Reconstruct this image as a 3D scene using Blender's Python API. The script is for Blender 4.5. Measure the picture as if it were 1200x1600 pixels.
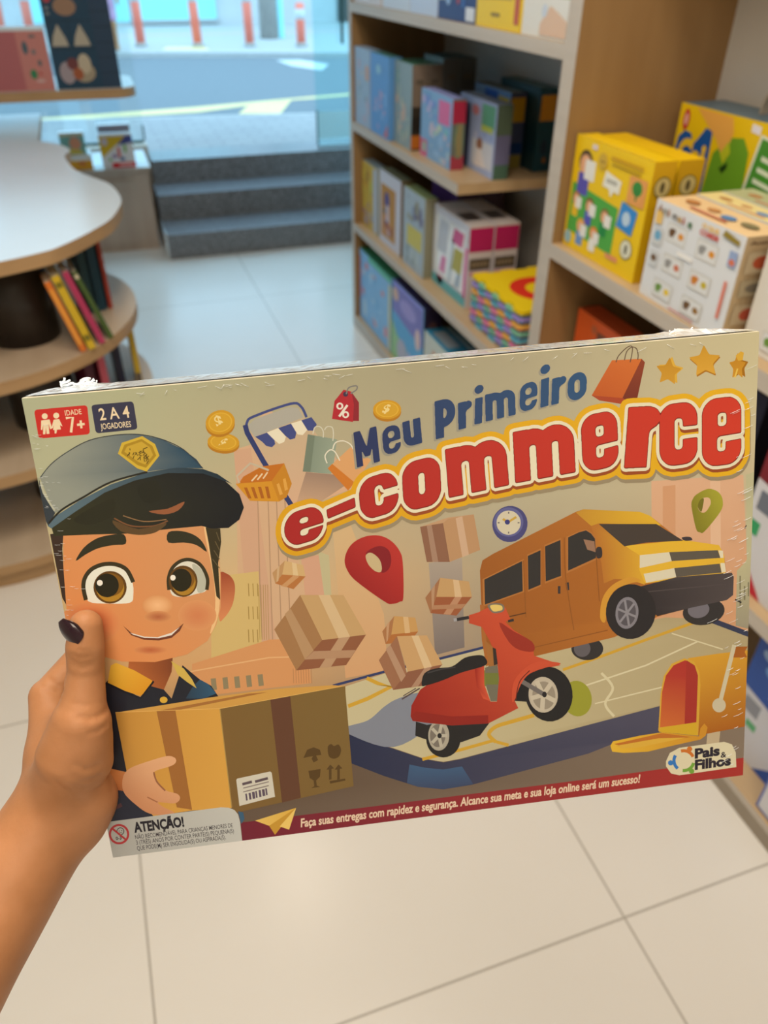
import bpy, bmesh, math, random
import numpy as np
from mathutils import Vector, Matrix, geometry
for _o in list(bpy.data.objects): bpy.data.objects.remove(_o)
scn = bpy.context.scene
COL = scn.collection
PI = math.pi
# ------------------------------------------------------------------ camera, sky, lights, exposure
cam_d = bpy.data.cameras.new('camera'); cam = bpy.data.objects.new('camera', cam_d); COL.objects.link(cam)
CR, CU, CF = (0.9463344, -0.3231195, 0.0067113), (0.1850163, 0.5586584, 0.8084985), (0.2649910, 0.7638682, -0.5884600)
cam.matrix_world = Matrix(((CR[0], CU[0], -CF[0], 0), (CR[1], CU[1], -CF[1], 0), (CR[2], CU[2], -CF[2], 1.5), (0, 0, 0, 1)))
cam_d.sensor_fit = 'VERTICAL'; cam_d.sensor_height = 36.0; cam_d.lens = 36.0*1213.8/1600
cam_d.clip_start = .02; cam_d.clip_end = 200
cam_d.dof.use_dof = True; cam_d.dof.focus_distance = .425; cam_d.dof.aperture_fstop = 8.2
scn.camera = cam
world = bpy.data.worlds.new('sky'); scn.world = world; world.use_nodes = True
_bg = world.node_tree.nodes['Background']; _bg.inputs[0].default_value = (.46, .76, 1.0, 1); _bg.inputs[1].default_value = 3.1
scn.view_settings.view_transform = 'Standard'; scn.view_settings.look = 'None'
scn.view_settings.exposure = 0.0; scn.view_settings.gamma = 1.0
try: scn.view_settings.use_curve_mapping = False
except Exception: pass
def area(name, loc, rot, sx, sy, power, col):
    d = bpy.data.lights.new(name, 'AREA'); d.shape = 'RECTANGLE'; d.size = sx; d.size_y = sy; d.energy = power; d.color = col
    o = bpy.data.objects.new(name, d); COL.objects.link(o); o.location = loc; o.rotation_euler = rot; return o
WARM = (1.0, .86, .69)
area('ceiling_lamp_behind', (-.3, -1.3, 2.86), (0, 0, 0), 1.6, .9, 33, WARM)
area('ceiling_lamp_over', (-.2, .55, 2.86), (0, 0, 0), .6, 1.4, 28, WARM)
area('shelf_spot', (.35, .95, 2.86), (0, math.radians(-24), 0), .22, .7, 20, WARM)
area('shelf_spot_far', (.35, 2.5, 2.86), (0, math.radians(-24), 0), .2, .6, 7, (1.0, .86, .7))

# ------------------------------------------------------------------ materials
def s2l(c): return tuple((v/255/12.92 if v/255 <= .04045 else ((v/255+.055)/1.055)**2.4) for v in c)
def mat(name, col=(.8, .8, .8), rough=.5, metal=0, spec=.5, coat=0, trans=0, ior=1.45, attr=None, alpha=1):
    m = bpy.data.materials.new(name); m.use_nodes = True; b = m.node_tree.nodes['Principled BSDF']
    b.inputs['Base Color'].default_value = (*col, 1); b.inputs['Roughness'].default_value = rough; b.inputs['Metallic'].default_value = metal
    b.inputs['Specular IOR Level'].default_value = spec; b.inputs['Coat Weight'].default_value = coat; b.inputs['Coat Roughness'].default_value = .12
    b.inputs['Transmission Weight'].default_value = trans; b.inputs['IOR'].default_value = ior; b.inputs['Alpha'].default_value = alpha
    if attr:
        a = m.node_tree.nodes.new('ShaderNodeAttribute'); a.attribute_name = attr; m.node_tree.links.new(a.outputs['Color'], b.inputs['Base Color'])
    return m
def nodes(m): return m.node_tree.nodes, m.node_tree.links, m.node_tree.nodes['Principled BSDF']
def ramp_noise(m, c1, c2, scale, stretch=(1, 1, 1), detail=4, lo=.3, hi=.7, bump=0, vor=False, dist=0):
    n, l, b = nodes(m)
    tc = n.new('ShaderNodeTexCoord'); mp = n.new('ShaderNodeMapping'); mp.inputs['Scale'].default_value = stretch
    l.new(tc.outputs['Object'], mp.inputs['Vector'])
    nz = n.new('ShaderNodeTexVoronoi' if vor else 'ShaderNodeTexNoise'); nz.inputs['Scale'].default_value = scale
    if not vor: nz.inputs['Detail'].default_value = detail; nz.inputs['Distortion'].default_value = dist
    l.new(mp.outputs['Vector'], nz.inputs['Vector'])
    r = n.new('ShaderNodeValToRGB'); r.color_ramp.elements[0].position = lo; r.color_ramp.elements[1].position = hi
    r.color_ramp.elements[0].color = (*c1, 1); r.color_ramp.elements[1].color = (*c2, 1)
    l.new(nz.outputs['Color'] if vor else nz.outputs['Fac'], r.inputs['Fac']); l.new(r.outputs['Color'], b.inputs['Base Color'])
    if bump:
        bp = n.new('ShaderNodeBump'); bp.inputs['Strength'].default_value = bump; bp.inputs['Distance'].default_value = .002
        l.new(nz.outputs[0], bp.inputs['Height']); l.new(bp.outputs['Normal'], b.inputs['Normal'])
    return m
M = {}
M['print'] = mat('printed_card', rough=.38, spec=.4, attr='Col')
M['cover'] = mat('glossy_cover_print', rough=.5, spec=.25, coat=.35, attr='Col')
M['foam'] = mat('foam_rubber', rough=.8, spec=.2, attr='Col')
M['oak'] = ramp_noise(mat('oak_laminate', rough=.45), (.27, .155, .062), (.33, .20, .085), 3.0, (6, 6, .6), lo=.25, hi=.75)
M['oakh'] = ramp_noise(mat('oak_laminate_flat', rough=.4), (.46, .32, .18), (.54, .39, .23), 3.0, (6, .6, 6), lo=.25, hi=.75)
M['edge'] = ramp_noise(mat('pale_edge_band', rough=.5), (.50, .445, .385), (.56, .50, .435), 4.0, (8, .5, 8), lo=.3, hi=.7)
M['tableedge'] = ramp_noise(mat('table_edge_band', rough=.5), (.40, .25, .12), (.48, .31, .16), 5.0, (1, 1, 8), lo=.3, hi=.7)
M['tiertop'] = ramp_noise(mat('tier_laminate', rough=.3), (.47, .37, .27), (.55, .45, .34), 2.0, (8, .8, 1), lo=.3, hi=.7)
M['tabletop'] = ramp_noise(mat('white_table_laminate', rough=.26), (.66, .71, .76), (.70, .75, .80), 3, lo=.3, hi=.7)
M['dark'] = ramp_noise(mat('dark_brown_laminate', rough=.35), (.018, .014, .012), (.03, .024, .02), 4, (6, 6, .5))
M['cab'] = ramp_noise(mat('greige_cabinet', rough=.45), (.40, .33, .28), (.46, .39, .33), 3, (6, 6, .6))
M['cabtop'] = ramp_noise(mat('white_cabinet_top', rough=.25), (.72, .72, .72), (.76, .76, .76), 3)
M['wall'] = ramp_noise(mat('painted_wall', rough=.85, spec=.2), (.60, .55, .47), (.63, .58, .5), 5)
M['back'] = ramp_noise(mat('grey_back_panel', rough=.6), (.56, .55, .53), (.60, .59, .57), 4)
M['ceil'] = ramp_noise(mat('white_ceiling_paint', rough=.9, spec=.1), (.72, .69, .64), (.75, .72, .67), 6)
M['plinth'] = ramp_noise(mat('taupe_plinth', rough=.5), (.30, .25, .19), (.34, .285, .22), 4, (1, 6, 1))
M['asphalt'] = ramp_noise(mat('asphalt', rough=.85, spec=.2), (.17, .20, .22), (.20, .23, .25), 60, detail=6, bump=.3)
M['yellow'] = ramp_noise(mat('yellow_road_paint', rough=.7), (.74, .58, .26), (.80, .64, .32), 30)
M['white'] = ramp_noise(mat('white_road_paint', rough=.7), (.55, .58, .58), (.62, .66, .66), 30)
M['kerb'] = ramp_noise(mat('kerb_concrete', rough=.9), (.42, .43, .42), (.48, .49, .48), 20)
M['facade'] = ramp_noise(mat('facade_plaster', rough=.8), (.50, .52, .52), (.56, .58, .58), 3)
M['pink'] = ramp_noise(mat('pink_facade_stripe', rough=.7), (.62, .40, .38), (.68, .46, .43), 3)
M['door'] = ramp_noise(mat('rose_door_paint', rough=.5), (.62, .45, .45), (.68, .50, .50), 3)
M['orange'] = ramp_noise(mat('orange_plastic', rough=.5), (.86, .20, .13), (.92, .25, .17), 5)
M['concrete'] = ramp_noise(mat('pole_concrete', rough=.9), (.34, .33, .31), (.42, .41, .38), 12)
M['steel'] = ramp_noise(mat('brushed_steel', rough=.3, metal=1), (.55, .57, .58), (.62, .64, .65), 30, (1, 1, 20))
M['darksteel'] = ramp_noise(mat('dark_green_glass_edge', rough=.3), (.01, .05, .04), (.02, .07, .055), 10)
M['winblue'] = mat('shop_window_blue', (.32, .78, .82), .1)
M['film'] = mat('pale_sheen_film', (.88, .94, 1.0), .10, spec=.8, coat=.6)  # opaque film; the sky's pale blue sheen is put into its colour
# granite
m = M['granite'] = mat('grey_granite', rough=.3)
ramp_noise(m, (.06, .07, .08), (.27, .29, .32), 120, detail=3, lo=.3, hi=.7)
# pavement
m = M['pave'] = mat('pavement_slabs', rough=.85)
n, l, b = nodes(m); br = n.new('ShaderNodeTexBrick'); tc = n.new('ShaderNodeTexCoord'); l.new(tc.outputs['Object'], br.inputs['Vector'])
br.inputs['Scale'].default_value = 2.4; br.inputs['Color1'].default_value = (.33, .34, .35, 1); br.inputs['Color2'].default_value = (.37, .38, .385, 1); br.inputs['Mortar'].default_value = (.24, .25, .26, 1); br.inputs['Mortar Size'].default_value = .012
l.new(br.outputs['Color'], b.inputs['Base Color'])
# floor tiles: joints at X=-0.18+0.867k, Y=0.555+0.862k
m = M['floor'] = mat('porcelain_tiles', rough=.24, spec=.5)
n, l, b = nodes(m); tc = n.new('ShaderNodeTexCoord'); sp = n.new('ShaderNodeSeparateXYZ'); l.new(tc.outputs['Object'], sp.inputs[0])
def mth(op, a, v=None, c=None):
    k = n.new('ShaderNodeMath'); k.operation = op
    for i, q in enumerate((a, v, c)):
        if q is None: continue
        if isinstance(q, (int, float)): k.inputs[i].default_value = q
        else: l.new(q, k.inputs[i])
    return k.outputs[0]
def joint(o, off, per):
    f = mth('FRACT', mth('DIVIDE', mth('SUBTRACT', o, off), per)); d = mth('MINIMUM', f, mth('SUBTRACT', 1.0, f)); return mth('MULTIPLY', d, per)
dx_ = joint(sp.outputs[0], -.181-.867*20, .867); dy_ = joint(sp.outputs[1], .5535-.859*20, .859)
g = mth('LESS_THAN', mth('MINIMUM', dx_, dy_), .0021)
nz = n.new('ShaderNodeTexNoise'); nz.inputs['Scale'].default_value = 2.5; nz.inputs['Detail'].default_value = 5; l.new(tc.outputs['Object'], nz.inputs['Vector'])
rp = n.new('ShaderNodeValToRGB'); rp.color_ramp.elements[0].color = (.70, .68, .64, 1); rp.color_ramp.elements[1].color = (.76, .74, .71, 1); l.new(nz.outputs['Fac'], rp.inputs['Fac'])
mx = n.new('ShaderNodeMix'); mx.data_type = 'RGBA'; l.new(g, mx.inputs['Factor']); l.new(rp.outputs['Color'], mx.inputs[6]); mx.inputs[7].default_value = (.40, .375, .34, 1)
l.new(mx.outputs[2], b.inputs['Base Color'])
# glass pane: lightly tinted, lets light straight through
def glass(name, tint, gl=.06):
    m = bpy.data.materials.new(name); m.use_nodes = True; nt = m.node_tree; nt.nodes.remove(nt.nodes['Principled BSDF'])
    t = nt.nodes.new('ShaderNodeBsdfTransparent'); t.inputs[0].default_value = (*tint, 1); q = nt.nodes.new('ShaderNodeBsdfGlossy'); q.inputs['Roughness'].default_value = .02
    x = nt.nodes.new('ShaderNodeMixShader'); x.inputs[0].default_value = gl; nt.links.new(t.outputs[0], x.inputs[1]); nt.links.new(q.outputs[0], x.inputs[2]); nt.links.new(x.outputs[0], nt.nodes['Material Output'].inputs[0]); return m
M['glass'] = glass('window_glass', (.93, .98, .985)); M['doorglass'] = glass('door_glass', (.80, .96, .98), .08)
M['wrap'] = glass('shrink_film', (.97, .97, .97), .22)
# frosted strip on the door leaf
M['frost'] = mat('frosted_strip', (.55, .80, .84), .5, alpha=.55)
# skin
m = M['skin'] = mat('skin', rough=.52, spec=.35)
b = nodes(m)[2]; b.inputs['Subsurface Weight'].default_value = .12; b.inputs['Subsurface Radius'].default_value = (.010, .004, .002); b.inputs['Subsurface Scale'].default_value = .5
ramp_noise(m, (.40, .180, .076), (.48, .225, .105), 45, detail=5, lo=.3, hi=.7)
n, l, b = nodes(m); wv = n.new('ShaderNodeTexNoise'); wv.inputs['Scale'].default_value = 420; wv.inputs['Detail'].default_value = 3
tc = n.new('ShaderNodeTexCoord'); l.new(tc.outputs['Object'], wv.inputs['Vector']); bp = n.new('ShaderNodeBump'); bp.inputs['Strength'].default_value = .18; bp.inputs['Distance'].default_value = .0006
l.new(wv.outputs['Fac'], bp.inputs['Height']); l.new(bp.outputs['Normal'], b.inputs['Normal'])
M['nail'] = mat('plum_nail_polish', (.022, .007, .014), .12, spec=.6, coat=.5)
M['cloth1'] = ramp_noise(mat('violet_cloth', rough=.8), (.16, .14, .42), (.24, .22, .52), 8)
M['cloth2'] = ramp_noise(mat('pink_cloth', rough=.8), (.55, .30, .50), (.62, .38, .56), 8)
M['hair'] = ramp_noise(mat('dark_hair', rough=.6), (.02, .014, .01), (.04, .03, .02), 30, (1, 1, 8))

# ------------------------------------------------------------------ builders
def tag(o, label=None, cat=None, group=None, kind=None):
    if label: o['label'] = label
    if cat: o['category'] = cat
    if group: o['group'] = group
    if kind: o['kind'] = kind
    return o
def empty(name, loc=(0, 0, 0), rz=0, **k):
    o = bpy.data.objects.new(name, None); COL.objects.link(o); o.location = loc; o.rotation_euler = (0, 0, rz); o.empty_display_size = .05
    return tag(o, **k)
class MB:
    def __init__(s): s.v = []; s.f = []; s.c = []; s.m = []; s.sm = []
    def face(s, idx, c=(200, 200, 200), m=0, sm=False): s.f.append(tuple(idx)); s.c.append(c); s.m.append(m); s.sm.append(sm)
    def add(s, pts): n = len(s.v); s.v += [tuple(map(float, p)) for p in pts]; return list(range(n, n+len(pts)))
    def poly(s, pts, c=(200, 200, 200), m=0): s.face(s.add(pts), c, m)
    def box(s, x0, x1, y0, y1, z0, z1, c=(200, 200, 200), m=0, cs=None, ms=None):
        i = s.add([(x0, y0, z0), (x1, y0, z0), (x1, y1, z0), (x0, y1, z0), (x0, y0, z1), (x1, y0, z1), (x1, y1, z1), (x0, y1, z1)])
        for k, q in enumerate(((0, 3, 2, 1), (4, 5, 6, 7), (0, 1, 5, 4), (2, 3, 7, 6), (3, 0, 4, 7), (1, 2, 6, 5))):   # bottom top -y +y -x +x
            s.face([i[j] for j in q], cs[k] if cs else c, ms[k] if ms else m)
        return s
    def prism(s, pts, z0, z1, c=(200, 200, 200), m=0, mt=None, ct=None, sm=False):
        n = len(pts); a = s.add([(p[0], p[1], z0) for p in pts]); b = s.add([(p[0], p[1], z1) for p in pts])
        ar = sum(pts[i-1][0]*pts[i][1]-pts[i][0]*pts[i-1][1] for i in range(n))
        if ar < 0: a.reverse(); b.reverse()
        s.face(b, ct or c, m if mt is None else mt); s.face(a[::-1], c, m)
        a2 = s.add([s.v[i] for i in a]); b2 = s.add([s.v[i] for i in b])
        for i in range(n): s.face((a2[i-1], a2[i], b2[i], b2[i-1]), c, m, sm)
        return s
    def lathe(s, prof, cx=0, cy=0, n=24, c=(200, 200, 200), m=0):
        rings = [s.add([(cx+r*math.cos(2*PI*k/n), cy+r*math.sin(2*PI*k/n), z) for k in range(n)]) for r, z in prof]
        for a, b in zip(rings[:-1], rings[1:]):
            for k in range(n): s.face((a[k], a[(k+1) % n], b[(k+1) % n], b[k]), c, m, True)
        s.face(rings[0][::-1], c, m); s.face(rings[-1], c, m); return s
    def tube(s, path, r, n=8, c=(200, 200, 200), m=0):
        P = [Vector(p) for p in path]; rings = []
        for i, p in enumerate(P):
            d = (P[min(i+1, len(P)-1)]-P[max(i-1, 0)]).normalized(); a = d.orthogonal().normalized() if i == 0 else (a_-d*a_.dot(d)).normalized()
            a_ = a; b = d.cross(a); rings.append(s.add([p+(a*math.cos(2*PI*k/n)+b*math.sin(2*PI*k/n))*r for k in range(n)]))
        for a, b in zip(rings[:-1], rings[1:]):
            for k in range(n): s.face((a[k], a[(k+1) % n], b[(k+1) % n], b[k]), c, m, True)
        s.face(rings[0][::-1], c, m); s.face(rings[-1], c, m); return s
    def build(s, name, mats, parent=None, bevel=0, alb=1.0):
        me = bpy.data.meshes.new(name); me.from_pydata(s.v, [], s.f)
        at = me.color_attributes.new('Col', 'FLOAT_COLOR', 'CORNER'); buf = []
        for f, c in zip(s.f, s.c):
            if isinstance(c[0], (tuple, list)):
                for q in c: buf += [*(x*alb for x in s2l(q)), 1]
            else:
                q = [*(x*alb for x in s2l(c)), 1]; buf += q*len(f)
        at.data.foreach_set('color', buf)
        for mm in (mats if isinstance(mats, (list, tuple)) else [mats]): me.materials.append(M[mm])
        me.polygons.foreach_set('material_index', s.m); me.polygons.foreach_set('use_smooth', s.sm); me.update()
        o = bpy.data.objects.new(name, me); COL.objects.link(o)
        if parent: o.parent = parent
        if bevel:
            bv = o.modifiers.new('bevel', 'BEVEL'); bv.width = bevel; bv.segments = 2; bv.limit_method = 'ANGLE'; bv.angle_limit = math.radians(50)
        return o
def text_tris(txt, shear=0, off=0):
    cu = bpy.data.curves.new('t', 'FONT'); cu.body = txt; cu.shear = shear; cu.offset = off; cu.resolution_u = 3; cu.size = 1
    o = bpy.data.objects.new('t', cu); COL.objects.link(o); dg = bpy.context.evaluated_depsgraph_get()
    me = bpy.data.meshes.new_from_object(o.evaluated_get(dg)); vs = [tuple(v.co) for v in me.vertices]; fs = [tuple(p.vertices) for p in me.polygons]
    bpy.data.objects.remove(o); bpy.data.curves.remove(cu); bpy.data.meshes.remove(me); return vs, fs
CAPH = None
def text_into(mb, txt, fn, w, h, c, shear=0, off=0, m=0):
    """lay text so that its width is w and its capital height h; fn maps (x along, y up) to a point"""
    global CAPH
    if CAPH is None: v, _ = text_tris('H'); CAPH = max(p[1] for p in v)
    vs, fs = text_tris(txt, shear, off)
    if not vs: return
    x0 = min(p[0] for p in vs); x1 = max(p[0] for p in vs); sx = w/(x1-x0); sy = h/CAPH
    i = mb.add([fn((p[0]-x0)*sx, p[1]*sy) for p in vs])
    for f in fs: mb.face([i[k] for k in f], c, m)

# ------------------------------------------------------------------ room shell
def struct(mb, name, mats, **k):
    o = mb.build(name, mats, **k); o['kind'] = 'structure'; return o
struct(MB().box(-3.2, 1.52, -2.6, 5.75, -.12, 0), 'floor', 'floor')
struct(MB().box(-3.3, 1.65, -2.7, 5.75, 2.9, 3.0), 'ceiling', 'ceil')
struct(MB().box(1.52, 1.65, -2.7, 4.6, 0, 2.9), 'wall_right', 'wall')
struct(MB().box(-3.32, -3.2, -2.7, 5.75, 0, 2.9), 'wall_left', 'wall')
struct(MB().box(-3.2, 1.52, -2.72, -2.6, 0, 2.9), 'wall_back', 'wall')
struct(MB().box(-3.2, .313, 5.50, 5.655, 0, .477), 'wall_front', 'wall')
struct(MB().box(-3.2, 3.2, 5.56, 5.68, 2.72, 2.9), 'trim_1', 'wall')
struct(MB().box(1.52, 3.2, 4.6, 4.72, 0, 2.9), 'wall_side', 'wall')
# front glazing over the low wall
w = MB().box(-3.2, .31, 5.60, 5.612, .492, 2.72); o = struct(w, 'window_1', 'glass')
e = MB().box(-3.2, .30, 5.596, 5.616, .477, .492).build('window_sill_rail', 'darksteel', o)
e = MB().box(.302, .312, 5.596, 5.616, .492, .58).build('window_edge', 'darksteel', o)
# entrance steps
st = MB()
st.box(.300, 2.6, 4.735, 5.055, 0, .1385); st.box(.300, 2.6, 5.055, 5.354, 0, .281); st.box(.315, 3.2, 5.354, 5.66, 0, .415)
struct(st, 'entrance_steps', 'granite')
struct(MB().box(.288, .2985, 4.74, 5.04, 0, .150), 'trim_2', 'steel')
# ------------------------------------------------------------------ street
sw = MB(); sw.prism([(-6, 5.66), (3.2, 5.66), (6, 5.66), (6, 6.12), (1.70, 6.70), (.186, 6.913), (-6, 7.76)], .15, .415)
struct(sw, 'sidewalk', 'pave')
kb = MB(); kb.prism([(-6, 7.765), (.186, 6.918), (1.70, 6.705), (6, 6.125), (6, 6.225), (1.7, 6.805), (.186, 7.018), (-6, 7.865)], .15, .408); struct(kb, 'sidewalk_kerb', 'kerb')
struct(MB().box(-14, 16, 5.9, 20, .05, .29), 'road', 'asphalt')
def paint(name, polys, mm):
    mb = MB()
    for p in polys: mb.prism(p, .290, .2925)
    struct(mb, name, mm)
paint('road_marking_yellow', [[(-3, 7.55), (.19, 8.0), (.912, 8.116), (2.147, 8.427), (4.5, 8.99), (4.5, 8.83), (2.106, 8.30), (1.782, 8.255), (.93, 7.84), (.51, 7.815), (.186, 7.812), (-3, 7.40)], [(1.261, 7.661), (1.614, 7.557), (1.879, 8.257), (1.433, 8.10)]], 'yellow')
paint('road_marking_white', [[(2.45, 11.5), (2.75, 11.45), (2.99, 10.9), (2.75, 10.35), (2.5, 10.9)]], 'white')
fs_ = MB(); fs_.prism([(-14, 16.15), (.76, 12.25), (2.42, 11.81), (16, 8.21), (16, 20), (-14, 20)], .285, .35); struct(fs_, 'far_sidewalk', 'kerb')
paint2 = MB(); paint2.prism([(1.10, 12.45), (1.72, 12.30), (1.70, 12.75), (1.20, 12.85)], .35, .3525); struct(paint2, 'kerb_marking_yellow', 'yellow')
struct(MB().box(-14, 16, 14.62, 14.75, .3505, .352), 'pavement_stripe', 'pink')
# far building: wall with shop window, door
fb = empty('shop_building', (2.0, 16.54, .35), label='pale plastered shop front across the street with a bright cyan window', cat='building')
MB().box(-14, .06, .0, .6, 0, 3.3).build('wall', 'facade', fb); MB().box(.06, 14, .02, .6, 0, 3.3).build('wall_panel', 'facade', fb)
wn = MB().box(-.98, .48, -.05, 0, .09, 2.4).build('shop_window', 'winblue', fb); MB().box(-1.02, .52, -.07, -.0, .03, .09).build('window_sill', 'steel', wn)
MB().box(-2.6, -1.02, -.02, 0, .06, 2.6).build('shutter_panel', 'winblue', fb)
MB().box(2.75, 3.35, -.05, .02, 0, 2.2).build('entry_door', 'dark', fb); MB().box(3.75, 4.55, -.05, .02, 0, 2.2).build('rose_door', 'door', fb); MB().box(4.6, 4.9, -.05, .02, 0, 2.2).build('side_door', 'winblue', fb)
def bollard(x, y, h, tilt, label):
    r = empty('traffic_bollard', (x, y, .35), label=label, cat='bollard', group='orange bollards along the far kerb')
    body = MB().lathe([(.062, .05), (.060, h-.02), (.045, h)], n=16).build('post', 'orange', r); MB().lathe([(.085, 0), (.08, .035), (.066, .05)], n=16).build('foot', 'concrete', r)
    MB().lathe([(.0635, h-.19), (.0625, h-.07)], n=16).build('reflective_band', 'white', body); r.rotation_euler = (0, tilt, 0)
for x, y, tl, lb in ((-.93, 13.46, .05, 'orange bollard at far left edge of view, above the pink game box'), (-.55, 13.36, .02, 'orange bollard right behind the top edge of the pink game box'), (.869, 12.974, 0, 'orange bollard nearest the walking person across the street'),
                     (1.627, 12.777, -.03, 'orange bollard in front of the cyan shop window, third from the right'), (2.323, 12.596, -.01, 'orange bollard beside the grey utility pole'), (3.017, 12.416, 0, 'rightmost orange bollard with its pale top showing beside the glass door')):
    bollard(x, y, .52 if x > 3 else .72, tl, lb)
p = empty('utility_pole', (2.84, 13.73, .35), label='grey concrete utility pole on the far sidewalk behind the bollards', cat='pole')
MB().lathe([(.14, 0), (.12, 4)], n=18).build('shaft', 'concrete', p); MB().box(.15, .23, -.03, .03, 0, 3.6).build('conduit', 'winblue', p)

# ------------------------------------------------------------------ organic bodies: smooth union of tapered capsules -> surface nets
def sdf_mesh(name, prims, k, h, m, parent=None, smooth_it=2, creases=()):
    A = np.array([p[0] for p in prims]); B = np.array([p[1] for p in prims]); ra = np.array([p[2] for p in prims]); rb = np.array([p[3] for p in prims])
    lo = np.minimum((A-ra[:, None]).min(0), (B-rb[:, None]).min(0))-3*h; hi = np.maximum((A+ra[:, None]).max(0), (B+rb[:, None]).max(0))+3*h
    nn = np.ceil((hi-lo)/h).astype(int)+1
    X, Y, Z = np.meshgrid(*[lo[i]+h*np.arange(nn[i]) for i in range(3)], indexing='ij'); Pn = np.stack([X, Y, Z], -1).astype(np.float32)
    acc = np.zeros(X.shape, np.float64); G = [p[4] if len(p) > 4 else i for i, p in enumerate(prims)]; grp = {}
    for a, b, r0, r1, gi in zip(A, B, ra, rb, G):
        d = b-a; t = np.clip(((Pn-a)@d)/max(d@d, 1e-12), 0, 1); dist = np.linalg.norm(Pn-a-t[..., None]*d, axis=-1)-(r0+(r1-r0)*t)
        grp[gi] = np.minimum(grp[gi], dist) if gi in grp else dist
    for dist in grp.values(): acc += np.exp(-np.minimum(dist, .2 if h < .01 else 2.)/k)
    Fv = -k*np.log(np.maximum(acc, 1e-300))
    for p0, p1, dep, sg in creases:      # skin folds: narrow dents along short lines
        a, b = np.array(p0), np.array(p1); i0 = np.maximum(0, ((np.minimum(a, b)-4*sg-lo)/h).astype(int)); i1 = ((np.maximum(a, b)+4*sg-lo)/h).astype(int)+2
        sl = tuple(slice(u, v) for u, v in zip(i0, i1)); d = b-a; Q = Pn[sl]; t = np.clip(((Q-a)@d)/max(d@d, 1e-12), 0, 1); q2 = ((Q-a-t[..., None]*d)**2).sum(-1)
        Fv[sl] += dep*np.exp(-q2/(sg*sg))
    ins = Fv < 0
    nx, ny, nz_ = [s-1 for s in Fv.shape]
    cs = np.zeros((nx, ny, nz_), int)
    for a in (0, 1):
        for b in (0, 1):
            for c in (0, 1): cs += ins[a:a+nx, b:b+ny, c:c+nz_]
    act = (cs > 0) & (cs < 8); S = np.zeros((nx, ny, nz_, 3)); N_ = np.zeros((nx, ny, nz_))
    for ax in range(3):
        o1, o2 = [q for q in range(3) if q != ax]
        for u in (0, 1):
            for v in (0, 1):
                st = [0, 0, 0]; st[o1] = u; st[o2] = v; en = list(st); en[ax] = 1
                f0 = Fv[st[0]:st[0]+nx, st[1]:st[1]+ny, st[2]:st[2]+nz_]; f1 = Fv[en[0]:en[0]+nx, en[1]:en[1]+ny, en[2]:en[2]+nz_]
                cr = (f0 < 0) != (f1 < 0); t = np.where(cr, f0/np.where(cr, f0-f1, 1), 0)
                for q in range(3): S[..., q] += np.where(cr, t if q == ax else st[q], 0)
                N_ += cr
    idx = -np.ones((nx, ny, nz_), int); ii = np.argwhere(act); idx[act] = np.arange(len(ii))
    V = lo+h*(ii+S[act]/N_[act][:, None]); Fc = []
    for ax in range(3):
        o1, o2 = (ax+1) % 3, (ax+2) % 3
        a_ = np.moveaxis(ins, ax, 0); e = np.argwhere(a_[:-1] != a_[1:])
        rem = [q for q in range(3) if q != ax]
        for q in e:
            c = [0, 0, 0]; c[ax] = q[0]; c[rem[0]] = q[1]; c[rem[1]] = q[2]
            if c[o1] == 0 or c[o2] == 0: continue
            ids = []
            for d1, d2 in ((-1, -1), (0, -1), (0, 0), (-1, 0)):
                k_ = list(c); k_[o1] += d1; k_[o2] += d2; ids.append(idx[tuple(k_)])
            if min(ids) < 0: continue
            Fc.append(ids if ins[tuple(c)] else ids[::-1])
    me = bpy.data.meshes.new(name); me.from_pydata(V.tolist(), [], [list(map(int, f)) for f in Fc]); me.materials.append(M[m])
    me.polygons.foreach_set('use_smooth', [True]*len(me.polygons)); o = bpy.data.objects.new(name, me); COL.objects.link(o)
    if parent: o.parent = parent
    if smooth_it:
        s = o.modifiers.new('smooth', 'SMOOTH'); s.factor = .5; s.iterations = smooth_it
    return o
# passer-by across the street, half hidden by the navy box
pp = empty('person', (.47, 12.55, .35), label='person in violet top and pink shorts walking across the street', cat='person')
sdf_mesh('body', [((-.08, -.05, .05), (-.08, 0, .46), .045, .055), ((-.08, 0, .46), (-.09, .02, .86), .055, .085), ((.10, .12, .05), (.09, .05, .46), .045, .055), ((.09, .05, .46), (.08, .02, .86), .055, .085), ((-.08, -.05, .035), (-.09, -.19, .03), .038, .03), ((.10, .12, .035), (.10, -.02, .03), .038, .03),
      ((0, .02, .88), (0, .02, 1.12), .13, .115), ((0, .02, 1.12), (0, .02, 1.34), .12, .13), ((0, .02, 1.36), (0, .02, 1.5), .06, .055), ((0, .0, 1.56), (0, -.01, 1.64), .085, .095), ((-.17, .02, 1.36), (-.23, .04, 1.08), .048, .04), ((-.23, .04, 1.08), (-.22, -.08, .86), .038, .03), ((.17, .02, 1.36), (.23, 0, 1.08), .048, .04), ((.23, 0, 1.08), (.24, -.12, .86), .038, .03), ((0, -.09, 1.6), (0, -.105, 1.585), .016, .014)], .02, .02, 'skin', pp)
sdf_mesh('shirt', [((0, .02, .95), (0, .02, 1.16), .15, .135), ((0, .02, 1.16), (0, .02, 1.34), .14, .145), ((-.15, .02, 1.36), (-.21, .03, 1.16), .065, .062), ((.15, .02, 1.36), (.21, .01, 1.16), .065, .062)], .02, .02, 'cloth1', pp)
sdf_mesh('shorts', [((0, .02, .88), (0, .02, .96), .155, .15), ((-.085, .015, .62), (-.07, .02, .9), .095, .105), ((.09, .04, .62), (.07, .02, .9), .095, .105)], .02, .02, 'cloth2', pp)
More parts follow.
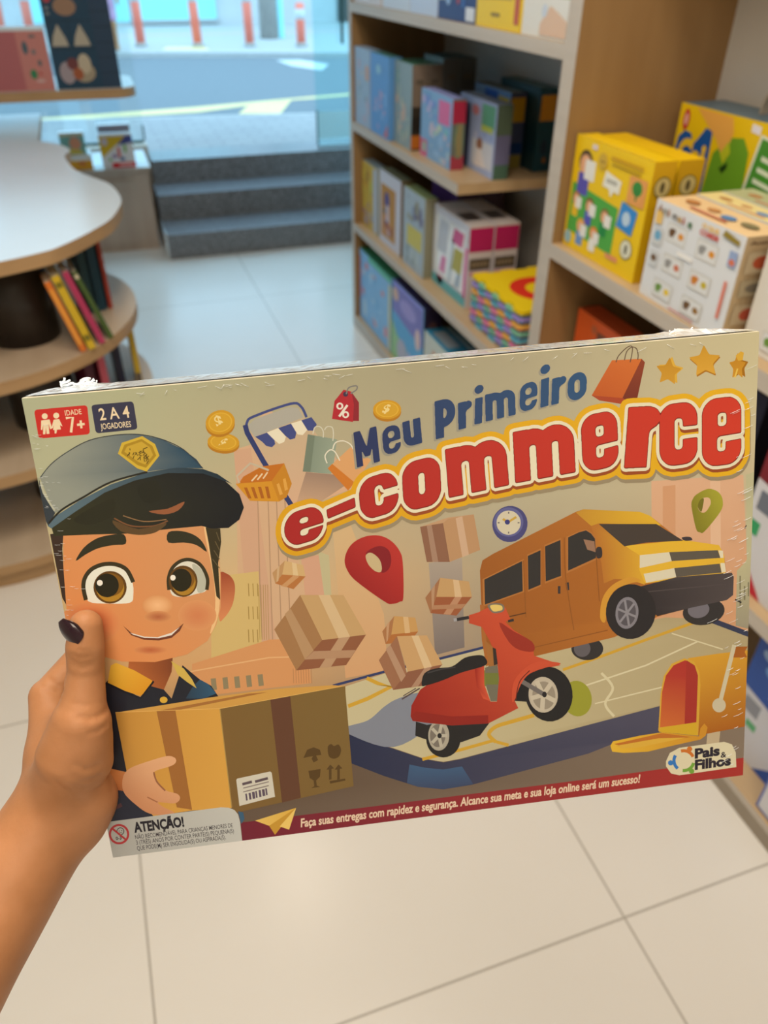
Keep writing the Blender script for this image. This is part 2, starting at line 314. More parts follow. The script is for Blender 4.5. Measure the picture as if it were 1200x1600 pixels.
sdf_mesh('hair', [((0, .04, 1.60), (0, .02, 1.68), .10, .095), ((0, .09, 1.56), (0, .1, 1.38), .07, .05)], .02, .02, 'hair', pp)

pp.scale = (.62, .62, .62)
# ------------------------------------------------------------------ shelving unit on the right
XF, XB = 1.04, 1.44
su = empty('shelving_unit', (XF, 1.76, 0), label='tall oak shelving unit with pale edges filling the right side of the shop', cat='shelving')
def part(mb, name, mats, par, org=(XF, 1.76, 0)):
    mb.v = [(x-org[0], y-org[1], z-org[2]) for x, y, z in mb.v]; return mb.build(name, mats, par)
EM = [0, 0, 0, 0, 1, 0]      # front (-x) face wears the pale edge band
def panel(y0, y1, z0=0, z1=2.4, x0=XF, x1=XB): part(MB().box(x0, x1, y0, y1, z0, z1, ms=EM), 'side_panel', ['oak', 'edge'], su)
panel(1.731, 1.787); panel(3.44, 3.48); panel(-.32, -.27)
def shelf(y0, y1, z0, z1, x1=XB): part(MB().box(XF, x1, y0, y1, z0, z1, ms=EM), 'shelf', ['oakh', 'edge'], su)
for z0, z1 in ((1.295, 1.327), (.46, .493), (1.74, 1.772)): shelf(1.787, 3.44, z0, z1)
shelf(2.327, 3.44, .875, .907)
for z0, z1 in ((.865, .90), (.43, .463), (1.74, 1.772)): shelf(-.27, 1.731, z0, z1)
shelf(1.787, 3.44, .04, .058); shelf(-.27, 1.731, .04, .058)
part(MB().box(XF, XF+.02, 1.787, 3.44, 0, .04), 'plinth', 'edge', su); part(MB().box(XF, XF+.02, -.27, 1.731, 0, .04), 'plinth', 'plinth', su)
part(MB().box(XB, XB+.02, -.32, 3.48, 0, 2.4), 'back_panel', 'back', su)

# ------------------------------------------------------------------ cartons
def carton(name, label, cat, x, yf, yn, z, h, d, fc, sc=None, tc=None, art=(), group=None, rz=0, lean=0, hid=False):
    """standing box: front faces -X, spans yf (far) .. yn (near), art = [(face, kind, numbers, colour)] in 0..1 of the face"""
    w = yf-yn; sc = sc or fc; tc = tc or sc; mb = MB()
    bk = tuple(int(v*.8) for v in sc)
    mb.box(-d/2, d/2, -w/2, w/2, 0, h, cs=[bk, tc, sc, sc, fc, bk])
    lay = 0
    for a in art:
        f, k, q, c = a[:4]; lay += 1; e = .0004+lay*.00004
        def pt(u, v, f=f, e=e):
            if f == 'f': return (-d/2-e, w/2-u*w, v*h)
            if f == 's': return (-d/2+u*d, -w/2-e, v*h)
            return (-d/2+v*d, w/2-u*w, h+e)
        if k == 'r': mb.poly([pt(q[0], q[1]), pt(q[2], q[1]), pt(q[2], q[3]), pt(q[0], q[3])], c)
        elif k == 'p': mb.poly([pt(*z_) for z_ in q], c)
        elif k == 'e': mb.poly([pt(q[0]+q[2]*math.cos(2*PI*i/18), q[1]+q[3]*math.sin(2*PI*i/18)) for i in range(18)], c)
        elif k == 't':
            fw = w if f in 'ft' else d; fh = h if f in 'fs' else d
            text_into(mb, a[4], lambda X_, Y_: pt(q[0]+X_/fw, q[1]+Y_/fh), q[2]*fw, q[3]*fh, c, 0, a[5] if len(a) > 5 else .02)
    o = mb.build(name, 'print'); o.location = (x+d/2, (yf+yn)/2, z+.0008); o.rotation_euler = (0, lean, rz)
    return tag(o, label, cat, group)
rng = random.Random(5)
def blobs(face, rect, pal, n, sz=(.05, .16), tall=1.6):
    out = []
    for _ in range(n):
        a = rng.uniform(*sz); b = a*rng.uniform(.5, tall)
        u = rng.uniform(rect[0]+a*.5, rect[2]-a*.5); v = rng.uniform(rect[1]+b*.5, rect[3]-b*.5)
        out.append((face, rng.choice('ee r'.replace(' ', '')), None, rng.choice(pal)))
        k = out[-1][1]; out[-1] = (face, k, (u, v, a/2, b/2) if k == 'e' else (u-a/2, v-b/2, u+a/2, v+b/2), out[-1][3])
    return out
# top shelf, far to near
Z1 = 1.327
carton('game_box', 'pale peach game box at far end of the top shelf', 'box', 1.05, 3.435, 3.107, Z1, .27, .06, (214, 208, 210), art=blobs('f', (.05, .1, .95, .95), [(196, 130, 70), (230, 200, 180), (150, 170, 200)], 10), group='game boxes on the top shelf')
carton('game_box', 'white game box with mixed pictures, second from far end of the top shelf', 'box', 1.05, 3.086, 2.814, Z1, .27, .06, (205, 216, 232), art=blobs('f', (.05, .16, .95, .95), [(120, 170, 90), (190, 90, 90), (80, 110, 190), (230, 190, 120)], 16), group='game boxes on the top shelf')
carton('game_box', 'pale blue game box with orange picture, third from far end of the top shelf', 'box', 1.05, 2.808, 2.575, Z1, .27, .06, (196, 212, 238), art=[('f', 'r', (.3, .2, .9, .95), (214, 160, 110))]+blobs('f', (.3, .2, .9, .9), [(190, 100, 70), (120, 140, 180), (230, 210, 160)], 8), group='game boxes on the top shelf')
carton('game_box', 'navy game box with red and blue figures on the top shelf', 'box', 1.05, 2.57, 2.298, Z1, .27, .06, (48, 62, 118), art=blobs('f', (.05, .12, .85, .95), [(90, 130, 200), (180, 60, 70), (60, 100, 170), (150, 180, 220)], 22)+[('f', 'r', (.76, .02, .98, .14), (220, 225, 235)), ('f', 'r', (.02, .18, .2, .26), (225, 225, 235))], group='game boxes on the top shelf')
carton('game_box', 'yellow game box with golden picture and red lettered spine on the top shelf', 'box', 1.05, 2.294, 2.032, Z1, .27, .06, (240, 205, 30), art=[('f', 'r', (.02, .24, .80, .99), (210, 176, 60))]+blobs('f', (.03, .26, .79, .97), [(236, 200, 70), (170, 140, 40), (120, 110, 40), (240, 226, 150)], 16)+[('f', 'r', (0.360, 0.100, 0.560, 0.130), (150, 120, 20)), ('f', 'r', (.84, .74, .99, .99), (150, 190, 120)), ('f', 'r', (.87, .06, .97, .5), (196, 90, 60))], group='game boxes on the top shelf')
carton('game_box', 'white and green game box with jungle picture, nearest the upright on the top shelf', 'box', 1.05, 2.022, 1.80, Z1, .27, .06, (226, 226, 222), art=[('f', 'r', (.33, .30, .99, .99), (150, 180, 70))]+blobs('f', (.34, .32, .98, .97), [(110, 160, 50), (200, 150, 90), (230, 210, 180), (150, 100, 60), (180, 200, 110)], 22)+[('f', 'r', (.05, .62, .28, .98), (150, 206, 110)), ('f', 'p', [(.42, .02), (.98, .02), (.98, .14), (.62, .24), (.42, .1)], (222, 190, 165)), ('f', 'r', (.08, .40, .24, .50), (170, 180, 190)), ('f', 'e', (.5, .2, .06, .05), (205, 215, 230))], group='game boxes on the top shelf')
# second shelf
Z2 = .907; PB = [(150, 180, 200), (190, 170, 190), (120, 150, 170), (200, 190, 180), (170, 190, 200)]
carton('puzzle_box', 'pale blue-grey puzzle box at the far end of the second shelf', 'box', 1.05, 3.432, 3.237, Z2, .273, .05, (158, 182, 208), art=blobs('f', (.05, .05, .95, .9), PB, 18)+[('f', 'r', (.72, .62, .95, .8), (206, 160, 140))], group='puzzle boxes on the second shelf')
carton('puzzle_box', 'bright blue puzzle box with pink figures, second from the far end of its shelf', 'box', 1.05, 3.225, 3.012, Z2, .273, .05, (92, 150, 214), tc=(70, 120, 110), art=blobs('f', (.05, .05, .95, .6), [(190, 160, 205), (120, 170, 225), (210, 190, 210), (80, 150, 220)], 16)+[('f', 'e', (.45, .82, .12, .06), (150, 200, 225)), ('f', 'p', [(.75, .03), (.96, .03), (.96, .2)], (200, 110, 120))], group='puzzle boxes on the second shelf')
bs = [('sage green puzzle box in front of the row of grey-sided boxes', 1.07, .055, (140, 160, 166), (126, 112, 100)), ('grey-sided puzzle box directly behind the sage green one', 1.126, .055, (130, 140, 140), (120, 108, 98)), ('grey-sided puzzle box third deep behind the sage green one', 1.182, .062, (110, 130, 130), (92, 92, 90)), ('grey-sided puzzle box with teal band, deepest of its row', 1.245, .062, (100, 120, 120), (86, 88, 88))]
for i, (lb, x, d, fc, sc) in enumerate(bs):
    carton('puzzle_box', lb, 'box', x, 3.005-.001*i, 2.826, Z2, .268 if i < 2 else .284, d, fc, sc, (60, 96, 106) if i > 1 else (70, 120, 96),
           art=(blobs('f', (.05, .05, .95, .95), [(160, 180, 170), (120, 150, 150), (190, 190, 170), (110, 160, 160), (200, 170, 150)], 18) if i == 0 else [])+[('s', 'r', (0, .0, 1, .52), (56, 48, 40) if i < 2 else (34, 60, 68)), ('s', 'r', (0.250, 0.780, 0.750, 0.830), (96, 88, 78)), ('s', 'r', (0, .02, 1, .18), (190, 110, 40) if i < 2 else (46, 40, 50)), ('s', 'r', (0, .22, 1, .40), (40, 36, 32))], group='puzzle boxes on the second shelf')
carton('puzzle_box', 'light blue puzzle box with pink corner label and pink spine on the second shelf', 'box', 1.086, 2.774, 2.503, Z2, .208, .046, (128, 172, 216), (104, 110, 104), (150, 160, 220), art=[('f', 'r', (.58, .60, .93, .93), (214, 106, 160)), ('f', 'r', (.0, .0, .24, .26), (206, 96, 140)), ('f', 'r', (.08, .08, .2, .22), (150, 190, 170)), ('s', 'r', (0, .66, 1, .97), (168, 40, 70)), ('s', 'r', (0, .0, 1, .2), (160, 60, 76))]+blobs('f', (.26, .02, .98, .58), [(150, 190, 230), (170, 200, 220), (120, 190, 200), (200, 190, 210), (190, 210, 190)], 22)+blobs('f', (.02, .6, .56, .98), [(120, 150, 220), (190, 180, 220), (110, 170, 220)], 10)+blobs('s', (.05, .22, .95, .64), [(90, 130, 110), (150, 110, 110), (140, 130, 90)], 6, (.3, .5)), group='puzzle boxes on the second shelf')
carton('puzzle_box', 'lilac and white puzzle box with green label near the shelf end', 'box', 1.163, 2.618, 2.342, Z2, .211, .052, (164, 182, 224), (112, 112, 150), (136, 150, 176), art=[('f', 'r', (.0, .0, .30, .9), (74, 84, 120)), ('f', 'r', (.62, .66, .96, .96), (96, 170, 140)), ('f', 'r', (.62, .60, .92, .68), (186, 200, 90)), ('f', 'r', (.40, .1, .96, .46), (206, 212, 226)), ('f', 'e', (.60, .40, .08, .10), (150, 106, 84)), ('f', 'p', [(.48, .08), (.80, .1), (.66, .34), (.54, .34)], (226, 222, 226)), ('f', 'e', (.44, .84, .10, .07), (200, 130, 140)), ('s', 'r', (0, .60, 1, 1), (92, 110, 92)), ('s', 'r', (0, 0, 1, .2), (80, 112, 96))]+blobs('f', (.32, .46, .96, .6), [(190, 196, 226), (150, 170, 220)], 4), group='puzzle boxes on the second shelf')
carton('puzzle_box', 'blue puzzle box with yellow label standing behind the lilac one', 'box', 1.272, 2.75, 2.474, Z2, .222, .055, (120, 160, 210), (74, 84, 120), (110, 116, 110), art=[('f', 'r', (.3, .8, .66, .97), (40, 100, 190)), ('f', 'r', (.68, .78, .97, .92), (220, 190, 60)), ('s', 'r', (.05, .62, .95, .94), (206, 160, 20)), ('s', 'r', (.05, .0, .95, .18), (150, 136, 60)), ('s', 'r', (.05, .2, .95, .34), (20, 60, 120))], group='puzzle boxes on the second shelf')
carton('puzzle_box', 'dark teal puzzle box with orange label deep in the second shelf by the upright', 'box', 1.335, 2.68, 2.40, Z2, .242, .06, (28, 64, 74), (28, 70, 84), (40, 96, 100), art=[('s', 'r', (.1, .62, .98, .92), (206, 140, 30)), ('s', 'e', (.5, .3, .2, .1), (30, 50, 70)), ('s', 'e', (.6, .14, .1, .04), (160, 100, 40))], group='puzzle boxes on the second shelf')
# third shelf
Z3 = .493
carton('toy_box', 'slim yellow and violet toy box at far end of the third shelf', 'box', 1.075, 3.425, 3.212, Z3, .268, .05, (200, 170, 70), (150, 160, 150), (160, 180, 190), art=[('f', 'r', (.72, .02, .98, .98), (180, 190, 206))]+blobs('f', (.04, .4, .72, .95), [(216, 196, 80), (206, 150, 60), (150, 110, 60), (190, 190, 90)], 10)+blobs('f', (.04, .03, .72, .42), [(150, 110, 160), (110, 130, 190), (180, 170, 170), (160, 80, 120)], 10), group='toy boxes on the third shelf')
carton('toy_box', 'white-bordered toy box with brown and blue picture on the third shelf', 'box', 1.075, 3.187, 2.929, Z3, .284, .05, (206, 210, 226), (120, 96, 60), (130, 134, 110), art=[('f', 'r', (.08, .10, .76, .82), (190, 140, 70)), ('f', 'e', (.36, .62, .12, .12), (80, 84, 150)), ('f', 'p', [(.28, .16), (.5, .14), (.46, .56), (.32, .56)], (206, 190, 200))]+blobs('f', (.1, .12, .74, .5), [(150, 80, 70), (70, 110, 130), (206, 150, 110), (60, 70, 110)], 12), group='toy boxes on the third shelf')
carton('toy_box', 'pale blue toy box with yellow patch on the third shelf', 'box', 1.07, 2.885, 2.665, Z3, .284, .05, (170, 190, 206), (140, 140, 120), (150, 170, 120), art=blobs('f', (.04, .55, .96, .97), [(140, 160, 190), (110, 110, 150), (190, 200, 200), (150, 150, 130)], 12)+[('f', 'r', (.2, .30, .9, .56), (206, 196, 100))]+blobs('f', (.04, .03, .96, .3), [(160, 180, 190), (190, 206, 210), (140, 160, 170)], 8), group='toy boxes on the third shelf')
for i, (x, lb) in enumerate(((1.19, 'tall violet-topped box behind the pink-ended doll boxes, nearest the aisle'), (1.285, 'tall violet-topped box behind the pink-ended doll boxes, deepest on the shelf'))):
    carton('toy_box', lb, 'box', x, 2.90, 2.66, Z3, .29, .09, (96, 60, 130), (90, 70, 90), (104, 62, 122), art=[('t', 'r', (.2, .2, .8, .8), (150, 140, 170))], group='toy boxes on the third shelf')
def dollbox(x, label, front):
    r = empty('doll_box', (x+.045, 2.50, Z3+.0008), label=label, cat='doll box', group='white doll boxes with pink ends')
    mb = MB().box(-.044, .044, -.155, .15, 0, .275, cs=[(180, 180, 180), (214, 206, 206), (206, 196, 196), (200, 200, 200), (206, 210, 224), (190, 190, 190)])
    mb.poly([(-.043, -.1553, .19), (.043, -.1553, .19), (.043, -.1553, .268), (-.043, -.1553, .268)], (178, 30, 96))
    mb.poly([(-.038, -.1556, .130), (.038, -.1556, .130), (.038, -.1556, .168), (-.038, -.1556, .168)], (92, 80, 66))
    for q_ in range(5): mb.poly([(-.030+.0125*q_, -.1559, .142), (-.021+.0125*q_, -.1559, .142), (-.021+.0125*q_, -.1559, .156+.003*(q_ % 2)), (-.030+.0125*q_, -.1559, .156)], (150, 130, 100))
    mb.poly([(-.038, -.1556, .112), (.038, -.1556, .112), (.038, -.1556, .125), (-.038, -.1556, .125)], (206, 150, 160))
    mb.poly([(-.030, .0, .2754), (.030, .0, .2754), (.030, -.09, .2754), (-.030, -.09, .2754)][::-1], (84, 76, 76))
    if front:
        for q, c in (((-.15, .15, .0, .035), (96, 180, 190)), ((-.15, -.128, .03, .2), (214, 110, 170)), ((.05, .10, .012, .06), (220, 120, 150))):
            mb.poly([(-.0444, q[1], q[2]), (-.0444, q[0], q[2]), (-.0444, q[0], q[3]), (-.0444, q[1], q[3])], c)
    mb.build('carton', 'print', r)
    if front:
        wn = MB(); wn.box(-.047, -.0448, -.125, .128, .045, .25, c=(120, 132, 140)); wp = wn.build('window', 'film', r)
        c2 = MB()
        for q, c in (((.02, .11, .13, .24), (190, 200, 216)), ((-.11, -.02, .19, .24), (206, 96, 150)), ((-.11, -.03, .10, .18), (176, 170, 80)), ((.03, .08, .06, .12), (220, 140, 190)), ((-.03, .0, .05, .2), (190, 206, 220)), ((-.1, -.06, .05, .1), (160, 180, 200))):
            c2.poly([(-.0474, q[1], q[2]), (-.0474, q[0], q[2]), (-.0474, q[0]-.012, q[3]), (-.0474, q[1]-.02, q[3])], c)
        c2.build('doll_dress', 'print', wp)
dollbox(1.10, 'white doll box with window front and pink end standing at the shelf front', True); dollbox(1.192, 'white doll box with pink end standing second deep behind the windowed one', False)
# stack of foam mats
FC = [(232, 200, 20), (100, 172, 196), (222, 130, 172), (158, 142, 214), (236, 176, 84), (126, 186, 160)]
def foam_outline(s, t=.011, n=7, ph=0):
    pts = []; st = s/n
    for side in range(4):
        for k in range(n):
            o = t if (k+ph) % 2 else 0
            a = -s/2+k*st
            for q in ((a+.10*st, o), (a+.0*st, o*.6) if 0 else (a+.3*st, o*1.0), (a+.9*st, o)):
                x, y = q[0], -s/2-q[1]+t/2
                for _ in range(side): x, y = -y, x
                pts.append((x, y))
    return pts
ZF = Z3
for k in range(14):
    top = k == 13
    nm = ('yellow foam mat with a red ring, topmost of the stack' if top else 'coloured foam puzzle mat in the stack under the yellow one')
    t = empty('foam_mat', (1.245, 2.078, ZF+.0008+.0112*k), label=nm, cat='foam mat', group='interlocking foam mats in one stack')
    c = FC[0] if top else FC[1+(k*7) % 5]
    mb = MB().prism(foam_outline(.335, ph=k % 2), 0, .0108, c); mb.build('mat', 'foam', t)
    if top:
        rg = MB(); A_ = [(.10*math.cos(2*PI*i/28), .105*math.sin(2*PI*i/28)) for i in range(28)]; B_ = [(.052*math.cos(2*PI*i/28), .055*math.sin(2*PI*i/28)) for i in range(28)]
        ia = rg.add([(x-.02, y-.02, .0114) for x, y in A_]); ib = rg.add([(x-.02, y-.02, .0114) for x, y in B_])
        ja = rg.add([(x-.02, y-.02, .0106) for x, y in A_]); jb = rg.add([(x-.02, y-.02, .0106) for x, y in B_])
        for i in range(28):
            j = (i+1) % 28; cc = (216, 50, 30)
            rg.face((ia[i], ia[j], ib[j], ib[i]), cc); rg.face((ja[j], ja[i], jb[i], jb[j]), cc); rg.face((ja[i], ja[j], ia[j], ia[i]), cc); rg.face((jb[j], jb[i], ib[i], ib[j]), cc)
        rg.build('letter_insert', 'foam', t)
# base shelf
carton('toy_box', 'large sky blue toy box with green top edge on the bottom shelf', 'box', 1.06, 3.43, 2.985, .058, .328, .07, (122, 178, 224), (60, 110, 84), (60, 140, 100), art=[('f', 'r', (.3, .93, .98, .995), (76, 180, 140)), ('f', 'r', (0, .3, .04, .9), (190, 110, 140)), ('f', 'r', (.92, .02, .99, .9), (200, 196, 160))]+blobs('f', (.06, .05, .9, .9), [(150, 196, 232), (110, 180, 226), (170, 200, 224), (190, 200, 220), (100, 170, 220), (206, 130, 150)], 26), group='toy boxes on the bottom shelf')
carton('toy_box', 'violet and blue toy box next to the sky blue one on the bottom shelf', 'box', 1.06, 2.975, 2.612, .058, .338, .075, (70, 160, 214), (40, 30, 56), (54, 50, 96), art=[('f', 'p', [(.02, .62), (.98, .5), (.98, .99), (.02, .99)], (110, 108, 190)), ('f', 'r', (.08, .96, .98, .995), (140, 140, 226)), ('f', 'e', (.52, .78, .26, .10), (150, 140, 210)), ('f', 'e', (.12, .84, .1, .08), (206, 170, 150)), ('f', 'e', (.84, .56, .08, .13), (216, 190, 190)), ('f', 'p', [(.0, .0), (.6, .0), (.5, .3), (.2, .34), (.0, .5)], (140, 190, 130)), ('f', 'e', (.36, .19, .17, .16), (170, 170, 190)), ('s', 'e', (.5, .7, .3, .14), (90, 60, 60))]+blobs('f', (.5, .02, .98, .3), [(190, 180, 210), (160, 160, 200), (206, 206, 214)], 6), group='toy boxes on the bottom shelf')
carton('toy_box', 'low white toy box with teal top on the bottom shelf, partly behind the held game', 'box', 1.06, 2.60, 2.22, .058, .262, .085, (196, 206, 200), (40, 120, 150), (40, 130, 170), art=[('t', 'r', (.1, .2, .5, .8), (150, 160, 170)), ('t', 'r', (.6, .2, .9, .8), (110, 120, 140))]+blobs('f', (.04, .05, .96, .95), [(216, 190, 170), (180, 206, 170), (206, 150, 110), (206, 216, 220)], 14), group='toy boxes on the bottom shelf')
carton('toy_box', 'low teal-topped box just behind the low white toy box', 'box', 1.155, 2.60, 2.22, .058, .262, .085, (170, 190, 200), (40, 110, 140), (30, 104, 136), art=[('t', 'r', (.5, .2, .9, .8), (100, 90, 96)), ('t', 'r', (.0, .0, 1, .1), (150, 180, 190))], group='toy boxes on the bottom shelf')
# near bay
ZA = .90
def kid(u, v, s, hair, shirt): return [('f', 'e', (u, v, .05*s, .055*s), hair), ('f', 'e', (u, v-.012*s, .04*s, .046*s), (226, 170, 130)), ('f', 'r', (u-.04*s, v-.15*s, u+.04*s, v-.05*s), shirt), ('f', 'r', (u+.0, v-.075*s, u+.075*s, v+.015*s), (232, 232, 228))]
YB = (238, 200, 20)
ya = [('f', 'p', [(.03, .16), (.68, .13), (.68, .54), (.03, .60)], (82, 170, 70)), ('f', 'r', (.03, .04, .30, .13), (244, 208, 30))]+kid(.17, .80, 1.9, (80, 60, 30), (90, 84, 180))+kid(.11, .47, 1.1, (170, 120, 60), (230, 190, 40))+kid(.31, .46, 1.2, (120, 80, 40), (90, 90, 190))+kid(.53, .43, 1.2, (130, 110, 60), (40, 140, 70))+kid(.23, .25, 1.2, (230, 170, 50), (110, 150, 210))+kid(.42, .24, 1.1, (230, 130, 40), (235, 235, 230))
ya += [('f', 'p', [(.44, .67), (.66, .65), (.67, .76), (.46, .80)], (236, 236, 226)), ('f', 'p', [(.52, .68), (.60, .67), (.56, .60)], (236, 236, 226)), ('f', 'r', (0.480, 0.730, 0.620, 0.742), (150, 150, 140)), ('f', 'r', (0.480, 0.711, 0.620, 0.723), (150, 150, 140)), ('f', 'r', (.76, .62, .97, .84), (226, 160, 90)), ('f', 'e', (.865, .755, .06, .06), (60, 140, 60)), ('f', 'r', (.855, .66, .875, .75), (60, 120, 60)), ('f', 'p', [(.69, .40), (.89, .37), (.92, .58), (.72, .62)], (60, 140, 214)), ('f', 'e', (.80, .49, .05, .06), (190, 214, 236)), ('f', 'e', (.86, .25, .075, .085), (120, 120, 70)), ('f', 'e', (.86, .25, .066, .075), (226, 226, 206)), ('f', 'e', (.86, .25, .02, .045), (110, 110, 90)),
       ('f', 'e', (.40, .86, .06, .07), (206, 170, 60)), ('f', 'r', (0.370, 0.850, 0.430, 0.865), (150, 116, 40)), ('f', 'r', (0.500, 0.900, 0.900, 0.930), (206, 160, 20)), ('f', 'r', (0.520, 0.860, 0.880, 0.874), (176, 140, 24)), ('f', 'r', (.24, .93, .31, .97), (226, 214, 220)), ('f', 'e', (.07, .10, .05, .06), (150, 190, 200)), ('f', 'r', (.62, .1, .78, .14), (226, 150, 110)),
       ('s', 'e', (.5, .80, .38, .085), (120, 110, 50)), ('s', 'e', (.5, .80, .33, .073), (206, 190, 130)), ('s', 'e', (.5, .80, .1, .045), (90, 80, 50)), ('t', 'r', (.0, .0, 1, .06), (246, 220, 80))]
carton('game_box', 'yellow game box with green panel of children, front of the pair by the upright', 'box', 1.066, 1.722, 1.416, ZA, .2505, .054, YB, (212, 168, 16), (244, 206, 14), art=ya, group='yellow game boxes')
carton('game_box', 'yellow game box standing right behind the one with the green panel', 'box', 1.132, 1.716, 1.424, ZA, .248, .062, YB, (206, 162, 14), (240, 198, 14), art=[('s', 'e', (.5, .80, .34, .085), (120, 110, 50)), ('s', 'e', (.5, .80, .30, .073), (206, 190, 130)), ('s', 'e', (.5, .80, .09, .045), (90, 80, 50))], group='yellow game boxes')
BR, OR, GY, GR = (110, 80, 50), (222, 150, 50), (150, 150, 150), (110, 150, 70)
def cell(u, v, c1, c2): return [('f', 'r', (u-.115, v-.09, u+.115, v+.09), (196, 194, 184)), ('f', 'r', (u-.108, v-.082, u+.108, v+.082), (222, 224, 226)), ('f', 'e', (u-.055, v+.005, .035, .042), c1), ('f', 'e', (u-.028, v+.025, .018, .022), c1), ('f', 'r', (u-.08, v-.05, u-.07, v-.01), c1), ('f', 'r', (u-.045, v-.05, u-.035, v-.01), c1), ('f', 'e', (u+.055, v, .032, .032), c2)]
aa = []
for u, v, c1, c2 in ((.30, .74, BR, OR), (.66, .72, GY, OR), (.33, .44, GY, (206, 120, 90)), (.66, .42, (206, 130, 50), (200, 180, 50)), (.28, .16, GR, (232, 200, 40)), (.64, .15, BR, (150, 110, 50))): aa += cell(u, v, c1, c2)
aa += [('f', 'r', (.04, .56, .15, .74), (206, 210, 214)), ('f', 'e', (.095, .66, .04, .05), (110, 170, 206)), ('f', 'r', (.05, .34, .15, .50), (206, 210, 214)), ('f', 'e', (.10, .43, .035, .035), BR), ('f', 'r', (.03, .77, .11, .90), (236, 196, 110)), ('f', 'r', (.36, .56, .54, .61), (240, 240, 240))]
for i, (ch, c) in enumerate(zip('Animais', ((150, 90, 40), (140, 140, 130), (170, 110, 60), (90, 80, 70), (190, 150, 70), (170, 60, 50), (60, 110, 60)))): aa.append(('f', 't', (.04+i*.061, .89-i*.004, .052 if ch != 'i' else .02, .065), c, ch, .03))
aa += [('f', 't', (.56, .92, .18, .04), (240, 190, 60), 'O QUE', .03), ('f', 't', (.55, .855, .20, .045), (206, 60, 40), 'COMEM', .03), ('f', 'p', [(.78, .93), (.96, .90), (.96, .94), (.80, .985)], (150, 130, 50)), ('f', 'r', (.89, .70, .97, .84), (150, 170, 210)), ('f', 'e', (.93, .74, .03, .03), (214, 120, 90)), ('f', 'r', (.91, .2, .94, .56), (222, 130, 110)), ('f', 'r', (0.400, 0.025, 0.700, 0.037), (206, 110, 100))]
AT = [('t', 'e', (.2, .5, .07, .14), (190, 130, 80)), ('t', 'e', (.42, .55, .06, .12), (206, 150, 100)), ('t', 'e', (.62, .45, .07, .14), (90, 140, 200)), ('t', 'e', (.82, .5, .08, .14), (130, 120, 90)), ('t', 'r', (.3, .15, .7, .25), (206, 130, 110))]
AS = [('s', 'r', (.12, .66, .88, .86), (196, 180, 150)), ('s', 'e', (.5, .76, .22, .06), (190, 90, 60)), ('s', 'r', (.12, .44, .88, .60), (180, 168, 140)), ('s', 'e', (.5, .52, .24, .045), (130, 124, 110)), ('s', 'r', (.12, .16, .88, .36), (196, 180, 150)), ('s', 'e', (.5, .26, .2, .06), (190, 90, 70)), ('s', 't', (.08, .93, .84, .03), (90, 60, 40), 'Animais', .02)]
carton('game_box', 'white animal matching game box facing out on the near shelf', 'box', 1.050, 1.368, 1.095, ZA, .194, .086, (222, 226, 232), (196, 174, 138), (236, 206, 160), art=aa+AT+AS, group='animal matching game boxes', rz=math.radians(-1.5))
carton('game_box', 'animal matching game box with cream top, second deep behind the white one', 'box', 1.146, 1.374, 1.10, ZA, .194, .06, (222, 226, 232), (196, 174, 138), (238, 222, 160), art=AT, group='animal matching game boxes', rz=math.radians(-1.5))
carton('game_box', 'animal matching game box with grey-green top, third deep behind the white one', 'box', 1.212, 1.376, 1.10, ZA, .194, .075, (222, 226, 232), (196, 174, 138), (186, 190, 150), art=AT, group='animal matching game boxes', rz=math.radians(-1.5))
carton('game_box', 'beige-sided animal matching game box at right edge of view, beside the white one', 'box', 1.075, 1.07, .80, ZA, .19, .086, (222, 220, 214), (190, 166, 130), (226, 196, 150), art=[a for a in aa if a[1] != 't'][:42]+AT, group='animal matching game boxes')
# tower game with carry handle
tw = empty('tower_game_box', (1.36, 1.475, ZA+.0008), label='yellow, blue and green tower game box with clear carry handle on the near shelf', cat='box')
mb = MB(); mb.box(-.058, .058, -.19, .20, 0, .314, cs=[(60, 90, 120), (86, 110, 126), (200, 170, 20), (200, 170, 20), (226, 192, 16), (200, 170, 20)])
def fq(pts, c, e): mb.poly([(-.058-e, .20-u*.39, v*.314) for u, v in pts], c)
fq([(.60, .0), (.98, .0), (.98, .55), (.60, .4)], (40, 110, 170), .0003)
fq([(.30, .0), (.62, .0), (.66, .60), (.64, .80), (.58, .88), (.47, .86), (.36, .74)], (104, 156, 40), .0004)
fq([(.0, .52), (.03, .78), (.08, .83), (.14, .82), (.17, .75), (.21, .80), (.26, .88), (.32, .87), (.33, .70), (.34, .0), (.08, .0)], (22, 84, 160), .0006)
fq([(.15, .99), (.46, .985), (.49, .90), (.47, .77), (.43, .74), (.37, .82)], (222, 166, 80), .0007)
fq([(.42, .75), (.47, .84), (.50, .77), (.46, .69)], (180, 190, 40), .0009); fq([(.44, .66), (.50, .71), (.50, .67), (.47, .63)], (30, 60, 20), .001)
fq([(.64, .40), (.70, .93), (1, .88), (1, .22)], (214, 222, 206), .0010); fq([(.66, .42), (.715, .91), (1, .86), (1, .25)], (70, 140, 50), .0012)
for i in range(6): fq([(.745-.012*i, .81-.07*i), (.90-.012*i, .785-.07*i), (.90-.012*i, .755-.07*i), (.745-.012*i, .78-.07*i)], (206, 220, 200), .0014)
fq([(.62, .93), (.69, .92), (.69, .97), (.62, .98)], (222, 222, 236), .0008)
def oval(u, v, a, b): return [(u+a*math.cos(2*PI*i/18), v+b*math.sin(2*PI*i/18)) for i in range(18)]
fq(oval(.07, .90, .03, .07), (190, 50, 50), .0008); fq(oval(.07, .90, .017, .04), (220, 170, 160), .001)
def ft(t, u, v, w_, h_, c, e): text_into(mb, t, lambda a, b: (-.058-e, .20-u*.39-a, v*.314+b), w_*.39, h_*.314, c, 0, .045)
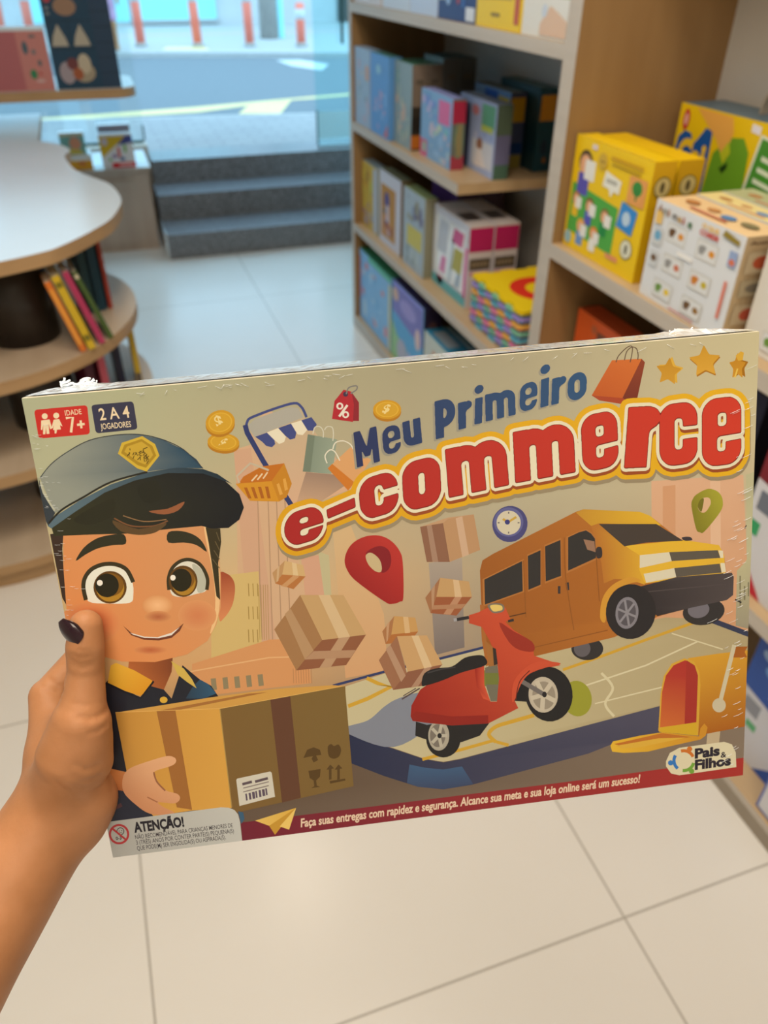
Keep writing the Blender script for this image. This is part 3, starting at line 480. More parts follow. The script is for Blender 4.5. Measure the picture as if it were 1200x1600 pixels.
ft('Cai', .05, .58, .25, .19, (236, 196, 40), .0012); fq([(.16, .44), (.30, .44), (.31, .54), (.17, .55)], (150, 40, 40), .0013); ft('Cai', .07, .20, .24, .18, (226, 186, 40), .0012)
mb.build('carton', 'print', tw)
hd = MB(); path = [(0, .055*math.cos(a)-.055, .316+.062*math.sin(a)) for a in [PI*i/14 for i in range(15)]]
for y_, s_ in ((-.012, 1), (.012, 1)):
    pass
ia = [hd.add([(x-.011, y, z), (x+.011, y, z), (x+.011, y+(.003 if y > -.055 else -.003), z+.003), (x-.011, y+(.003 if y > -.055 else -.003), z+.003)]) for x, y, z in path]
for a, b in zip(ia[:-1], ia[1:]):
    for k in range(4): hd.face((a[k], a[(k+1) % 4], b[(k+1) % 4], b[k]), (170, 160, 146), 0, False)
hd.face(ia[0], (170, 160, 146)); hd.face(ia[-1][::-1], (170, 160, 146))
hd.build('carry_handle', 'print', tw)
# shelves below, right edge of view
carton('toy_box', 'dark red and white toy box with barcode at right edge on the low shelf', 'box', 1.068, .925, .60, .463, .30, .08, (214, 214, 220), (120, 26, 36), (140, 30, 40), art=[('f', 'p', [(0, .78), (1, .66), (1, 1), (0, 1)], (120, 22, 38)), ('f', 'r', (.05, .58, .25, .72), (110, 116, 130)), ('f', 'r', (.03, .40, .12, .5), (50, 160, 100)), ('f', 'p', [(0, 0), (.3, 0), (.06, .25), (0, .3)], (196, 40, 60))], group='toy boxes on the low right shelves')
carton('toy_box', 'white-cornered toy box lying near the edge of the low shelf at right', 'box', 1.06, .585, .35, .463, .05, .16, (206, 210, 226), art=[('t', 'r', (.1, .1, .9, .9), (190, 200, 230))], group='toy boxes on the low right shelves')
carton('toy_box', 'blue and white toy box with white label standing at right edge on the bottom shelf', 'box', 1.102, .82, .50, .058, .315, .09, (40, 84, 170), (30, 60, 130), (50, 90, 170), art=[('f', 'p', [(0, 0), (.3, .0), (.6, .3), (.6, .50), (0, .56)], (206, 208, 218)), ('f', 'r', (.06, .38, .2, .5), (140, 144, 156)), ('f', 'r', (.02, .28, .1, .35), (60, 160, 100)), ('f', 'r', (.13, .27, .22, .33), (90, 170, 120)), ('f', 'p', [(.22, .62), (.4, .6), (.42, .72), (.24, .74)], (206, 216, 236)), ('f', 'e', (.2, .8, .08, .05), (110, 160, 220)), ('f', 'e', (.34, .86, .08, .05), (120, 170, 226)), ('f', 'e', (.12, .9, .06, .04), (150, 180, 220))], group='toy boxes on the low right shelves')
o = carton('toy_box', 'white toy box with blue rim leaning at bottom right corner of the shelves', 'box', 1.048, .645, .40, .061, .26, .05, (212, 214, 222), (170, 180, 206), art=[('f', 'r', (.0, .0, .02, 1), (90, 110, 180)), ('f', 'r', (0, 0, 1, .015), (90, 110, 180)), ('f', 'r', (.1, .4, .5, .7), (150, 160, 190))], group='toy boxes on the low right shelves')
carton('toy_box', 'orange toy box leaning in the shadow under the near shelf', 'box', 1.13, 1.70, 1.50, .463, .27, .06, (226, 96, 40), (196, 80, 36), (206, 90, 50), art=[('f', 'r', (.5, .5, .9, .9), (120, 70, 50))]+blobs('f', (.05, .1, .95, .95), [(196, 70, 40), (120, 130, 150), (190, 100, 60)], 8), group='toy boxes on the low right shelves')
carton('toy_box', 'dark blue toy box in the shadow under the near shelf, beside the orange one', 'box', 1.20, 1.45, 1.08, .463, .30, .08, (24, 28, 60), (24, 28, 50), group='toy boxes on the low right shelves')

# ------------------------------------------------------------------ wavy tiered display table (left)
CX, CY = -.49, 2.50
def wavy(pts_right, n=10):
    P = [Vector((*p, 0)) for p in pts_right]; out = []
    m_ = len(P)
    for i in range(m_):
        a, b, c, d = P[i-1], P[i], P[(i+1) % m_], P[(i+2) % m_]
        for k in range(n):
            t = k/n; q = .5*((2*b)+(c-a)*t+(2*a-5*b+4*c-d)*t*t+(3*b-a-3*c+d)*t*t*t); out.append((q.x, q.y))
    return out
dt = empty('display_table', (CX, CY, 0), label='round tiered display table with wavy white top and oak edges at left', cat='table')
def topdisc(z0, z1, pts, name, mt): 
    mb = MB().prism([(x-CX, y-CY) for x, y in pts], z0, z1, m=0, mt=1, sm=True); return mb.build(name, ['tableedge', mt], dt)
TOP = [(-0.1964, 2.0977), (-0.1211, 2.1592), (-0.0384, 2.2790), (0.0082, 2.3734), (0.0419, 2.5250), (0.0415, 2.6413), (0.0198, 2.7734), (-0.0350, 2.8981), (-0.0793, 3.0071), (-0.1025, 3.1465), (-0.1102, 3.2465), (-0.0930, 3.3583), (-.16, 3.50), (-.32, 3.63), (-.58, 3.64), (-.88, 3.52), (-1.10, 3.3), (-1.25, 3.0), (-1.26, 2.65), (-1.12, 2.30), (-.90, 2.10), (-.66, 2.02), (-.42, 2.015)]
topdisc(.845, .88, wavy(TOP, 6), 'tabletop', 'tabletop')
circ = lambda r, n=72: [(CX+r*math.cos(2*PI*i/n), CY+r*math.sin(2*PI*i/n)) for i in range(n)]
topdisc(.565, .60, circ(.523), 'shelf', 'tiertop'); topdisc(.305, .34, circ(.53), 'shelf', 'tiertop'); topdisc(.055, .085, circ(.575), 'shelf', 'tiertop')
MB().prism([(x-CX, y-CY) for x, y in circ(.555)], 0, .055, sm=True).build('plinth', 'tableedge', dt)
for cx, cy in ((-.284, 2.292), (-.70, 2.30), (-.49, 2.78)):
    for z0, z1 in ((.085, .305), (.34, .565), (.60, .845)): MB().lathe([(.094, z0), (.094, z1)], cx-CX, cy-CY, 28).build('column', 'dark', dt)
# books on its tiers
def book(x, y, z, th, hgt, dep, cover, spine, label, group, yaw, lean=0, marks=()):
    r = empty('book', (x, y, z+.001), label=label, cat='book', group=group); r.rotation_euler = (0, lean, yaw)
    mb = MB(); t2 = th/2
    mb.box(-t2, -t2+.0015, 0, dep, 0, hgt, cover); mb.box(t2-.0015, t2, 0, dep, 0, hgt, cover); mb.box(-t2, t2, -.0015, 0, 0, hgt, spine)
    for a, b_, c in marks: mb.poly([(-t2*.8, -.0019, hgt*a), (t2*.8, -.0019, hgt*a), (t2*.8, -.0019, hgt*b_), (-t2*.8, -.0019, hgt*b_)], c)
    mb.build('cover', 'print', r); MB().box(-t2+.0015, t2-.0015, .0005, dep-.003, .003, hgt-.003, (214, 206, 186)).build('pages', 'print', r)
    return r
yw = math.radians(8)
GB = 'thin books leaning on the middle tier'
book(-.131, 2.125, .603, .016, .205, .085, (206, 110, 40), (214, 116, 40), 'thin orange book leaning on the middle tier, nearest the dark column', GB, yw, math.radians(-14), [(.1, .9, (224, 150, 60))])
book(-.108, 2.135, .603, .020, .215, .13, (196, 170, 30), (206, 176, 40), 'thin yellow book leaning beside the orange one', GB, yw, math.radians(-14), [(.12, .2, (120, 110, 30)), (.85, .92, (120, 110, 30))])
book(-.080, 2.165, .603, .016, .215, .12, (150, 40, 80), (176, 56, 100), 'thin pink book leaning between the yellow and green ones', GB, yw, math.radians(-15))
book(-.055, 2.195, .603, .013, .205, .12, (50, 80, 36), (70, 96, 44), 'thin green book leaning rightmost of the four on the middle tier', GB, yw, math.radians(-17), [(.9, .96, (200, 196, 170))])
book(-.045, 2.43, .60, .012, .235, .10, (30, 70, 86), (160, 60, 46), 'upright book with red spine on the middle tier edge', 'upright books at the tier edge', math.radians(20))
book(-.070, 2.421, .60, .026, .225, .10, (28, 66, 84), (30, 70, 90), 'upright teal book standing left of the red-spined one', 'upright books at the tier edge', math.radians(20))
book(-.098, 2.411, .60, .022, .215, .10, (36, 70, 80), (40, 78, 90), 'upright dark teal book standing innermost on the middle tier', 'upright books at the tier edge', math.radians(20))
GC_ = 'books on the lower tier of the round table'
book(-.10, 2.25, .34, .022, .205, .16, (130, 40, 60), (196, 90, 110), 'pink-spined book standing on the lower tier', GC_, math.radians(25))
book(-.137, 2.233, .34, .026, .20, .09, (90, 24, 50), (80, 30, 50), 'maroon book standing left of the pink-spined one on the lower tier', GC_, math.radians(25))
book(-.055, 2.36, .34, .022, .205, .14, (24, 26, 56), (26, 28, 60), 'navy book standing right of the pink-spined one on the lower tier', GC_, math.radians(5), 0, [(.05, .2, (206, 130, 40))])
book(-.003, 2.42, .34, .018, .215, .12, (40, 40, 60), (200, 170, 50), 'yellow-spined book at the outer edge of the lower tier', GC_, math.radians(2), 0, [(.02, .2, (90, 84, 84))])

# second display by the window (only its right tip is in view)
wd = empty('window_display', (-.5, 4.3, 0), label='window display stand with pale top and oak edge at top left', cat='display stand')
def rounded(x0, x1, y0, y1, r): return [(x0, y0), (x1-r, y0)]+[(x1-r+r*math.sin(t), y0+r-r*math.cos(t)) for t in [PI/2*i/8 for i in range(9)]]+[(x1-r+r*math.cos(t), y1-r+r*math.sin(t)) for t in [PI/2*i/8 for i in range(9)]]+[(x0, y1)]
for z0, z1, x1, y0, nm, mt in ((.962, 1.0, .215, 3.93, 'top', 'tabletop'), (.812, .85, -.216, 3.72, 'shelf', 'tabletop'), (.06, .1, -.5, 3.9, 'base', 'tiertop')):
    MB().prism([(x+.5, y-4.3) for x, y in rounded(-1.6, x1, y0, 4.40, .10 if nm == 'top' else .01)], z0, z1, m=0, mt=1).build(nm, ['tableedge', mt], wd)
for x in (-.75, -1.4):
    MB().lathe([(.06, 0), (.06, .962)], x+.5, -.1, 18).build('post', 'dark', wd)
pb = MB(); pb.box(-.35, .0, 0, .05, 0, .228, cs=[(150, 110, 110), (214, 222, 230), (196, 130, 126), (190, 130, 126), (190, 120, 120), (206, 226, 240)])
for q, c in (((-.35, -.112, .004, .212), (176, 104, 110)), ((-.35, .0, .214, .228), (214, 226, 236))): pb.poly([(q[0], -.0004, q[2]), (q[1], -.0004, q[2]), (q[1], -.0004, q[3]), (q[0], -.0004, q[3])], c)
for x, z, a, b_, c in ((-.085, .155, .011, .024, (70, 96, 110)), (-.05, .195, .014, .006, (110, 110, 116)), (-.055, .14, .009, .01, (120, 120, 126)), (-.04, .10, .008, .012, (96, 104, 110)), (-.072, .06, .014, .018, (50, 130, 90)), (-.045, .062, .005, .006, (180, 60, 60)), (-.05, .035, .018, .005, (206, 180, 180))):
    pb.poly([(x+a*math.cos(2*PI*i/14), -.0007, z+b_*math.sin(2*PI*i/14)) for i in range(14)], c)
o = pb.build('game_box', 'print'); o.location = (-.112, 3.955, 1.0008); tag(o, 'pink game box with small pictures on the window display stand', 'box')
nb = MB(); nb.box(0, .262, 0, .07, 0, .46, cs=[(20, 40, 60), (30, 50, 70), (28, 66, 92), (20, 50, 70), (30, 60, 80), (30, 60, 80)])
def nf(pts, c, e): nb.poly([(u*.262, -e, v*.46) for u, v in pts], c)
nf([(.70, 0), (1, 0), (1, 1), (.70, 1)], (40, 66, 92), .0004)
for v in (.12, .24, .36, .48, .60, .72, .84): nf([(.70, v), (1, v), (1, v+.008), (.70, v+.008)], (22, 48, 70), .0006)
for v in (.315, .53): nf([(0, v), (.7, v), (.7, v+.008), (0, v+.008)], (22, 50, 70), .0006)
nf([(.335, .32), (.345, .32), (.345, .53), (.335, .53)], (22, 50, 70), .0006)
for u in (.17, .50): nf([(u-.12, .34), (u+.13, .34), (u+.1, .40), (u+.01, .51), (u-.08, .42)], (176, 170, 156), .0008)
nbk = .0010
for u, v, a, b_, c in ((.2, .13, .12, .09, (160, 150, 160)), (.45, .13, .18, .08, (160, 150, 130)), (.48, .2, .1, .08, (190, 180, 160)), (.3, .2, .09, .05, (110, 60, 64)), (.36, .12, .08, .05, (160, 90, 60)), (.34, .64, .17, .07, (150, 120, 100)), (.1, .72, .06, .05, (190, 70, 80))):
    nbk += .0001; nf([(u+a*math.cos(2*PI*i/14), v+b_*math.sin(2*PI*i/14)) for i in range(14)], c, nbk)
for u, v in ((.05, .58), (.08, .58), (.05, .62), (.08, .62)): nf([(u, v), (u+.02, v), (u+.02, v+.02), (u, v+.02)], (150, 160, 170), .0010)
o = nb.build('game_box', 'print'); o.location = (-.103, 3.965, 1.0008); tag(o, 'tall navy game box with pale food pictures standing on the window display stand', 'box')

# ------------------------------------------------------------------ low cabinet beside the steps
cb = empty('low_cabinet', (-.3, 5.2, 0), label='low greige cabinet with white top beside the entrance steps', cat='cabinet')
def cp(mb, nm, mt, par=cb): 
    mb.v = [(x+.3, y-5.2, z) for x, y, z in mb.v]; return mb.build(nm, mt, par)
cp(MB().box(-.9, .262, 4.985, 5.45, 0, .445), 'body', 'cab'); cp(MB().box(-.9, .28, 4.965, 5.47, .445, .465, ms=[0, 1, 0, 0, 0, 0]), 'top', ['cab', 'cabtop'])
dr = cp(MB().box(-.36, .17, 4.974, 4.985, .04, .40), 'door', 'cab')
cp(MB().box(-.34, -.31, 4.964, 4.974, .2, .3), 'door_handle', 'steel', dr)
def toy(name, label, x0, x1, y0, d, h, faces, art):
    mb = MB().box(0, x1-x0, 0, d, 0, h, cs=faces)
    for i, (pts, c) in enumerate(art): mb.poly([(u*(x1-x0), -.0004-.0001*i, v*h) for u, v in pts], c)
    o = mb.build(name, 'print'); o.location = (x0, y0, .4658); tag(o, label, 'box', 'game boxes on the low cabinet')
R4 = lambda a, b, c, d: [(a, b), (c, b), (c, d), (a, d)]
W_ = (226, 232, 236)
toy('game_box', 'white, yellow and red game box standing in front on the low cabinet', .025, .205, 4.99, .05, .178, [W_, W_, (222, 222, 226), (80, 90, 120), W_, (80, 84, 110)], [([(0, .30), (0, .93), (.85, .93)], (214, 176, 40)), ([(.52, .66), (1, .72), (1, .93), (.80, .93)], (70, 80, 150)), (R4(.28, 0, 1, .16), (214, 50, 60)), (oval(.16, .78, .09, .11), (200, 190, 206)), (R4(.5, .3, .58, .6), (206, 70, 70)), (R4(.7, .45, .78, .68), (120, 180, 70)), (oval(.4, .35, .08, .06), (150, 120, 170)), (oval(.62, .26, .08, .06), (90, 120, 170)), (oval(.25, .25, .05, .05), (110, 170, 90)), (R4(.5, .05, .92, .12), (236, 180, 180))])
toy('game_box', 'white-topped game box standing behind the yellow and red one on the low cabinet', .03, .205, 5.06, .06, .212, [W_, (236, 240, 242), (150, 150, 170), (90, 100, 130), W_, (70, 76, 104)], [(R4(0, .86, 1, .9), (150, 150, 160))])
toy('game_box', 'orange and white game box lying lower left on the low cabinet', -.17, -.03, 4.99, .12, .08, [W_, W_, (220, 222, 222), W_, W_, W_], [(R4(0, 0, 1, .62), (222, 160, 40)), (oval(.6, .42, .16, .12), (206, 120, 70))])
mb = MB().box(0, .13, 0, .06, 0, .112, cs=[W_, W_, (120, 176, 170), W_, W_, (150, 190, 200)])
for i, (pts, c) in enumerate([(oval(.6, .5, .24, .3), (216, 150, 120)), ([(0, 0), (.9, 0), (.8, .2), (.2, .3)], (206, 190, 90)), (R4(0, .84, 1, 1), (206, 196, 170))]): mb.poly([(u*.13, -.0004-.0001*i, v*.112) for u, v in pts], c)
o = mb.build('game_box', 'print'); o.location = (-.18, 5.0, .5466); tag(o, 'small teal game box standing on the orange and white one', 'box', 'game boxes on the low cabinet')

# ------------------------------------------------------------------ glass door leaf by the shelving
gd = MB().box(1.40, 2.30, 5.44, 5.452, .43, 2.35); od = struct(gd, 'door_1', 'doorglass')
MB().box(1.40, 1.408, 5.438, 5.454, .43, .64).build('door_edge', 'darksteel', od)
MB().box(1.41, 2.30, 5.436, 5.439, .47, .63).build('door_frosted_strip', 'frost', od); MB().box(1.40, 2.30, 5.434, 5.456, .418, .43).build('door_shoe', 'steel', od)
h_ = MB(); h_.tube([(1.573, 5.40, 1.01), (1.573, 5.40, 1.75)], .009, 10); h_.tube([(1.573, 5.40, 1.13), (1.573, 5.44, 1.13)], .006, 8); h_.build('door_handle', 'darksteel', od)

# ------------------------------------------------------------------ the held board game
BO = Vector((-0.0577518, 0.3816545, 1.3189779))
B1, B2, B3 = Vector((0.97606227, -0.21164325, 0.05009567)), Vector((-0.03377574, -0.37504355, -0.92639167)), Vector((0.21485260, 0.90252394, -0.37321427))
BW, BH, BT = .38, .266045, .050
gb = empty('board_game_box', tuple(BO), label='shrink-wrapped children\'s board game held up in front, with delivery boy cover', cat='board game')
gb.matrix_world = Matrix(((B1.x, -B2.x, B3.x, BO.x), (B1.y, -B2.y, B3.y, BO.y), (B1.z, -B2.z, B3.z, BO.z), (0, 0, 0, 1)))   # local: x right, y up, z away from the viewer
PALE = (206, 200, 178)
MB().box(0, BW, -BH, 0, .0006, .030, PALE).build('lid', 'print', gb, bevel=.0008); MB().box(.0008, BW-.0008, -BH+.0008, -.0008, .030, BT, (196, 190, 170)).build('base', 'print', gb, bevel=.0008)
ART_INK=[[205,160,115],[202,152,112],[172,130,92],[188,170,120],[205,150,112],[206,166,112],[206,150,98],[168,146,120],[120,104,92],[205,168,98],[165,128,62],[208,140,82],[222,165,105],[140,120,82],[176,118,72],[215,162,118],[205,145,98],[220,172,128],[185,172,125],[185,170,122],[150,135,105],[120,108,75],[30,28,30],[60,40,30],[100,78,58],[130,108,84],[38,42,62],[78,72,82],[62,86,108],[58,66,86],[196,176,128],[172,148,102],[50,56,86],[52,54,70],[128,126,126],[202,150,45],[212,192,145],[210,190,142],[150,142,42],[125,120,48],[188,160,118],[210,160,118],[168,156,132],[62,68,108],[46,54,92],[150,118,92],[196,152,112],[62,68,110],[225,205,165],[122,128,102],[146,150,120],[112,118,92],[205,192,158],[212,150,90],[200,112,35],[222,205,170],[176,112,22],[200,140,28],[215,162,48],[204,148,36],[228,195,120],[188,102,25],[205,135,32],[192,122,28],[166,88,22],[215,150,60],[225,190,140],[190,168,132],[138,32,38],[172,34,40],[60,45,60],[120,112,100],[225,205,175],[184,135,82],[204,160,100],[178,108,52],[215,178,122],[196,140,85],[200,158,108],[160,112,66],[192,148,92],[140,84,52],[208,170,118],[178,134,88],[182,138,96],[176,130,90],[188,142,98],[138,92,64],[182,134,88],[162,122,92],[200,158,118],[158,104,64],[190,144,88],[152,84,48],[208,168,118],[182,128,88],[178,132,92],[172,120,80],[166,108,62],[194,142,78],[172,102,48],[208,164,108],[190,140,95],[152,100,66],[196,148,92],[138,86,58],[212,174,122],[176,132,96],[170,126,92],[150,30,28],[182,48,38],[130,26,30],[196,166,114],[128,116,30],[164,152,44],[215,165,118],[112,100,26],[72,68,104],[96,92,126],[205,186,148],[196,150,56],[60,58,104],[110,98,90],[50,44,40],[96,86,82],[112,102,100],[152,84,30],[180,106,38],[190,132,40],[218,164,40],[178,106,38],[212,154,42],[222,168,44],[68,56,46],[215,196,156],[92,80,64],[220,200,158],[48,40,38],[78,66,60],[176,108,48],[50,45,40],[150,108,78],[55,46,42],[60,50,50],[58,48,44],[140,80,30],[90,52,24],[138,78,28],[205,140,45],[42,37,35],[128,118,114],[86,78,76],[138,128,122],[166,96,40],[38,34,32],[36,33,30],[170,154,126],[120,106,88],[182,166,136],[40,36,34],[84,66,60],[150,34,24],[196,74,42],[140,34,24],[150,46,30],[205,80,48],[112,102,78],[112,112,48],[160,100,45],[52,42,34],[34,31,29],[62,56,52],[30,28,27],[188,168,136],[150,132,105],[196,176,142],[112,100,88],[198,76,44],[105,36,24],[48,42,40],[160,150,140],[120,104,84],[222,184,92],[208,146,40],[166,90,22],[208,152,46],[200,100,42],[172,48,36],[162,46,34],[206,156,34],[200,132,34],[186,104,34],[214,160,52],[164,88,26],[200,180,138],[196,176,136],[33,33,38],[40,56,66],[48,84,102],[180,96,44],[120,58,28],[230,168,48],[216,140,30],[24,24,28],[206,166,70],[214,160,50],[206,124,62],[168,92,46],[40,40,48],[120,80,70],[86,50,48],[160,72,40],[210,126,74],[222,134,70],[208,140,84],[232,180,116],[56,46,24],[104,84,50],[60,42,30],[206,92,50],[218,136,76],[206,120,70],[216,142,84],[48,44,26],[232,218,184],[58,48,26],[96,60,18],[176,124,34],[130,84,22],[36,31,14],[240,226,190],[222,206,172],[184,174,142],[172,120,34],[128,82,22],[240,178,116],[214,140,80],[176,92,52],[112,56,32],[228,210,182],[186,92,50],[216,136,76],[52,48,26],[20,22,24],[42,39,23],[36,34,22],[146,84,48],[120,74,40],[140,100,60],[92,66,36],[88,104,104],[30,44,50],[146,142,118],[40,68,80],[54,58,58],[186,176,140],[40,36,26],[50,54,54],[206,164,48],[168,126,28],[196,152,44],[84,62,14],[204,146,64],[164,104,46],[225,170,85],[196,134,52],[214,152,62],[158,98,42],[122,88,42],[122,92,44],[98,60,38],[168,130,66],[86,60,26],[205,190,160],[92,74,72],[130,112,98],[92,74,80],[200,130,82],[222,160,108],[150,90,56],[165,100,62],[112,30,42],[166,46,36],[58,88,104],[228,180,84],[214,160,58],[196,140,44],[232,186,90],[226,190,150],[170,160,140],[192,182,160],[36,30,34],[56,48,48],[172,50,48],[60,50,48],[216,196,150],[200,106,34],[50,110,162],[112,152,50],[40,32,40],[196,42,32],[54,51,64],[232,200,150],[204,144,44],[188,128,28],[170,108,22],[214,154,50],[198,138,34],[160,100,16],[202,138,38],[186,122,22],[212,156,46],[222,176,70],[168,66,34],[140,60,34],[112,44,28],[186,84,32],[204,104,42],[150,128,92],[214,150,20],[224,164,26],[150,70,30],[226,206,162],[120,30,20],[165,34,30],[204,56,34],[150,138,112],[38,46,78],[48,78,104],[98,72,52],[171,165,123],[171,163,119],[170,158,116],[166,152,112],[163,148,110],[166,150,113],[178,160,118],[190,170,124],[197,177,128],[176,167,123],[177,165,121],[179,162,118],[176,157,116],[171,153,114],[171,155,117],[181,163,122],[192,172,127],[199,179,131],[190,166,114],[191,165,116],[195,166,117],[189,162,117],[182,159,118],[178,161,123],[184,165,124],[192,169,126],[197,173,128],[202,160,101],[206,163,105],[211,166,110],[203,162,110],[189,155,110],[170,150,114],[174,150,114],[182,155,115],[192,163,119],[204,149,89],[205,151,92],[207,153,96],[195,150,100],[177,143,103],[155,135,106],[158,132,100],[167,136,100],[182,149,106],[138,106,72],[149,113,75],[160,120,79],[160,124,85],[153,123,90],[136,117,95],[139,113,87],[146,116,85],[162,131,95],[108,86,64],[108,87,64],[109,87,64],[115,92,68],[116,95,72],[119,96,72],[124,99,72],[134,108,79],[105,84,62],[106,84,62],[106,85,62],[107,85,63],[107,86,63],[108,86,63]]
ART_GRID=[[8,8,956,8,1904,8,2852,8,3800,8,4748,8,5696,8,6644,8,7592,8,8,766,956,766,1904,766,2852,766,3800,766,4748,766,5696,766,6644,766,7592,766,8,1524,956,1524,1904,1524,2852,1524,3800,1524,4748,1524,5696,1524,6644,1524,7592,1524,8,2282,956,2282,1904,2282,2852,2282,3800,2282,4748,2282,5696,2282,6644,2282,7592,2282,8,3039,956,3039,1904,3039,2852,3039,3800,3039,4748,3039,5696,3039,6644,3039,7592,3039,8,3797,956,3797,1904,3797,2852,3797,3800,3797,4748,3797,5696,3797,6644,3797,7592,3797,8,4555,956,4555,1904,4555,2852,4555,3800,4555,4748,4555,5696,4555,6644,4555,7592,4555,8,5313,956,5313,1904,5313,2852,5313,3800,5313,4748,5313,5696,5313,6644,5313,7592,5313],[330,331,332,333,334,335,336,337,338,339,340,341,342,343,344,345,346,347,348,349,350,351,352,353,354,355,356,357,358,359,360,361,362,363,364,365,366,367,368,369,370,371,372,373,374,375,376,377,378,379,380,381,382,383,384,385,386,386,387,388,389,390,391,392,393,394,395,396,397,384,386,386],[9,8]]
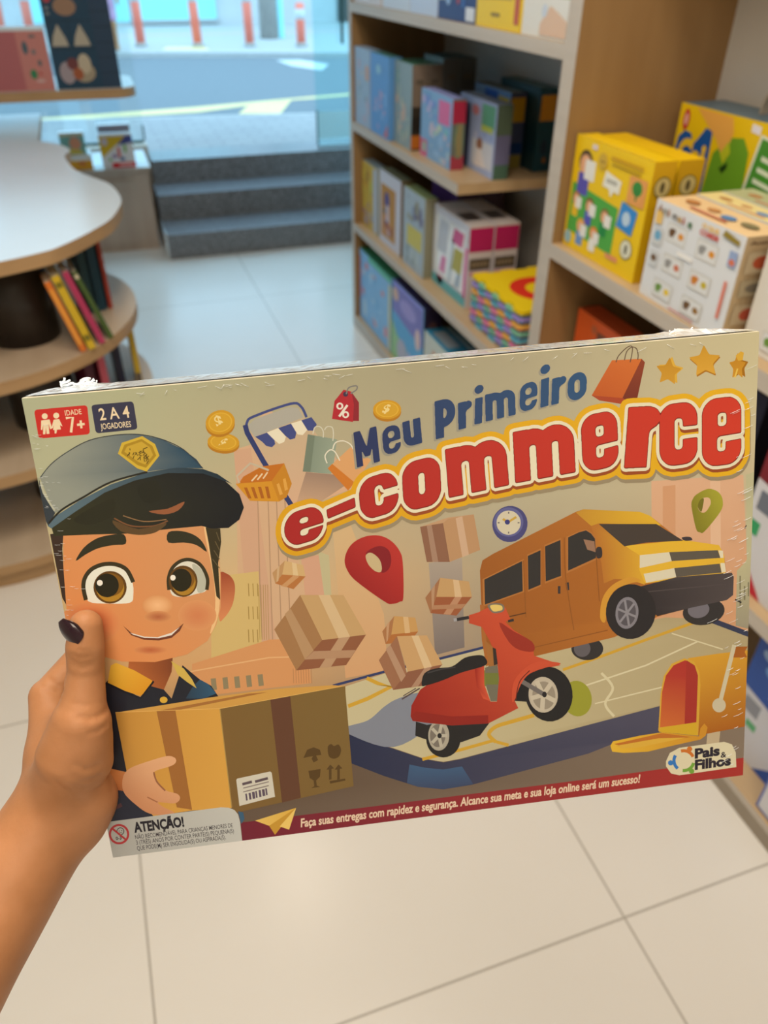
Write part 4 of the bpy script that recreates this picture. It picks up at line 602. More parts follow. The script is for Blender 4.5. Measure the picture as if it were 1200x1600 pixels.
ART=[
["p",0,[[2205,466,2402,341,2519,450,2529,2148,2657,2910,2467,3365,1899,3355,1821,2433,2017,713,2178,682]]],
["p",1,[[1996,724,2173,715,2179,3391,1860,3389]]],
["p",2,[[2188,1088,2016,2831,2027,2832,2198,1088]]],
["p",2,[[2293,1098,2137,2846,2148,2847,2303,1099]]],
["p",2,[[2378,1107,2236,2858,2247,2859,2388,1108]]],
["p",2,[[2463,1116,2334,2870,2346,2871,2474,1117]]],
["p",3,[[2748,1898,2853,1953,2811,2929,2649,2985]]],
["p",4,[[2553,1933,2744,1940,2759,2470,2550,2594]]],
["g",5,6,[3192,1717,3043,3345],[[2921,1688,3102,1580,3386,2695,3373,3372,2893,3405]]],
["g",7,8,[4137,2111,4068,3201],[[3922,2161,4291,2143,4258,3201,3919,3253]]],
["p",9,[[1585,2054,2088,2047,1978,3404,1399,3407]]],
["p",10,[[1959,2170,1947,2315,1957,2316,1969,2171]]],
["p",10,[[2006,2176,1995,2321,2005,2321,2016,2176]]],
["p",10,[[2053,2181,2042,2326,2052,2327,2063,2182]]],
["p",10,[[1926,2431,1914,2578,1924,2579,1936,2431]]],
["p",10,[[1973,2436,1962,2584,1972,2584,1983,2437]]],
["p",10,[[2021,2442,2009,2589,2020,2590,2031,2443]]],
["p",10,[[1892,2695,1880,2845,1891,2845,1903,2696]]],
["p",10,[[1940,2701,1928,2851,1939,2851,1950,2702]]],
["p",10,[[1988,2707,1977,2857,1987,2857,1998,2708]]],
["p",10,[[2067,2197,2003,2829,2009,2830,2073,2198]]],
["p",10,[[2091,2200,2027,2832,2033,2833,2096,2200]]],
["p",10,[[2114,2203,2051,2835,2057,2836,2120,2203]]],
["p",10,[[2138,2205,2076,2838,2081,2839,2143,2206]]],
["p",10,[[2162,2208,2100,2841,2105,2842,2167,2209]]],
["p",11,[[1243,3023,2102,2841,2519,2878,2504,3417,1186,3418]]],
["p",12,[[1203,3118,2077,3060,2510,3099,2511,3084,2077,3044,1203,3103]]],
["p",13,[[1417,3222,1473,3222,1468,3361,1412,3362]]],
["p",13,[[1545,3226,1601,3226,1596,3365,1540,3366]]],
["p",13,[[1672,3231,1729,3230,1725,3370,1668,3370]]],
["p",13,[[1801,3235,1857,3234,1854,3374,1797,3374]]],
["p",13,[[1929,3239,1986,3238,1983,3378,1926,3379]]],
["p",14,[[2323,3215,2310,3392,2317,3393,2330,3215]]],
["p",14,[[2351,3218,2339,3396,2346,3397,2358,3219]]],
["p",14,[[2379,3222,2367,3400,2374,3400,2386,3222]]],
["p",14,[[2407,3225,2395,3403,2402,3404,2414,3226]]],
["p",14,[[2435,3229,2423,3407,2430,3408,2442,3230]]],
["p",14,[[2463,3233,2451,3411,2458,3411,2470,3233]]],
["p",14,[[2491,3236,2479,3414,2486,3415,2498,3237]]],
["p",14,[[2520,3240,2508,3418,2515,3419,2527,3240]]],
["g",15,16,[6943,1541,6974,3204],[[6423,1502,7468,1538,7592,3176,7592,3397,6443,3179]]],
["p",16,[[6553,1573,6697,1574,6715,3173,6564,3154]]],
["p",17,[[7090,1571,7206,1568,7263,3160,7141,3145]]],
["p",18,[[7498,1541,7592,1517,7592,2730,7554,2725]]],
["g",19,20,[7526,2568,7555,3394],[[7518,2567,7592,2444,7592,3382,7437,3323,7431,2649]]],
["p",21,[[7463,2715,7468,2886,7484,2888,7478,2716]]],
["p",21,[[7520,2845,7526,3018,7542,3019,7536,2847]]],
["p",21,[[7565,2804,7571,2976,7586,2978,7580,2806]]],
["p",21,[[7469,2909,7475,3082,7490,3084,7485,2911]]],
["p",22,[[7415,3004,7493,3053,7500,3038,7422,2990]]],
["p",23,[[7510,2161,7531,2126,7520,2119,7499,2154]]],
["g",24,25,[2902,4882,7401,4745],[[2838,4367,7592,4189,7592,5313,4473,5313,1523,5193,1483,4929,2803,4740]]],
["g",26,27,[2846,4285,6291,4423],[[2818,4035,2884,4110,3704,4547,3925,4620,4131,4607,5671,4365,6602,4213,7592,4110,7592,4614,5938,4664,5664,4745,4240,4964,3902,4976,3603,4898,3218,4698,2794,4444]]],
["g",28,29,[3898,4684,3881,4955],[[3527,4590,3696,4656,3919,4713,4140,4702,4263,4959,3902,4976,3603,4898,3479,4829]]],
["g",30,31,[3610,3497,6291,4089],[[2883,3506,3400,3391,3988,3308,4468,3235,5244,3229,6594,3119,7127,3206,7592,3447,7592,4095,6524,4236,5671,4365,4131,4599,3926,4612,3704,4539,2829,4070]]],
["p",32,[[2744,3495,3338,3398,3991,3316,4479,3244,4473,3213,3986,3285,3333,3367,2740,3464]]],
["p",33,[[7101,3233,7592,3483,7592,3415,7122,3176]]],
["p",34,[[2835,4013,2869,4001,2921,3993,2982,3985,3043,3975,3096,3959,3140,3935,3181,3905,3219,3873,3256,3842,3292,3815,3326,3794,3356,3776,3386,3760,3420,3746,3460,3733,3507,3720,3557,3707,3613,3696,3674,3690,3742,3690,3832,3694,3942,3702,4051,3715,4138,3737,4180,3771,4168,3821,4117,3887,4039,3959,3950,4031,3862,4095,3774,4157,3674,4222,3569,4280,3463,4323,3360,4340,3253,4322,3140,4274,3031,4213,2938,4153,2870,4108,2829,4080,2809,4058,2806,4042,2816,4027]]],
["p",35,[[2894,3777,3127,3711,3417,3588,3253,3492,3139,3415,3117,3455,3236,3535,3382,3558,3113,3665,2883,3731]]],
["p",35,[[3684,4565,4142,4503,4522,4438,4701,4521,4713,4482,4520,4396,4135,4461,3678,4523]]],
["p",35,[[4574,4422,4560,4407,4540,4385,4520,4361,4506,4340,4502,4329,4505,4321,4515,4307,4531,4291,4552,4276,4577,4263,4605,4253,4638,4245,4676,4239,4719,4232,4764,4224,4817,4215,4878,4204,4940,4193,4993,4184,5031,4177,5020,4128,4983,4135,4929,4144,4867,4155,4806,4165,4753,4175,4709,4183,4667,4189,4627,4196,4590,4205,4558,4217,4529,4232,4503,4250,4481,4271,4465,4296,4457,4327,4466,4361,4486,4391,4508,4418,4529,4441,4542,4456]]],
["p",35,[[5388,3638,5842,3527,6373,3385,6965,3235,6953,3200,6362,3350,5831,3492,5377,3603]]],
["p",36,[[5568,3881,6372,3699,6983,3477,6975,3458,6365,3679,5563,3861]]],
["p",36,[[5754,4109,6757,3976,6753,3959,5751,4092]]],
["p",37,[[6669,3333,7288,3610,7292,3595,6673,3318]]],
["p",37,[[5823,3728,5845,3756,5878,3796,5913,3841,5941,3886,5954,3923,5948,3955,5926,3992,5897,4030,5871,4071,5860,4115,5871,4162,5895,4207,5925,4248,5952,4283,5969,4307,5993,4288,5975,4263,5948,4229,5920,4190,5899,4151,5890,4119,5899,4088,5922,4052,5951,4013,5976,3971,5984,3924,5968,3873,5937,3823,5900,3776,5867,3736,5845,3709]]],
["p",38,[[5713,3997,5716,4048,5710,4098,5696,4143,5674,4182,5645,4212,5610,4231,5572,4239,5533,4236,5494,4220,5457,4194,5424,4159,5398,4116,5378,4068,5367,4017,5365,3965,5371,3916,5385,3871,5408,3833,5437,3804,5471,3785,5508,3777,5547,3781,5586,3795,5622,3821,5655,3855,5681,3898,5701,3945]]],
["p",39,[[4708,3638,4703,3663,4689,3685,4669,3704,4642,3718,4611,3727,4576,3731,4540,3729,4503,3722,4469,3709,4439,3692,4415,3671,4396,3647,4386,3622,4383,3597,4388,3572,4402,3550,4422,3532,4448,3518,4480,3508,4514,3504,4551,3506,4586,3514,4620,3526,4650,3543,4675,3564,4694,3588,4705,3613]]],
["g",40,41,[2443,542,2622,1305],[[2174,503,2724,371,2775,508,3237,1230,2527,1434]]],
["p",42,[[2169,489,2249,424,2611,334,2700,356,2742,452,2226,607]]],
["p",43,[[2158,529,2160,517,2163,502,2166,485,2172,469,2179,455,2185,444,2188,436,2193,431,2208,422,2243,410,2304,392,2388,369,2480,346,2565,327,2629,316,2666,314,2687,317,2697,323,2706,333,2717,347,2730,365,2740,390,2749,417,2756,442,2762,459,2786,451,2781,434,2774,409,2765,380,2753,352,2738,331,2726,316,2714,303,2695,292,2667,288,2626,290,2561,302,2475,321,2382,344,2298,367,2236,385,2199,398,2178,410,2167,422,2162,433,2156,444,2148,460,2142,479,2137,498,2135,513,2132,524]]],
["p",44,[[2119,478,2130,563,2261,885,2507,1405,2555,1380,2309,862,2179,544,2171,470]]],
["g",45,46,[2846,1087,2681,1380],[[2706,1024,3246,1128,2818,1360,2561,1368]]],
["p",47,[[2231,605,2354,573,2419,639,2425,699,2388,729,2331,710,2292,660]]],
["p",48,[[2354,573,2474,538,2542,636,2518,687,2464,703,2417,652]]],
["p",47,[[2474,538,2609,505,2653,602,2633,660,2580,668,2538,624]]],
["p",48,[[2609,505,2717,482,2766,586,2715,634,2664,623]]],
["p",47,[[2717,482,2824,459,2870,537,2835,600,2772,593]]],
["g",49,50,[2714,768,3036,867],[[2768,631,3062,713,2986,1032,2962,1071,2674,1014]]],
["p",51,[[2768,633,2838,653,2752,1029,2674,1014]]],
["p",52,[[2826,633,2829,623,2833,609,2839,594,2845,580,2851,571,2858,567,2868,565,2879,565,2889,567,2898,571,2904,576,2911,584,2916,594,2920,605,2923,616,2924,628,2923,643,2920,658,2918,671,2916,680,2927,682,2928,673,2931,660,2933,644,2934,628,2934,614,2930,602,2926,590,2919,578,2912,569,2903,561,2892,557,2880,555,2867,555,2855,557,2844,564,2835,575,2829,590,2823,606,2819,620,2816,630]]],
["p",52,[[2947,607,2951,602,2956,594,2961,587,2968,581,2974,578,2982,577,2993,577,3004,579,3014,583,3020,588,3023,596,3026,608,3026,622,3026,637,3025,651,3024,666,3021,683,3017,699,3014,713,3012,723,3022,725,3024,715,3027,701,3031,685,3034,668,3036,652,3037,637,3037,622,3036,607,3034,593,3028,581,3019,573,3007,569,2994,567,2982,566,2971,568,2961,572,2954,580,2947,588,2942,595,2939,600]]],
["p",53,[[2935,1007,3195,807,3396,962,3214,1179,3125,1265]]],
["p",54,[[2935,1007,2986,964,3200,1185,3125,1265]]],
["p",55,[[2940,951,2937,939,2932,922,2928,904,2926,886,2928,871,2934,859,2945,846,2958,834,2971,825,2982,821,2991,821,3000,824,3009,830,3018,839,3026,850,3035,865,3043,886,3051,908,3058,927,3063,941,3075,936,3070,923,3063,903,3054,881,3045,860,3036,843,3027,831,3016,821,3005,813,2993,809,2980,809,2966,814,2951,824,2937,837,2925,852,2916,868,2914,886,2916,906,2921,925,2925,942,2928,954]]],
["p",55,[[3014,813,3017,803,3022,789,3028,774,3036,761,3045,751,3056,746,3072,741,3089,739,3106,739,3121,740,3135,744,3150,751,3164,760,3177,770,3187,779,3195,789,3202,802,3207,814,3211,826,3214,834,3225,829,3222,821,3218,810,3213,796,3205,783,3196,771,3184,760,3171,750,3155,741,3139,733,3123,728,3106,727,3088,727,3069,730,3052,734,3038,742,3026,754,3017,769,3011,785,3006,799,3003,808]]],
["p",56,[[2059,682,2051,701,2036,719,2013,733,1985,743,1953,749,1918,750,1882,746,1847,737,1815,725,1787,709,1765,690,1750,670,1742,648,1742,627,1750,608,1766,591,1788,577,1816,567,1849,561,1883,560,1919,564,1954,572,1986,585,2014,601,2036,619,2052,640,2060,661]]],
["p",57,[[2063,656,2055,675,2039,692,2017,706,1989,717,1956,722,1921,723,1886,719,1851,711,1818,698,1791,682,1769,664,1753,643,1746,622,1746,601,1754,582,1770,565,1792,551,1820,541,1852,535,1887,534,1922,538,1957,546,1989,558,2017,574,2039,593,2055,613,2063,635]]],
["p",58,[[2034,651,2028,666,2015,680,1997,691,1974,699,1947,704,1919,704,1889,701,1861,694,1834,684,1811,671,1793,656,1781,640,1774,623,1774,606,1781,591,1794,577,1812,566,1835,558,1861,554,1890,553,1919,556,1947,563,1974,573,1997,586,2015,600,2028,617,2034,634]]],
["p",59,[[2022,648,2016,663,2004,675,1988,685,1967,692,1943,696,1917,697,1891,694,1865,688,1841,679,1820,667,1804,653,1793,639,1787,623,1787,608,1793,594,1804,582,1821,572,1841,565,1865,561,1891,560,1917,563,1943,569,1967,578,1988,590,2004,603,2016,618,2021,633]]],
["p",56,[[2043,432,2042,460,2033,487,2017,513,1995,535,1968,553,1937,566,1905,573,1871,573,1839,568,1810,557,1786,540,1766,518,1754,494,1748,467,1750,439,1759,412,1775,387,1797,365,1824,347,1854,334,1887,328,1920,327,1951,332,1980,343,2005,360,2025,381,2038,406]]],
["p",57,[[2047,407,2045,434,2036,462,2020,487,1999,509,1972,527,1941,540,1908,547,1875,547,1843,542,1814,531,1789,514,1770,492,1757,468,1752,441,1753,413,1763,386,1778,361,1800,339,1827,321,1858,309,1890,302,1923,301,1955,306,1984,318,2009,334,2028,355,2041,380]]],
["p",58,[[2020,410,2019,432,2011,454,1998,474,1980,492,1958,506,1933,516,1906,522,1879,523,1853,518,1829,509,1809,496,1793,479,1783,459,1778,438,1780,416,1787,394,1800,374,1818,356,1840,342,1865,332,1892,326,1919,325,1945,330,1969,339,1989,352,2005,369,2015,388]]],
["p",59,[[2008,411,2007,431,2000,451,1989,469,1972,485,1952,498,1930,507,1906,512,1881,513,1857,509,1836,501,1818,489,1803,474,1794,456,1790,436,1791,417,1798,397,1810,379,1826,363,1846,350,1869,341,1893,336,1917,335,1941,339,1962,347,1980,359,1995,374,2004,392]]],
["p",56,[[3750,494,3744,516,3732,536,3713,553,3689,567,3660,576,3629,580,3596,580,3564,574,3534,564,3507,549,3485,531,3470,511,3461,489,3459,467,3465,445,3477,426,3496,409,3520,395,3549,386,3580,382,3612,382,3644,388,3675,398,3701,412,3723,430,3739,450,3748,472]]],
["p",57,[[3752,468,3747,490,3734,510,3715,527,3691,540,3662,549,3631,554,3598,553,3566,547,3536,537,3509,523,3488,505,3472,485,3463,463,3461,441,3467,419,3479,399,3498,382,3523,369,3551,360,3582,356,3615,356,3647,362,3677,372,3703,386,3725,404,3741,424,3750,446]]],
["p",58,[[3726,466,3721,483,3711,499,3696,512,3676,523,3652,530,3627,534,3600,533,3574,529,3549,521,3527,509,3509,495,3496,478,3489,461,3488,443,3492,426,3502,410,3518,397,3537,386,3561,379,3586,375,3613,376,3639,380,3664,388,3686,400,3704,414,3717,430,3724,448]]],
["p",59,[[3714,464,3710,480,3701,494,3687,507,3669,516,3648,523,3625,526,3601,525,3577,521,3554,514,3535,503,3519,491,3507,476,3500,460,3499,444,3503,429,3512,414,3526,402,3544,393,3565,386,3588,383,3612,384,3636,388,3658,395,3678,405,3694,418,3706,433,3713,448]]],
["t",60,"$",[1854,472,1933,460],110,-0.1,0.03],
["t",60,"$",[1847,663,1959,654],59,0.6,0.03],
["t",60,"$",[3551,482,3651,478],72,0.4,0.03],
["p",61,[[2058,1006,2260,918,2493,908,2339,1089,1995,1081]]],
["p",62,[[1970,1072,2340,1083,2393,1308,2095,1268]]],
["p",63,[[2340,1083,2493,908,2547,1131,2478,1269,2393,1308]]],
["p",64,[[2050,1121,2082,1124,2114,1244,2081,1241]]],
["p",64,[[2122,1125,2155,1129,2179,1251,2147,1248]]],
["p",64,[[2194,1129,2227,1133,2245,1258,2212,1255]]],
["p",64,[[2267,1133,2300,1137,2311,1265,2278,1262]]],
["p",65,[[2388,1122,2416,1111,2442,1231,2408,1241]]],
["p",65,[[2460,1074,2488,1064,2501,1188,2466,1199]]],
["p",66,[[2142,1068,2209,1007,2199,995,2131,1056]]],
["p",66,[[2203,1060,2263,998,2252,987,2192,1049]]],
["p",66,[[2263,1052,2317,990,2306,979,2252,1042]]],
["p",67,[[2020,1066,2002,999,2150,883,2210,916,2322,975,2332,956,2220,897,2144,863,1985,987,2000,1072]]],
["p",68,[[3255,238,3323,355,3306,545,3221,537]]],
["p",69,[[3031,497,3075,317,3179,211,3255,238,3269,370,3243,549]]],
["p",70,[[3220,261,3219,266,3217,272,3213,276,3209,280,3203,283,3198,284,3192,284,3186,283,3181,280,3176,277,3172,272,3170,267,3168,262,3168,256,3170,250,3172,245,3176,240,3180,237,3185,234,3191,233,3197,232,3203,234,3208,236,3212,240,3216,244,3219,249,3220,255]]],
["p",71,[[3207,261,3211,252,3215,238,3221,224,3228,211,3237,202,3249,196,3267,192,3285,190,3301,189,3311,191,3313,192,3314,197,3313,204,3309,212,3305,219,3296,225,3283,233,3267,240,3254,246,3244,251,3250,262,3259,258,3273,252,3289,244,3303,236,3314,228,3321,218,3325,207,3327,196,3324,186,3315,178,3302,176,3284,177,3264,179,3245,184,3229,191,3218,203,3209,218,3203,234,3198,247,3195,256]]],
["p",72,[[3160,377,3158,385,3155,393,3150,399,3144,404,3136,408,3129,410,3120,410,3113,408,3105,405,3099,400,3094,394,3090,387,3088,379,3088,371,3090,363,3093,355,3098,349,3104,344,3112,340,3119,338,3127,338,3135,340,3143,343,3149,348,3154,354,3158,362,3160,369],[3140,376,3139,380,3138,384,3136,387,3133,390,3129,392,3126,393,3122,394,3118,393,3115,391,3112,388,3110,385,3108,381,3108,377,3108,372,3109,368,3110,364,3112,361,3115,358,3119,356,3122,355,3126,355,3129,355,3133,357,3136,360,3138,363,3139,367,3140,371]]],
["p",72,[[3210,470,3209,478,3205,485,3200,492,3194,497,3187,500,3179,502,3171,502,3163,501,3156,497,3149,492,3144,486,3140,479,3139,471,3138,463,3140,455,3143,448,3148,441,3155,436,3162,432,3170,431,3178,430,3186,432,3193,435,3200,440,3205,447,3208,454,3210,462],[3191,468,3190,472,3188,476,3186,480,3183,483,3180,485,3176,486,3173,486,3169,485,3166,483,3163,481,3160,477,3159,473,3158,469,3158,465,3159,460,3160,456,3163,453,3166,450,3169,448,3173,447,3176,447,3180,448,3183,449,3186,452,3188,455,3190,459,3191,464]]],
["p",72,[[3194,363,3098,472,3116,488,3212,378]]],
["p",73,[[2231,2081,2378,1961,2334,2111,2247,2203]]],
["p",74,[[2378,1961,2566,2032,2579,2161,2334,2111]]],
["p",75,[[2247,2203,2334,2111,2579,2161,2434,2291]]],
["p",76,[[2451,1987,2497,2006,2502,2145,2448,2132]]],
["p",77,[[2305,2239,2358,2260,2515,2154,2455,2132]]],
["p",78,[[2288,2033,2318,2008,2285,2178,2263,2191]]],
["p",79,[[2498,2365,2681,2917,2468,3124,2359,3242,2175,2729]]],
["p",80,[[2498,2365,2963,2419,3168,2912,2681,2917]]],
["p",81,[[2681,2917,3168,2912,2915,3247,2359,3242,2468,3124]]],
["p",82,[[2694,2388,2818,2402,2990,2913,2862,2916]]],
["p",83,[[2309,2565,2378,2507,2574,3030,2468,3124]]],
["p",84,[[2862,2916,2990,2913,2743,3249,2615,3244]]],
["p",85,[[2468,3124,2573,3037,3038,3080,2973,3165]]],
["p",86,[[3857,1743,4165,1673,4448,1667,4108,1738]]],
["p",87,[[3857,1743,4109,1728,4154,2175,3902,2147]]],
["p",88,[[4109,1728,4164,1687,4448,1667,4497,2075,4154,2175]]],
["p",89,[[3930,1740,3983,1735,4028,2161,3965,2154]]],
["p",90,[[4248,1689,4322,1675,4370,2116,4295,2136]]],
["p",91,[[3856,2558,4037,2344,3980,2561,3903,2745]]],
["p",92,[[4037,2344,4353,2425,4375,2608,3980,2561]]],
["p",93,[[3980,2561,4375,2608,4190,2809,3903,2745]]],
["p",94,[[4177,2382,4240,2397,4264,2595,4186,2586]]],
["p",95,[[4186,2586,4264,2595,4123,2791,4045,2774]]],
["p",96,[[3929,2473,3975,2418,3945,2648,3921,2698]]],
["p",97,[[3938,2655,4302,2683,4256,2730,3920,2705]]],
["p",98,[[3497,2731,3447,2946,3374,3049,3350,2896]]],
["p",99,[[3497,2731,3729,2777,3749,2944,3447,2946]]],
["p",100,[[3447,2946,3749,2944,3643,3062,3374,3049]]],
["p",101,[[3595,2750,3651,2761,3659,2949,3601,2949]]],
["p",102,[[3403,2826,3442,2785,3402,3010,3386,3031]]],
["p",103,[[3509,2973,3591,3463,3414,3619,3283,3235]]],
["p",104,[[3509,2973,3842,3002,3995,3377,3594,3416]]],
["p",105,[[3594,3416,3995,3377,3755,3611,3414,3619]]],
["p",106,[[3670,2986,3749,2994,3873,3388,3785,3401]]],
["p",107,[[3372,3114,3427,3067,3569,3460,3512,3532]]],
["p",108,[[3785,3401,3873,3388,3697,3612,3616,3617]]],
["g",109,110,[3070,2284,3522,1897],[[3013,2050,3015,2023,3021,1997,3029,1971,3040,1947,3052,1924,3065,1904,3079,1885,3095,1867,3113,1851,3133,1836,3155,1823,3180,1811,3207,1800,3234,1792,3261,1786,3290,1782,3319,1781,3349,1782,3379,1785,3406,1791,3432,1800,3457,1811,3481,1824,3504,1840,3525,1858,3545,1878,3564,1900,3581,1924,3597,1950,3610,1976,3620,1999,3628,2020,3635,2044,3638,2076,3640,2121,3639,2190,3635,2278,3630,2372,3623,2457,3616,2519,3609,2552,3602,2566,3594,2569,3585,2567,3573,2570,3559,2576,3542,2581,3523,2585,3504,2586,3487,2586,3474,2586,3464,2586,3453,2583,3437,2574,3412,2554,3372,2521,3321,2475,3265,2424,3213,2374,3171,2333,3139,2300,3113,2273,3092,2249,3074,2224,3057,2198,3043,2169,3031,2139,3021,2108,3015,2079]]],
["p",111,[[3252,1968,3270,1951,3298,1935,3333,1921,3367,1912,3396,1909,3420,1911,3443,1919,3464,1931,3481,1946,3496,1963,3506,1984,3513,2008,3517,2035,3518,2061,3517,2085,3514,2108,3508,2130,3499,2151,3489,2169,3478,2184,3465,2196,3450,2207,3433,2214,3416,2216,3398,2211,3378,2196,3357,2173,3334,2145,3314,2116,3297,2090,3281,2065,3266,2038,3254,2013,3248,1989]]],
["p",112,[[3246,2000,3253,1989,3264,1980,3278,1974,3293,1972,3307,1975,3322,1983,3339,1996,3356,2013,3372,2031,3384,2049,3393,2066,3399,2085,3404,2104,3406,2122,3408,2139,3408,2155,3407,2170,3403,2185,3399,2196,3392,2203,3383,2206,3371,2205,3358,2201,3344,2194,3330,2185,3317,2173,3302,2157,3288,2139,3275,2120,3265,2101,3257,2081,3250,2058,3246,2036,3244,2016]]],
["g",113,114,[6906,1901,7211,1750],[[6883,1840,6881,1811,6882,1792,6885,1778,6890,1766,6896,1754,6903,1741,6910,1730,6919,1720,6931,1710,6946,1701,6968,1690,6993,1677,7022,1666,7050,1659,7077,1656,7102,1660,7128,1669,7154,1681,7176,1696,7195,1712,7210,1730,7223,1751,7232,1773,7239,1796,7242,1819,7244,1840,7244,1860,7240,1881,7231,1905,7216,1934,7189,1972,7152,2018,7111,2066,7073,2108,7043,2137,7024,2153,7011,2158,7001,2156,6993,2151,6984,2146,6974,2143,6966,2140,6957,2134,6948,2120,6939,2096,6927,2055,6914,2000,6901,1940,6890,1883]]],
["p",115,[[6956,1847,6958,1831,6963,1812,6970,1792,6980,1776,6991,1764,7007,1756,7026,1752,7046,1751,7065,1753,7079,1758,7089,1767,7097,1779,7102,1794,7104,1810,7103,1826,7097,1844,7086,1865,7073,1886,7059,1904,7046,1916,7034,1921,7021,1923,7009,1921,6997,1916,6987,1909,6978,1901,6970,1890,6963,1876,6958,1862]]],
["p",116,[[6956,1847,6956,1833,6959,1817,6964,1801,6971,1787,6977,1777,6985,1768,6995,1761,7006,1757,7015,1756,7021,1759,7023,1769,7023,1785,7021,1803,7018,1822,7015,1839,7012,1856,7009,1875,7005,1892,7000,1905,6994,1910,6987,1906,6978,1895,6968,1880,6960,1863]]],
["p",117,[[5019,1905,4997,1944,4968,1977,4931,2002,4891,2018,4847,2023,4803,2019,4761,2004,4723,1979,4691,1947,4667,1908,4651,1864,4644,1819,4647,1773,4660,1730,4682,1691,4711,1659,4747,1634,4788,1619,4830,1614,4874,1618,4915,1633,4953,1657,4986,1688,5010,1727,5027,1770,5034,1816,5031,1861]]],
["p",118,[[4988,1812,4982,1848,4969,1882,4948,1911,4921,1935,4890,1951,4855,1960,4818,1960,4782,1952,4749,1936,4719,1913,4694,1884,4676,1850,4666,1814,4664,1777,4670,1740,4683,1707,4704,1678,4731,1655,4762,1638,4797,1630,4833,1630,4868,1638,4902,1653,4932,1676,4957,1705,4975,1738,4985,1774]]],
["p",119,[[4959,1816,4955,1846,4944,1874,4927,1898,4904,1918,4878,1931,4849,1938,4819,1939,4790,1932,4762,1919,4737,1899,4717,1875,4702,1848,4694,1818,4692,1787,4696,1757,4708,1729,4725,1705,4747,1686,4773,1672,4801,1665,4831,1665,4861,1672,4889,1685,4913,1704,4933,1728,4948,1755,4957,1785]]],
["p",120,[[4756,1761,4804,1802,4819,1783,4772,1742]]],
["p",120,[[4817,1811,4919,1757,4906,1735,4805,1789]]],
["p",121,[[4840,1796,4839,1802,4836,1808,4833,1813,4828,1817,4823,1820,4817,1821,4810,1821,4804,1820,4798,1817,4793,1813,4789,1808,4786,1802,4784,1796,4783,1790,4784,1783,4787,1777,4790,1772,4795,1768,4800,1765,4806,1764,4813,1764,4819,1765,4825,1768,4830,1772,4834,1777,4837,1783,4839,1789]]],
["p",122,[[4924,1819,4945,1821,4945,1807,4924,1805]]],
["p",122,[[4814,1902,4813,1923,4827,1925,4828,1903]]],
["p",122,[[4727,1783,4706,1781,4705,1796,4726,1798]]],
["p",122,[[4837,1702,4838,1680,4824,1679,4823,1700]]],
["p",123,[[5861,3416,5856,3448,5841,3476,5818,3501,5788,3520,5752,3532,5712,3538,5670,3536,5629,3528,5589,3512,5554,3490,5525,3464,5503,3434,5490,3402,5486,3370,5492,3339,5506,3310,5529,3286,5559,3267,5594,3255,5634,3249,5676,3251,5717,3260,5756,3275,5792,3296,5821,3322,5843,3352,5856,3384]]],
["p",124,[[5711,3398,5708,3420,5700,3441,5688,3460,5672,3474,5654,3484,5633,3489,5611,3489,5589,3484,5569,3473,5551,3459,5536,3440,5525,3419,5518,3397,5516,3373,5519,3351,5527,3330,5539,3312,5554,3298,5573,3288,5594,3283,5615,3283,5637,3288,5657,3298,5675,3313,5690,3331,5702,3352,5708,3374]]],
["p",123,[[7297,3096,7297,3133,7284,3169,7259,3202,7224,3229,7180,3250,7129,3264,7074,3270,7018,3267,6963,3256,6913,3237,6870,3211,6835,3180,6812,3146,6800,3109,6801,3072,6814,3036,6839,3004,6874,2977,6918,2956,6968,2942,7023,2936,7078,2939,7133,2950,7183,2968,7226,2994,7261,3024,7285,3059]]],
["p",125,[[7114,3063,7115,3086,7110,3109,7098,3129,7081,3147,7059,3161,7034,3170,7006,3174,6977,3174,6949,3168,6922,3157,6899,3142,6881,3123,6867,3102,6860,3079,6859,3056,6864,3034,6876,3014,6893,2996,6915,2983,6940,2973,6968,2969,6996,2970,7025,2976,7051,2986,7074,3001,7093,3020,7106,3041]]],
["g",126,127,[4526,2831,6292,2429],[[4481,2313,4515,2198,4632,2138,5574,1759,5660,1739,6293,1835,6409,1892,6763,2211,7211,2321,7274,2449,7348,2934,6503,3100,5990,3290,5089,3407,4715,3479,4522,3487,4488,3136,4476,2673]]],
["g",128,129,[5609,1763,6366,1880],[[5573,1766,5660,1739,6293,1835,6409,1892,6541,2016,5829,1917,5743,1937]]],
["g",130,131,[5837,2377,6293,2353],[[5743,1937,5829,1917,6117,2214,6293,2323,6307,2506,6352,2694,6181,2613,5997,2584,5878,2624,5852,2379]]],
["p",132,[[6117,2207,6793,2214,7211,2321,7274,2449,7295,2665,6352,2679,6285,2504,6293,2338]]],
["p",133,[[5829,1924,6482,1995,6793,2222,6366,2197,6117,2214]]],
["p",134,[[6293,2338,6632,2339,6663,2448,6292,2489]]],
["p",135,[[6632,2339,7197,2379,7230,2474,6663,2448]]],
["p",136,[[7205,2380,7258,2394,7267,2478,7230,2474]]],
["p",134,[[6337,2563,6693,2535,6717,2644,6367,2673]]],
["p",135,[[6693,2535,7224,2542,7250,2652,6717,2644]]],
["p",136,[[7231,2535,7284,2541,7302,2650,7250,2652]]],
["g",137,138,[6442,2983,6890,2687],[[6292,2710,6724,2645,7371,2666,7395,2722,7394,2940,7320,2993,6895,3037,6503,3092,6352,2972]]],
["p",138,[[6382,2788,7391,2805,7389,2793,6381,2776]]],
["p",139,[[4504,2415,4978,2231,4971,2618,4495,2737]]],
["p",140,[[4525,2422,4956,2255,4950,2607,4517,2716]]],
["p",139,[[5016,2186,5176,2131,5161,2573,5008,2622]]],
["p",140,[[5023,2203,5168,2153,5155,2555,5015,2600]]],
["p",139,[[5212,2097,5403,2037,5399,2495,5205,2548]]],
["p",140,[[5220,2115,5394,2060,5390,2477,5214,2524]]],
